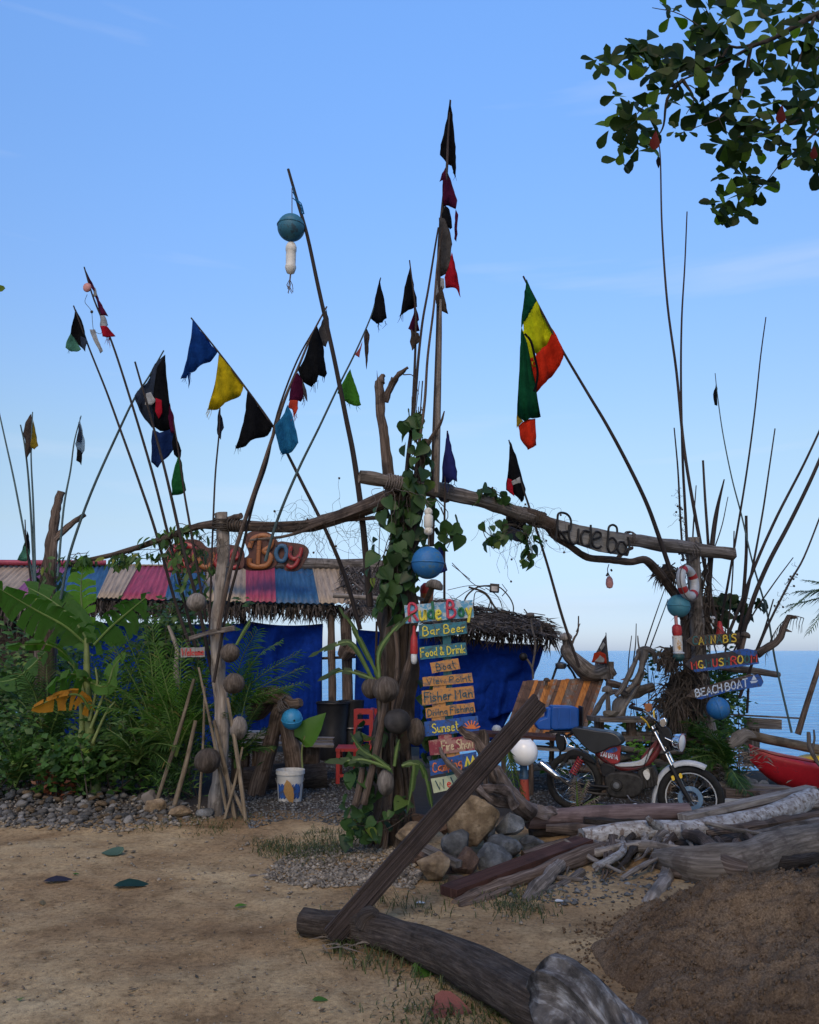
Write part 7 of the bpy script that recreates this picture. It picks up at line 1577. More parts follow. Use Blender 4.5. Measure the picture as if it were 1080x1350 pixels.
for k, (a, b_, r_, mt, lb) in enumerate(XL):
    c = [(a[i] + b_[i]) / 2 + (0, rnd(-5, 5), 0)[i] for i in range(3)]; logt('log', lb, [a, c, b_], [r_ * .7, r_, r_ * .9, r_ * .5], M[mt], seed=120 + k, n=11, rough=.3, groove=.2)
def plank(a, b, w_, h_, mat, label, name='plank'):
    mb = MB(); mb.bar(P(*a), P(*b), w_, h_, jit=.004); return one(mb, name, mat, label, 'plank', smooth_=False)
plank((900, 1078, 7.4), (1070, 1040, 8.4), .11, .05, M['driftpale'], 'pale grey plank laid on the log pile, pointing to the kayak')
plank((910, 1086, 7.4), (1060, 1052, 8.3), .12, .05, M['driftbrown'], 'dark plank directly under the pale grey one')
plank((954, 1046, 9.0), (1046, 1050, 9.0), .14, .10, M['driftbrown'], 'short thick brown plank behind the log pile, below the kayak')
plank((930, 1034, 9.2), (1040, 1040, 9.3), .18, .05, M['drift'], 'grey plank lying behind the front wheel')
plank((560, 1118, 6.5), (605, 1140, 6.2), .07, .04, M['drift'], 'small broken board wedged between the front boulders')
mb = MB(); mb.prism(PL([(948, 1062), (958, 1053), (975, 1054), (990, 1052), (1002, 1055), (996, 1060), (985, 1060), (978, 1064), (968, 1060), (960, 1064)], 8.7), (0, .02, 0)); one(mb, 'metal_scrap', M['white'], 'scrap of white corrugated metal behind the pale grey plank', 'scrap', smooth_=False)
logt('driftwood_root', 'gnarled forked root standing over the boulders beside the signpost', [(700, 1074, 7.2), (685, 1062, 7.15), (672, 1045, 7.1), (662, 1028, 7.05), (655, 1012, 7.0)], [.07, .075, .06, .05, .03], grain('flaking root', [(.06, .045, .04), (.15, .12, .11), (.30, .27, .27)], 6, 2, patch=.6), 'root', 21, n=14, rough=.35,
     extra=[([(672, 1058, 7.1), (650, 1055, 7.0), (630, 1040, 6.95), (600, 1015, 6.9), (585, 998, 6.9), (580, 985, 6.9)], [.05, .04, .032, .028, .02, .012]), ([(690, 1066, 7.2), (712, 1070, 7.3), (735, 1072, 7.4)], [.07, .06, .04]), ([(680, 1062, 7.0), (668, 1045, 6.95), (650, 1040, 6.95), (632, 1038, 7.0)], [.04, .04, .035, .02])])
logt('driftwood_root', 'twisted root with rounded knobs in front of the Fire Show board', [(655, 1030, 7.1), (645, 1005, 7.05), (638, 990, 7.0), (628, 975, 7.0), (612, 966, 7.0), (606, 958, 7.0)], [.05, .055, .06, .04, .03, .025], M['driftbrown'], 'root', 22, n=12, rough=.35, extra=[([(636, 985, 7.0), (637, 972, 7.0), (636, 962, 7.0)], [.045, .04, .03])])
# low table, bench and bits behind the bike
tb_ = T('plank_table', 'rough low plank table behind the motorbike with a stone and wooden mushroom on it', 'table', P(830, 1000, 9.8).xy.to_3d())
mb = MB(); mb.bar(P(782, 948, 9.7), P(884, 950, 9.9), .35, .05, jit=.006); mb.build('top', M['drift'], tb_, False)
for x in (790, 832, 874): mb = MB(); mb.tube([P(x, 950, 9.75), Vector((P(x, 950, 9.75).x, 9.75, 0))], .06, 10, .2, x); mb.build('leg', M['driftbrown'], tb_)
mb = MB(); mb.bar(P(795, 972, 9.7), P(880, 974, 9.75), .2, .04, jit=.01); mb.build('shelf', M['drift'], tb_, False)
# heap of driftwood under and around table
rg = random.Random(17)
LB = ['thin stick lying across the heap of driftwood behind the motorbike, number %s']
desc = ['pale', 'grey', 'brown', 'dark', 'bleached', 'knotty', 'slim', 'short', 'split', 'crooked', 'blunt', 'long']
for k, (a, b_, r_, mt, lb) in enumerate([((800, 985), (900, 992), .035, 'drift', 'grey stick lowest in the heap behind the motorbike seat'), ((790, 1005), (870, 985), .045, 'driftpale', 'pale branch slanting up behind the motorbike frame'), ((760, 1012), (830, 1020), .05, 'driftbrown', 'brown log behind the rear shock absorber'), ((840, 1000), (900, 1010), .05, 'drift', 'grey log behind the front fork'), ((820, 968), (905, 962), .03, 'drift', 'straight grey stick over the plank table end'), ((900, 975), (985, 975), .05, 'driftbrown', 'brown log among the palm fronds under the blue ball'), ((700, 1012), (770, 1000), .045, 'greyboard', 'grey board end behind the rear wheel')]):
    logt('stick', lb, [(a[0], a[1], 9.5 + k * .07), ((a[0] + b_[0]) / 2, (a[1] + b_[1]) / 2 + 2, 9.5 + k * .07), (b_[0], b_[1], 9.6 + k * .07)], [r_, r_ * .9, r_ * .7], M[mt], 'stick', 30 + k, n=9)
DG = [([(842, 862), (832, 885), (822, 905), (812, 918)], [.02, .035, .03, .025], 'drift', 'thick bent grey branch, leftmost of the driftwood knot before the sea'), ([(850, 858), (846, 880), (838, 900), (826, 912)], [.05, .035, .035, .03], 'driftpale', 'pale branch in the middle of the driftwood knot before the sea'), ([(846, 870), (842, 860), (852, 856), (862, 862), (864, 875)], [.03, .03, .04, .035, .02], 'drift', 'curled root loop on top of the driftwood knot'),
      ([(845, 862), (842, 850), (841, 838)], [.014, .01, .006], 'driftpale', 'small pale spike pointing up from the driftwood knot'), ([(816, 945), (828, 925), (840, 905), (850, 885)], [.02, .025, .025, .02], 'driftpale', 'slim whitish stick leaning on the plank table'), ([(780, 948), (790, 930), (798, 918), (812, 912), (840, 918)], [.03, .035, .03, .03, .03], 'drift', 'dark bent branch left of the wooden mushroom'), ([(820, 915), (840, 912), (862, 905)], [.06, .075, .05], 'drift', 'fat grey driftwood lump behind the table'), ([(815, 950), (818, 930), (828, 920)], [.09, .10, .05], 'driftpale', 'standing pale stump behind the speckled stone'),
      ([(800, 900), (812, 902), (826, 908)], [.05, .045, .03], 'driftbrown', 'brown stub right of the pirate flag post')]
for k, (pts, r_, mt, lb) in enumerate(DG): logt('driftwood', lb, pts, r_, M[mt], 'driftwood', 50 + k, n=10, rough=.2, Y=10.0 + k * .03)
dr_ = logt('driftwood_figure', 'big upcurved grey driftwood with a mushroom head above the slatted panel', [(806, 893), (798, 884), (785, 888), (772, 884), (758, 870), (748, 858), (746, 850)], [.09, .11, .11, .11, .10, .08, .05], M['drift'], 'driftwood', 61, n=14, rough=.15, Y=10.7, groove=.25, extra=[([(799, 895), (799, 872)], [.12, .11]), ([(747, 858), (746, 840)], [.05, .055])])
mb = MB(); mb.lathe(P(746, 842, 10.7), [(0, -.02), (.085, -.01), (.09, .02), (.06, .065), (0, .08)], (-.15, 0, 1), 16); mb.build('head', M['driftpale'], dr_)
logt('branch', 'small forked twig sticking up behind the driftwood figure', [(752, 856), (757, 842), (762, 832), (763, 812)], [.018, .015, .012, .008], M['driftbrown'], 'twig', 62, n=7, Y=10.75, extra=[([(760, 833), (765, 822)], [.01, .006])])
logt('trestle', 'dark slanted stick frame holding a small pot over the sea view', [(742, 862), (734, 880), (727, 900)], [.012, .016, .016], M['black'], 'frame', 63, n=6, Y=10.9, extra=[([(748, 876), (756, 888), (762, 900)], [.016, .016, .016])])
mb = MB(); mb.lathe(P(740, 882, 10.85), [(0, 0), (.05, 0), (.075, .03), (.075, .07), (.03, .09), (0, .09)], n=16); one(mb, 'pot', M['steel'], 'small grey pot hanging in the dark stick frame', 'pot')
t = T('flag_pole', 'small black and red pirate flag on a stick beside the driftwood figure', 'flag', P(803, 895, 10.5)); mb = MB(); mb.tube(PL([(799, 834), (800, 850), (805, 895)], 10.5), .006, 5); mb.build('pole', M['pole'], t)
flag(t, [(799, 836), (801, 860), (802, 872), (799, 882), (797, 874), (780, 873), (786, 860)], 10.5, F['grey'], amp=.02); flag(t, [(784, 862), (792, 858), (799, 863), (800, 875), (780, 873)], 10.47, F['orange'], label='red print', amp=.01); flag(t, [(786, 870), (792, 864), (797, 868), (796, 873), (784, 873)], 10.45, F['white'], label='white skull print', amp=.01); flag(t, [(791, 853), (796, 846), (798, 850), (793, 858)], 10.46, F['white'], label='white bone print', amp=.01)
# leaning slatted panel
sp2 = T('slatted_panel', 'leaning panel of orange and bare wood slats behind the blue jerrycan', 'panel', P(740, 965, 10.3))
n = 21; om = grain('orange slat', [(.22, .07, .02), (.42, .16, .04), (.52, .22, .07)], 10, 1, patch=.25, patchcol=(.10, .06, .04)); wm_ = grain('flaked slat', [(.08, .06, .05), (.16, .125, .10), (.38, .34, .30)], 12, 1.2, patch=.8, pscale=12, patchcol=(.22, .09, .04)); dm_ = grain('brown slat', [(.06, .04, .03), (.12, .07, .05), (.18, .09, .05)], 12, 1.2, patch=.4)
seq = 'dddoddwoowwdoowwddoow'[::-1]; seq = 'dddodwoowdoowwwdooddw'
for i in range(n):
    u = i / n; u2 = (i + .93) / n; jt = rnd(-2, 2)
    tl = P(690 + 107 * u, 899 - 5 * u + jt * .5, 10.75); tr = P(690 + 107 * u2, 899 - 5 * u2 + jt * .5, 10.75); br = P(664 + 105 * u2, 972 + jt, 10.0); bl = P(664 + 105 * u, 972 + jt, 10.0)
    off = Vector((0, rnd(-.008, .008), 0)); mb = MB(); mb.prism([tl + off, tr + off, br + off, bl + off], (0, .022, .012)); mb.build('slat', {'o': om, 'w': wm_, 'd': dm_}[seq[i % len(seq)]], sp2, False)
for f in (.25, .8):
    mb = MB(); a = P(690, 899, 10.75).lerp(P(664, 972, 10.0), f); b_ = P(797, 894, 10.75).lerp(P(769, 972, 10.0), f); mb.bar(a + Vector((0, .05, 0)), b_ + Vector((0, .05, 0)), .03, .05); mb.build('batten', M['driftbrown'], sp2, False)
# table with clutter left of bike
tb2 = T('low_table', 'dark red low table edge behind the white globe lamp', 'table', P(690, 1020, 9.4).xy.to_3d())
mb = MB(); mb.bar(P(620, 966, 9.5), P(735, 972, 9.6), .5, .035); mb.build('top', M['redbeam'], tb2, False)
for x in (640, 664, 700, 728): mb = MB(); mb.bar(P(x, 968, 9.4 + (x % 3) * .1), Vector((P(x, 968, 9.4).x, 9.4 + (x % 3) * .1, 0)), .05, .05, (0, 1, 0)); mb.build('leg', M['driftbrown'], tb2, False)
mb = MB(); mb.bar(P(700, 985, 9.5), P(770, 990, 9.6), .3, .03); one(mb, 'board', M['greyboard'], 'pale board under the blue jerrycan, above the rear wheel', 'board', smooth_=False)
mb = MB(); mb.lathe(P(655, 963, 9.3), [(0, .0), (.05, .0), (.055, .02), (.035, .05), (0, .06)], n=14); one(mb, 'shell', M['white'], 'white shell lying on the dark red table', 'shell')
mb = MB(); mb.tube(PL([(690, 935, 10), (665, 962, 9.8)]), .03, 8, .1); one(mb, 'stick', M['driftbrown'], 'brown stick leaning at the left edge of the slatted panel', 'stick')
# globe lamp
gl = T('globe_lamp', 'white globe garden lamp on a blue and red post, unlit', 'lamp', P(692, 1052, 8.3)); u = mpp(8.4); c = P(691, 991, 8.3)
prof = [(0, -17 * u)] + [(17.3 * u * math.cos(R(a)), 17.3 * u * math.sin(R(a))) for a in range(-75, 64, 10)] + [(9 * u, 15.5 * u), (8 * u, 15.5 * u)]
mb = MB(); mb.lathe(c, prof, n=32); mb.build('globe', M['globe'], gl)
mb = MB(); mb.lathe(P(691, 1027, 8.3), [(0, 0), (5.5 * u, 0), (6 * u, 4 * u), (5 * u, 6 * u), (4.5 * u, 16 * u), (7 * u, 18 * u), (7 * u, 21 * u), (0, 21 * u)], n=18); mb.build('collar', paint('lamp blue', (.02, .06, .12), .5), gl)
mb = MB(); mb.tube([P(691, 1027, 8.3), P(692, 1056, 8.3)], [.043, .048], 16); mb.build('post', paint('lamp red', (.30, .05, .03), .6), gl)
# jerrycan
jc = T('jerrycan', 'blue plastic jerrycan lying on the luggage rack of the motorbike', 'jerrycan', P(735, 962, 8.6)); JY = 8.5
mb = MB(); mb.prism(PL([(727, 934), (730, 931), (760, 932), (764, 935), (764, 958), (761, 962), (730, 963), (726, 960)], JY), (0, .24, 0)); o = mb.build('body', M['jug'], jc); bv = o.modifiers.new('b', 'BEVEL'); bv.width = .018; bv.segments = 3
mb = MB(); mb.prism(PL([(706, 954), (710, 962), (728, 963), (728, 933), (722, 934), (721, 946), (712, 949)], JY + .03), (0, .17, 0)); o = mb.build('neck_shoulder', M['jug'], jc); bv = o.modifiers.new('b', 'BEVEL'); bv.width = .015; bv.segments = 3
mb = MB(); mb.tube(smooth(PL([(704, 940), (712, 937), (726, 936)], JY + .1), 4), .02, 8); mb.build('handle', M['jug'], jc)
for x in (737, 752): mb = MB(); mb.bar(P(x, 934, JY - .002), P(x, 960, JY - .002), .012, .012, (0, 1, 0)); mb.build('rib', M['jug'], jc, False)
mb = MB(); mb.bar(P(766, 931, JY + .05), P(766, 962, JY + .05), .012, .2, (0, 1, 0)); mb.build('base_plate', M['black'], jc, False)

# ------------------------------------------------------------ coconuts hanging on trunk and post
def coco(px, py, r, Y, label, mat=None, sc_=(1, 1, .95), sprout=None, ridged=True, group=None):
    t = T('coconut', label, 'coconut', P(px, py + r, Y), group or 'coconuts hung on the gateway'); u = mpp(Y); c = P(px, py, Y); mb = MB()
    b = 0; seg = 24; rings = 16
    for i in range(rings + 1):
        ph = math.pi * i / rings
        for k in range(seg):
            th = 2 * math.pi * k / seg; d = Vector((math.sin(ph) * math.cos(th), math.sin(ph) * math.sin(th), math.cos(ph))); rr_ = 1 + .07 * math.cos(3 * th + px) * math.sin(ph) + .05 * noise.noise(d * 2 + Vector((px, 0, 0))) + .02 * noise.noise(Vector((d.x * 9, d.y * 9, d.z * 2))); mb.v.append(c + Vector((d.x * sc_[0], d.y * sc_[1], d.z * sc_[2])) * r * u * 1.02 * rr_)
    for i in range(rings):
        for k in range(seg): k2 = (k + 1) % seg; mb.face((i * seg + k, (i + 1) * seg + k, (i + 1) * seg + k2, i * seg + k2), [(k / seg, i / rings), (k / seg, (i + 1) / rings), ((k + 1) / seg, (i + 1) / rings), ((k + 1) / seg, i / rings)])
    mb.build('husk', mat or M['coconut'], t)
    if sprout:
        for j, sp_ in enumerate(sprout):
            bananaleaf(t, PL(sp_, Y - .03), .026, M['palmleaf'], j + int(px), droop=.3, tears=5, name='sprout_leaf')
    return t
M['palmleaf'] = leafmat('sprout leaf', (.016, .04, .012), (.035, .075, .018), None, .35)
coco(491, 907, 14, 6.9, 'left coconut of the sprouting pair on the centre trunk', sprout=[[(500, 895), (488, 870), (470, 835), (455, 812)], [(500, 895), (500, 860), (520, 830), (540, 815)], [(495, 897), (470, 888), (450, 885), (425, 895)], [(492, 897), (465, 850), (440, 852), (420, 860)]])
coco(508, 909, 17, 6.8, 'right coconut of the sprouting pair on the centre trunk', sc_=(1, 1, .95))
coco(525, 951, 17, 6.8, 'black burnt looking coconut below the pair on the centre trunk', M['coconutdark'], (1, 1, .9))
coco(549, 965, 14, 6.95, 'brown coconut half hidden between trunk and signpost', M['coconut'], (.8, 1, 1.2))
coco(508, 1032, 14, 6.85, 'pale grey coconut with broad drooping sprout leaves at the trunk foot', M['coconutpale'], (.75, .9, 1.15), sprout=[[(515, 1015), (495, 1000), (478, 990), (464, 972)], [(520, 1010), (523, 990), (525, 980), (527, 975)], [(530, 1010), (545, 1008), (543, 1040), (538, 1062)], [(535, 1008), (555, 1010), (565, 1040), (570, 1068)], [(512, 1012), (480, 1002), (460, 1003), (440, 1004)]])
coco(260, 794, 12.5, 8.0, 'pale coconut at the top left of the gate post by the roof edge', M['coconutpale'])
coco(304, 861, 12.5, 8.1, 'upper brown coconut on the right side of the left gate post', M['coconut'], sprout=[[(312, 850), (320, 835), (328, 822), (330, 818)]])
coco(308, 901, 13.5, 8.1, 'two tone coconut, second down on the left gate post', M['coconut'])
coco(314, 960, 12, 8.15, 'grey coconut, third down on the left gate post', M['coconutpale'], (.9, 1, 1.2))
coco(274, 1003, 16, 8.0, 'big dark coconut low on the left side of the gate post', M['coconutdark'] if 0 else M['coconut'], (1, 1, .95))
# leaning bamboo sticks
for lb, a, b_, r_ in [('tan bamboo stick leaning behind the boulders at the left', (256, 895, 8.5), (205, 1062, 8.4), .02), ('white stick leaning against the dark undergrowth left of the gate post', (258, 950, 8.5), (230, 1062, 8.35), .024), ('grey bamboo stick leaning right of the left gate post', (300, 920, 8.1), (324, 1083, 8.05), .02), ('second thin stick at the foot of the left gate post', (282, 950, 8.2), (310, 1080, 8.1), .022), ('short stick crossing behind the coconut at the gate post foot', (285, 1000, 8.2), (322, 1075, 8.1), .018),
                      ('dark stick leaning across the left gate post below the welcome plaque', (262, 880, 8.15), (300, 1078, 8.1), .014), ('thin grey stick left of the gate post, ending by the flat stone', (270, 905, 8.25), (262, 1072, 8.2), .013), ('short grey stick crossing under the two tone coconut', (320, 985, 8.1), (296, 1080, 8.05), .014),
                      ('tall brown stick leaning on the left side of the centre trunk', (512, 905, 6.8), (480, 1060, 6.9), .03), ('short broken stick standing at the left foot of the centre trunk', (478, 1012, 6.9), (468, 1062, 6.9), .03), ('thin stick between the two sprouting coconuts and the ground', (500, 920, 6.85), (500, 1010, 6.9), .018)]:
    logt('stick', lb, [a, ((a[0] + b_[0]) / 2 + 1.5, (a[1] + b_[1]) / 2, (a[2] + b_[2]) / 2), b_], [r_ * .8, r_, r_], M['bamboo'] if 'centre' not in lb else M['driftbrown'], 'stick', int(a[0]), n=9, rough=.06)
mb = MB(); mb.bar(P(250, 842, 8.2), P(282, 832, 8.2), .04, .04); mb.bar(P(276, 834, 8.12), P(310, 828, 8.12), .06, .05); one(mb, 'crosspiece', M['drift'], 'short grey crosspiece nailed to the left gate post', 'crosspiece', smooth_=False)
mb = MB(); mb.tube(smooth(PL([(234, 905), (232, 880), (234, 860), (228, 840), (222, 825)], 8.9), 4), [.03, .028, .025, .015], 8, .2); one(mb, 'branch', M['driftpale'], 'pale crooked branch left of the welcome plaque', 'branch')
# bare stump at the far left
logt('dead_tree', 'bare forked dead trunk rising over the roof at the left', [(58, 960), (60, 880), (62, 800), (66, 740), (70, 700), (76, 665), (81, 648)], [.13, .12, .11, .085, .06, .05, .045], M['driftbrown'], 'dead tree', 71, Y=9.7, extra=[([(71, 712), (82, 702), (95, 690), (112, 678)], [.05, .04, .035, .028])])
# stump with blue ball, bucket, chair, planks bench
sm2 = logt('bent_stump', 'dark bent tree stump trestle left of the hut opening', [(335, 1065, 9.4), (345, 1020, 9.3), (358, 975, 9.2), (366, 940, 9.1), (372, 930, 9.1)], [.09, .10, .08, .07, .06], M['driftbrown'], 'stump', 72, extra=[([(392, 1062, 9.3), (388, 1010, 9.2), (380, 965, 9.15), (370, 930, 9.1)], [.09, .10, .09, .07]), ([(335, 940, 9.4), (350, 920, 9.25), (365, 918, 9.15), (385, 928, 9.05), (397, 926, 9.0)], [.12, .12, .09, .06, .045])])
lash(sm2, P(372, 932, 9.05), P(380, 926, 9.0), .075, 5, 12, M['rope'])
bk = T('bucket', 'white paint bucket with blue print on the dark gravel', 'bucket', P(382, 1061, 8.95)); c = P(382, 1060, 8.9); u = mpp(9.1)
mb = MB(); mb.lathe(c, [(0, 0), (14 * u, 0), (16.8 * u, 36 * u), (18 * u, 36 * u), (18 * u, 41 * u), (16.5 * u, 41 * u), (16 * u, 30 * u), (0, 30 * u)], n=28); mb.build('body', M['white'], bk)
mb = MB()
for a0, a1 in ((215, 262), (275, 330)):
    for k in range(6):
        a = R(a0 + (a1 - a0) * k / 6); b2 = R(a0 + (a1 - a0) * (k + 1) / 6); r0 = 14.9 * u; r1 = 16.3 * u; i0 = len(mb.v)
        mb.v += [c + Vector((r0 * math.cos(a), r0 * math.sin(a), 8 * u)), c + Vector((r0 * math.cos(b2), r0 * math.sin(b2), (8 + k % 2 * 2) * u)), c + Vector((r1 * math.cos(b2), r1 * math.sin(b2), 26 * u)), c + Vector((r1 * math.cos(a), r1 * math.sin(a), (26 - k % 3 * 2) * u))]; mb.face(range(i0, i0 + 4))
mb.build('blue_label', bdb, bk)
mb = MB(); mb.torus(c + Vector((0, 0, 34 * u)), 18.2 * u, .004, (0, -.9, .35), 20, 5, (190, 350)); mb.build('wire_handle', M['steel'], bk)
t = T('dead_leaf', 'curled yellow brown dead leaf hanging over the bucket rim', 'leaf', P(380, 1040, 8.7)); o = put_leaf(t, P(378, 1028, 8.72), Vector((.25, 0, -1)), Vector((0, -1, .2)), .26, LEAF['oval'][0], leafmat('tan dead leaf', (.30, .18, .07), (.36, .22, .09), None, .2), 'blade')
ch = T('chair', 'red wooden chair beside the hut opening, left of the centre trunk', 'chair', P(465, 1032, 10.2).xy.to_3d()); cy = 10.2; cr2 = M['chairred']
cx0, cx1 = P(444, 983, cy).x, P(492, 983, cy).x; zs = P(470, 985, cy).z; zt = P(490, 935, cy).z; dw = .42
mb = MB(); mb.prism([(cx0, cy - .15, zs), (cx1, cy - .15, zs), (cx1, cy + dw - .15, zs), (cx0, cy + dw - .15, zs)], (0, 0, -.035)); mb.build('seat', cr2, ch, False)
for x, y, z in [(cx0 + .03, cy - .12, zs - .03), (cx0 + .03, cy + .24, zs - .03), (cx1 - .02, cy - .12, zt), (cx1 - .02, cy + .24, zt)]: mb = MB(); mb.bar((x, y, 0), (x, y, z), .045, .045, (0, 1, 0)); mb.build('leg', cr2, ch, False)
for z, h in ((zt - .04, .08), (zt - .17, .05), (zt - .29, .05)): mb = MB(); mb.bar((cx1 - .02, cy - .12, z), (cx1 - .02, cy + .24, z), .03, h); mb.build('backrest_rail', cr2, ch, False)
mb = MB(); mb.bar((cx0 + .03, cy - .12, .14), (cx1 - .02, cy - .12, .14), .03, .03); mb.build('stretcher', cr2, ch, False)
c2 = T('chair', 'second red chair whose back shows just left of the centre trunk, behind the first chair', 'chair', P(485, 1000, 10.7).xy.to_3d())
xa, xb = P(469, 940, 10.7).x, P(497, 940, 10.7).x
for x in (xa, xb): mb = MB(); mb.bar((x, 10.7, 0), (x, 10.7, P(470, 935, 10.7).z), .045, .045, (0, 1, 0)); mb.build('leg', cr2, c2, False)
for y in (938, 952): mb = MB(); mb.bar((xa, 10.7, P(470, y, 10.7).z), (xb, 10.7, P(470, y, 10.7).z), .03, .07); mb.build('backrest_rail', cr2, c2, False)
mb = MB(); mb.prism([(xa, 10.7, .5), (xb, 10.7, .5), (xb, 11.1, .5), (xa, 11.1, .5)], (0, 0, -.035)); mb.build('seat', cr2, c2, False)
wb = T('plank_bench', 'weathered grey plank bench behind the left gate post and stump', 'bench', P(370, 1010, 10.2).xy.to_3d())
for k, (y, dd) in enumerate([(981, 9.9), (976, 10.1), (972, 10.3)]): mb = MB(); mb.bar(P(300, y - 2, dd), P(440, y + 2, dd + .1), .16, .035, jit=.008); mb.build('plank', M['driftpale'] if k != 1 else M['drift'], wb, False)
for x in (318, 345, 410): mb = MB(); mb.tube([P(x, 984, 10.1), Vector((P(x, 984, 10.1).x, 10.1, 0))], .11, 10, .2, x); mb.build('stump_leg', M['driftbrown'], wb)
mb = MB(); mb.prism(PL([(322, 966), (358, 966), (358, 974), (322, 974)], 10.0), (0, .3, 0)); one(mb, 'box', M['greyboard'], 'small grey box on the plank bench beside the coconut', 'box', smooth_=False)
logt('log', 'thick rough log lying on the dark gravel under the plank bench', [(320, 1030, 9.7), (370, 1028, 9.8), (430, 1022, 9.9)], [.16, .17, .15], M['bark'], seed=75, n=14)
# big leaf near tarp (elephant ear)
t = T('taro_leaf', 'broad green taro leaf right of the bright blue ball', 'leaf', P(400, 1010, 9.2)); put_leaf(t, P(400, 975, 9.1), Vector((.6, 0, .75)), Vector((-.2, -1, .3)), .36, LEAF['heart'][1], M['banana'], 'blade'); mb = MB(); mb.tube(smooth(PL([(402, 970), (398, 990), (399, 1015)], 9.1), 3), .01, 6); mb.build('stalk', M['stem'], t)
# coir nest / root mass on right cluster and hanging litter
t = T('root_mass', 'shaggy dark root and husk mass on the right gate post', 'root mass', P(905, 1000, 9.6)); mb = MB(); rg = random.Random(8)
for (x, y, rx, ry, n_, Yc, ln) in [(884, 866, 12, 12, 260, 9.4, .16), (880, 755, 14, 10, 200, 9.4, .16), (905, 905, 26, 30, 500, 9.6, .28), (925, 800, 12, 50, 240, 9.7, .3), (890, 925, 20, 20, 260, 9.5, .3)]:
    for k in range(n_):
        p = P(x + rg.gauss(0, rx * .5), y + rg.gauss(0, ry * .5), Yc + rg.gauss(0, .08)); d = Vector((rg.gauss(0, .5) - .25, rg.gauss(-.1, .3), rg.gauss(-.6, .5))).normalized(); l = ln * rg.uniform(.4, 1.2); sd_ = d.cross(Vector((0, 1, 0))).normalized() * rg.uniform(.003, .010); i0 = len(mb.v); e = p + d * l + Vector((0, 0, -l * .3)); m_ = p + d * l * .5; mb.v += [p - sd_, p + sd_, m_ + sd_, m_ - sd_, e]; mb.face((i0, i0 + 1, i0 + 2, i0 + 3)); mb.face((i0 + 3, i0 + 2, i0 + 4))
tag(mb.build('fibres', M['fibre'], t, False), kind='stuff')
for (x, y, r_, Yc) in [(884, 866, 12, 9.5), (880, 756, 11, 9.5), (905, 910, 24, 9.8)]: mb = MB(); mb.ball(P(x, y, Yc), r_ * mpp(Yc), 16, 12, rough=.5, seed=x, freq=2); mb.build('core', M['fibre'], t)
leafy('dark leafy plants under the beach boat board', C(915, 965, 9.9), (.45, .3, .35), 1500, .09, M['shrub'], 15, kind='oval')
leafy('tall dark bush behind the boards of the sign cluster', C(948, 905, 10.5), (.38, .25, .45), 1300, .10, M['shrub'], 35)
leafy('low dry litter and leaves below the sign cluster', C(940, 1010, 9.7), (.6, .3, .22), 900, .13, M['dryleaf'], 16, kind='blade', cat='litter', name='leaf_litter')
leafy('small bright plant growing beside the driftwood knot', C(862, 868, 10.3), (.10, .08, .16), 60, .08, M['vine'], 17, kind='round', cat='plant', name='small_plant', stems=4)
leafy('green sprigs behind the motorbike frame', C(843, 990, 9.3), (.14, .1, .12), 80, .07, M['bananabright'], 18, cat='plant', name='small_plant', stems=4)
leafy('red and green croton leaves left of the sign cluster', C(834, 905, 10.3), (.12, .08, .12), 70, .08, leafmat('croton', (.25, .01, .01), (.12, .12, .02), None, .3, True), 19, cat='plant', name='small_plant', stems=4)
leafy('dark bushes behind the plank table', C(850, 985, 10.3), (.9, .3, .35), 1500, .10, M['shrub'], 20)
logt('husk', 'big curled dry palm sheath below the blue ball float', [(962, 985), (972, 975), (985, 968), (998, 972)], [.03, .07, .06, .01], M['coconutpale'], 'palm sheath', 77, Y=9.2, n=12, sx=.4)
t = palm('dried palm leaves fallen against the rear wheel', P(762, 1078, 8.0), [P(775, 1030, 8.0), P(760, 1025, 7.9), P(790, 1050, 7.9), P(805, 1062, 7.8)], .12, .007, M['dryleaf'], 61, n=16, droop=1.2, cat='dry leaves')
t = palm('strip of green palm leaf hanging behind the globe lamp', P(668, 985, 7.9), [P(690, 1050, 7.9), P(680, 1045, 7.9)], .10, .012, M['palm'], 62, n=14, droop=.4, arch_=.1, cat='palm leaf')

# ------------------------------------------------------------ motorbike
# bike plane through both wheel centres; s(px, py, off): off = metres towards the camera side
CR, CF = P(757, 1030, 8.45), P(910, 1052, 8.0)
ax_ = Vector((CF.x - CR.x, CF.y - CR.y, 0)).normalized(); bn = Vector((ax_.y, -ax_.x, 0))
if bn.y > 0: bn = -bn
def Bk(px, py, off=0.0):
    o = Vector((0, 0, CAMZ)); d = (P(px, py, 5) - o); c = CR; k = (c - o).dot(bn) / d.dot(bn); return o + d * k + bn * off
mbk = T('motorbike', 'old dark red step through motorbike with black seat, chrome exhaust and white front mudguard', 'motorbike', Vector((Bk(835, 1075).x, Bk(835, 1075).y, 0)))
def bt(name, pts, r, mat, off=0.0, n=8, label=None, sm=5, parent=None):
    mb = MB(); q = [Bk(p[0], p[1], p[2] if len(p) > 2 else off) for p in pts]; mb.tube(smooth(q, sm), r, n); o = mb.build(name, mat, parent or mbk)
    if label: o['label'] = label
    return o
def slab(name, pts, off, w_, mat, bev=.008, label=None, parent=None, round_=True):
    q = [Bk(x, y, off + w_ / 2) for x, y in pts]
    if round_: q = smooth(q, 3, closed=True)
    mb = MB(); mb.prism(q, -bn * w_); o = mb.build(name, mat, parent or mbk); 
    if bev: b_ = o.modifiers.new('b', 'BEVEL'); b_.width = bev; b_.segments = 3; b_.limit_method = 'ANGLE'
    if label: o['label'] = label
    return o
steer = Matrix.Rotation(R(8), 3, 'Z')
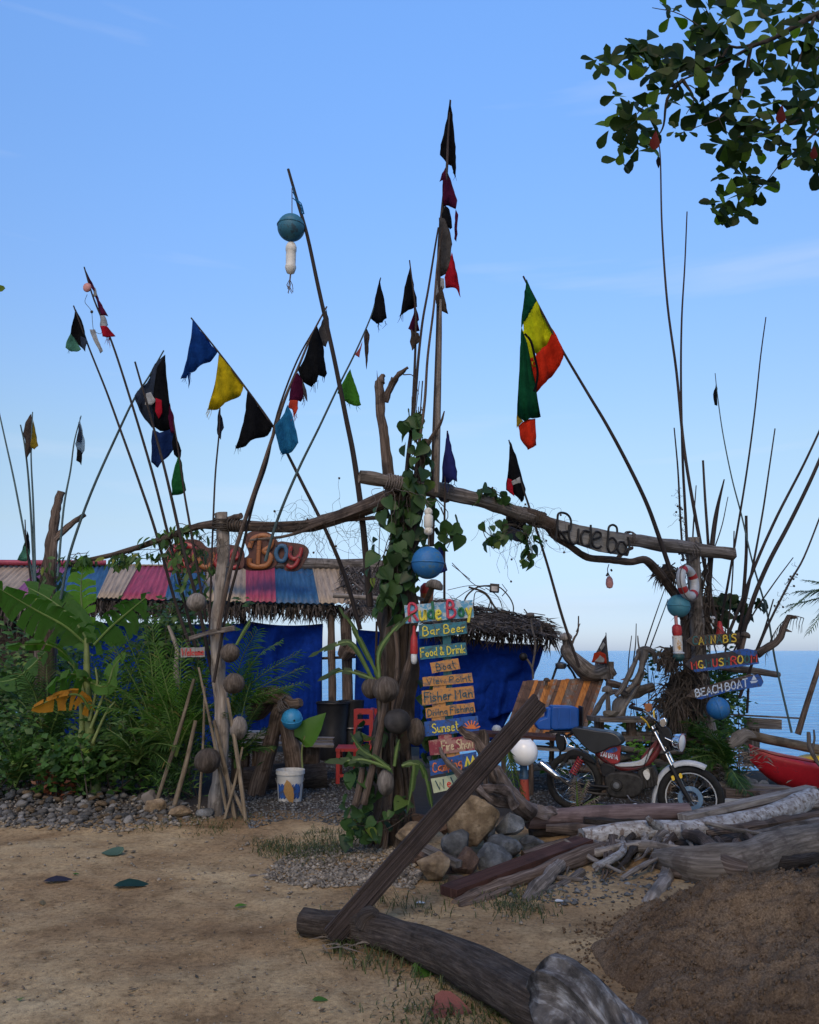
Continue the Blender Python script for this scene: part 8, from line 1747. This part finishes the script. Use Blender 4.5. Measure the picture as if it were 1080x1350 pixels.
def wheel(c, r, axis, front):
    w_ = bpy.data.objects.new('wheel', None); COL.objects.link(w_); w_.parent = mbk
    def bb(mb, name, mat): 
        o = mb.build(name, mat, mbk); o.parent = w_; return o
    mb = MB(); mb.torus(c, r - .035, .036, axis, 44, 12)
    bb(mb, 'tyre', M['rubber'])
    mb = MB(); mb.lathe(c - axis * .014, [(r - .062, 0), (r - .078, .002), (r - .078, .026), (r - .062, .028), (r - .062, 0)], axis, 44); bb(mb, 'rim', M['white'] if front else M['chrome'])
    mb = MB(); mb.lathe(c - axis * .04, [(0, 0), (.03, 0), (.035, .02), (.02, .03), (.02, .05), (.035, .06), (.03, .08), (0, .08)], axis, 16); bb(mb, 'hub', M['steel'])
    mb = MB(); q = axis.to_track_quat('Z', 'Y')
    for k in range(32):
        a = 2 * math.pi * k / 32; a2 = a + (.35 if k % 2 else -.35); sd_ = .025 if k % 4 < 2 else -.025
        mb.tube([c + q @ Vector((.03 * math.cos(a), .03 * math.sin(a), sd_)), c + q @ Vector(((r - .075) * math.cos(a2), (r - .075) * math.sin(a2), 0))], .0018, 4, caps=False)
    bb(mb, 'spokes', M['chrome'])
    if front:
        mb = MB(); off = c + bn * .045; mb.lathe(off, [(.07, 0), (.07, .004), (.112, .004), (.112, 0), (.07, 0)], axis, 40); bb(mb, 'brake_disc', paint('disc light blue', (.10, .18, .28), .4, (.2, .25, .3)))
        mb = MB()
        for k in range(8): a = 2 * math.pi * k / 8; mb.tube([off + q @ Vector((.025 * math.cos(a), .025 * math.sin(a), 0)), off + q @ Vector((.08 * math.cos(a + .5), .08 * math.sin(a + .5), 0))], .005, 5)
        bb(mb, 'disc_carrier', M['steel'])
    return w_
r_f = 39 * mpp(8.0) * 1.03; r_r = 34 * mpp(8.45) * 1.05
CFp = Bk(911, 1052); CRp = Bk(757, 1030)
wheel(CRp, r_r, bn, False); wheel(CFp, r_f, (steer @ bn), True)
bt('swing_arm', [(757, 1030), (790, 1035), (805, 1036)], .016, M['black'], .09)
bt('frame', [(762, 972), (775, 980), (785, 990), (800, 1003), (820, 1012), (842, 1012), (856, 1004), (868, 988), (880, 964)], [.02, .022, .026, .03, .032, .032, .03, .028, .028], M['redframe'], 0, 10)
slab('floor_panel', [(812, 1007), (830, 1005), (842, 1003), (850, 998), (862, 985), (858, 995), (852, 1006), (842, 1009), (820, 1010)], 0.01, .09, M['white'], .006)
slab('leg_shield_strip', [(846, 998), (860, 982), (866, 975), (868, 979), (858, 994), (850, 1004)], 0, .05, M['redframe'], .004)
slab('seat', [(756, 962), (760, 958), (772, 959), (790, 962), (806, 964), (816, 968), (822, 976), (819, 982), (808, 984), (796, 990), (786, 992), (776, 986), (768, 978), (760, 968)], 0, .21, M['seat'], .035)
slab('side_panel', [(788, 991), (800, 986), (818, 979), (820, 982), (819, 1003), (816, 1006), (808, 1006)], .055, .03, M['redpaint'], .006, round_=False)
yo = [o for o in COL.objects if o.name.startswith('side_panel')][-1]
def ymap(u, v, off=0): 
    a = Bk(793, 995.5, .073 + off).lerp(Bk(816, 1001, .073 + off), u); b_ = Bk(794, 988.5, .073 + off).lerp(Bk(816.5, 994.5, .073 + off), u); return a.lerp(b_, v)
lettering('YAMAHA', ymap, yo, lwh, 0, 1, .05, .95, .75, thick=.002, jit=0, seed=1)
slab('blue_decal', [(801, 989), (813, 984), (816, 988), (812, 991), (803, 991)], .072, .004, bdb, 0)
slab('rear_fender', [(744, 1000), (750, 990), (762, 988), (778, 996), (786, 1006), (776, 1002), (762, 996), (752, 998), (747, 1006)], 0, .10, M['black'], .006)
bt('shock_absorber', [(770, 996), (757, 1022)], .012, M['steel'], .10, 8)
mb = MB(); q0, q1 = Bk(769, 999, .10), Bk(758, 1019, .10); a_ = (q1 - q0).normalized(); s1 = a_.cross(bn).normalized(); pts = [q0.lerp(q1, i / 84) + (s1 * math.cos(i / 12 * 6.283) + bn * math.sin(i / 12 * 6.283)) * .03 for i in range(85)]; mb.tube(pts, .0085, 6); mb.build('spring', M['redpaint'], mbk)
mb = MB(); a_, b_ = Bk(716, 1003, .14), Bk(741, 1022, .14); dd = (b_ - a_); mb.lathe(a_, [(0, 0), (.026, 0), (.036, .006), (.038, .02), (.038, dd.length - .03), (.033, dd.length), (.012, dd.length + .02)], dd, 20); mb.build('exhaust_silencer', M['chrome'], mbk)
bt('exhaust_pipe', [(741, 1022, .14), (760, 1036, .12), (790, 1045, .08), (820, 1044, .06), (835, 1035, .05)], .014, M['engine'])
bt('tail_bracket', [(756, 966), (746, 972), (740, 985), (738, 1000)], .012, M['black'])
bt('luggage_rack', [(722, 965, .08), (745, 964, .08), (768, 964, .08)], .008, M['black']); bt('luggage_rack', [(722, 965, -.08), (745, 964, -.08), (768, 964, -.08)], .008, M['black']); bt('rack_stay', [(745, 965, .08), (760, 980, .06), (770, 990, .05)], .007, M['black'])
bt('chrome_grab_rail', [(742, 968, .09), (748, 970, .1), (752, 980, .1), (760, 984, .1)], .005, M['chrome'])
slab('tail_lamp_block', [(734, 968), (742, 966), (746, 974), (744, 990), (736, 985)], 0, .1, M['black'], .01)
slab('engine_case', [(800, 1022), (812, 1016), (835, 1018), (848, 1024), (850, 1040), (838, 1050), (812, 1050), (802, 1042)], 0, .20, M['engine'], .02)
slab('cylinder', [(842, 1016), (860, 1010), (868, 1024), (864, 1036), (848, 1036)], 0, .13, M['engine'], .008)
for k in range(5):
    a = .2 + .15 * k; slab('cooling_fin', [(845 + 4 * k, 1014 - k), (847 + 4 * k, 1014 - k), (852 + 4 * k, 1038 - k), (850 + 4 * k, 1038 - k)], 0, .17, M['engine'], 0, round_=False)
slab('cylinder_badge', [(852, 1014), (857, 1012), (859, 1022), (855, 1027), (850, 1018)], .09, .012, M['floatwhite'], .003)
mb = MB(); mb.lathe(Bk(816, 1033, .10), [(.055, 0), (.055, .02), (.05, .03), (0, .034)], bn, 28); mb.build('clutch_cover', M['engine'], mbk)
mb = MB(); mb.lathe(Bk(816, 1033, .13), [(.03, 0), (.03, .008), (0, .010)], bn, 20); mb.build('cover_cap', M['steel'], mbk)
bt('kick_pedal', [(830, 1046, .12), (836, 1052, .15), (846, 1054, .2)], .008, M['steel']); bt('foot_peg', [(806, 1050, .05), (806, 1050, .22)], .012, M['rubber'], sm=1)
bt('main_stand', [(790, 1042, .06), (782, 1058, .1), (775, 1070, .12)], .010, M['black']); bt('main_stand', [(790, 1042, -.06), (782, 1058, -.1), (775, 1068, -.12)], .010, M['black'])
bt('chain_guard', [(762, 1036, .06), (785, 1040, .06), (800, 1038, .06)], [.02, .022, .015], M['black'])
bt('brake_cable', [(862, 962, .05), (858, 985, .06), (852, 1005, .07), (850, 1016, .06)], .004, M['black']); bt('brake_cable', [(868, 955, .04), (880, 975, .06), (884, 1000, .05), (893, 1030, .05)], .004, M['black']); bt('wiring', [(812, 1012, .05), (822, 1016, .07), (840, 1014, .07), (860, 1008, .05)], .006, M['black'])
for of in (.075, -.075):
    bt('fork_tube', [(861, 957, of), (875, 984, of), (890, 1015, of)], .015, M['chrome'], n=10)
    bt('fork_leg', [(886, 1008, of), (897, 1030, of), (911, 1055, of)], [.022, .024, .022], M['black'], n=10)
bt('steering_stem', [(866, 955, 0), (880, 980, 0), (884, 990, 0)], .025, M['black'])
bt('fork_clamp', [(864, 962, .09), (864, 962, -.09)], .016, M['black'], sm=1); bt('fork_clamp', [(878, 991, .09), (878, 991, -.09)], .016, M['black'], sm=1)
# mudguard: arc over the front wheel
mb = MB(); q = bn.to_track_quat('Z', 'Y'); up = Vector((0, 0, 1)); fw = ax_; segs = 16; rg_ = r_f + .03
for i in range(segs + 1):
    a = R(62 + (208 - 62) * i / segs); c = CFp + (fw * math.cos(a) + up * math.sin(a)) * (rg_ + (.05 * max(0, (i - 12) / 4)))
    nrm_ = (fw * math.cos(a) + up * math.sin(a)); 
    for w_, dz in ((-.055, -.03), (-.04, .0), (0, .012), (.04, .0), (.055, -.03)): mb.v.append(c + bn * w_ + nrm_ * dz)
for i in range(segs):
    for k in range(4): a = i * 5 + k; mb.face((a, a + 1, a + 6, a + 5))
o = mb.build('front_mudguard', M['white'], mbk); solid(o, .006)
for x, y in ((889, 1024), (899, 1021)): slab('reflector', [(x - 2, y - 2.5), (x + 1, y - 3), (x + 2.5, y + 2), (x - .5, y + 3)], .10, .012, M['yellow'], 0)
# headlight
hl = bpy.data.objects.new('headlight', None); COL.objects.link(hl); hl.parent = mbk
hd = (fw * .95 + Vector((0, 0, -.10)) + bn * .25).normalized(); hc = Bk(884, 977, .0)
mb = MB(); mb.lathe(hc, [(0, 0), (.035, .005), (.065, .03), (.08, .065), (.086, .10), (.09, .105), (.09, .115), (.08, .115)], hd, 28); o = mb.build('shell', M['chrome'], mbk); o.parent = hl
mb = MB(); mb.lathe(hc + hd * .112, [(.082, 0), (.06, .012), (0, .018)], hd, 28); o = mb.build('lens', M['clear'], mbk); o.parent = hl
bt('headlight_bracket', [(878, 972, .07), (886, 976, .06)], .010, M['chrome'])
slab('speedometer', [(871, 948), (878, 946), (880, 954), (876, 959), (871, 956)], 0, .10, M['chrome'], .01)
bt('handlebar', [(843, 931, .30), (852, 934, .24), (862, 944, .12), (867, 952, 0), (866, 946, -.12), (862, 938, -.24)], .011, M['chrome']); bt('grip', [(838, 929, .34), (852, 934, .24)], .017, M['rubber'], sm=1); bt('grip', [(866, 940, -.36), (863, 939, -.22)], .017, M['rubber'], sm=1)
bt('brake_lever', [(851, 943, .26), (856, 950, .18), (859, 958, .12)], [.008, .009, .007], M['yellow'], label='yellow lever'); bt('clutch_lever', [(858, 939, -.2), (860, 946, -.12), (863, 952, -.05)], [.008, .008, .007], M['yellow'], label='yellow lever')
slab('switch_box', [(853, 928), (861, 927), (862, 935), (855, 937)], .12, .06, M['orange'], .004); bt('mirror_stalk', [(856, 934, .2), (848, 940, .25)], .005, M['black'])
slab('battery_box', [(795, 1006), (812, 1010), (810, 1024), (796, 1022)], 0, .12, M['black'], .008); slab('front_cowl', [(868, 958), (882, 960), (886, 975), (880, 985), (872, 978)], 0, .06, M['black'], .01)
# the sea almond's dead stuff: bottle, white litter and small colour bits
mb = MB(); mb.lathe(P(828, 1066, 7.75), [(0, 0), (.03, 0), (.032, .08), (.012, .11), (.012, .13), (0, .13)], (1, 0, .2), 12); one(mb, 'bottle', M['clear'], 'small clear plastic bottle lying behind the reddish log', 'bottle')
print('objects', len(bpy.data.objects), 'tris', sum(len(m_.loops) - 2 * len(m_.polygons) for m_ in bpy.data.meshes))
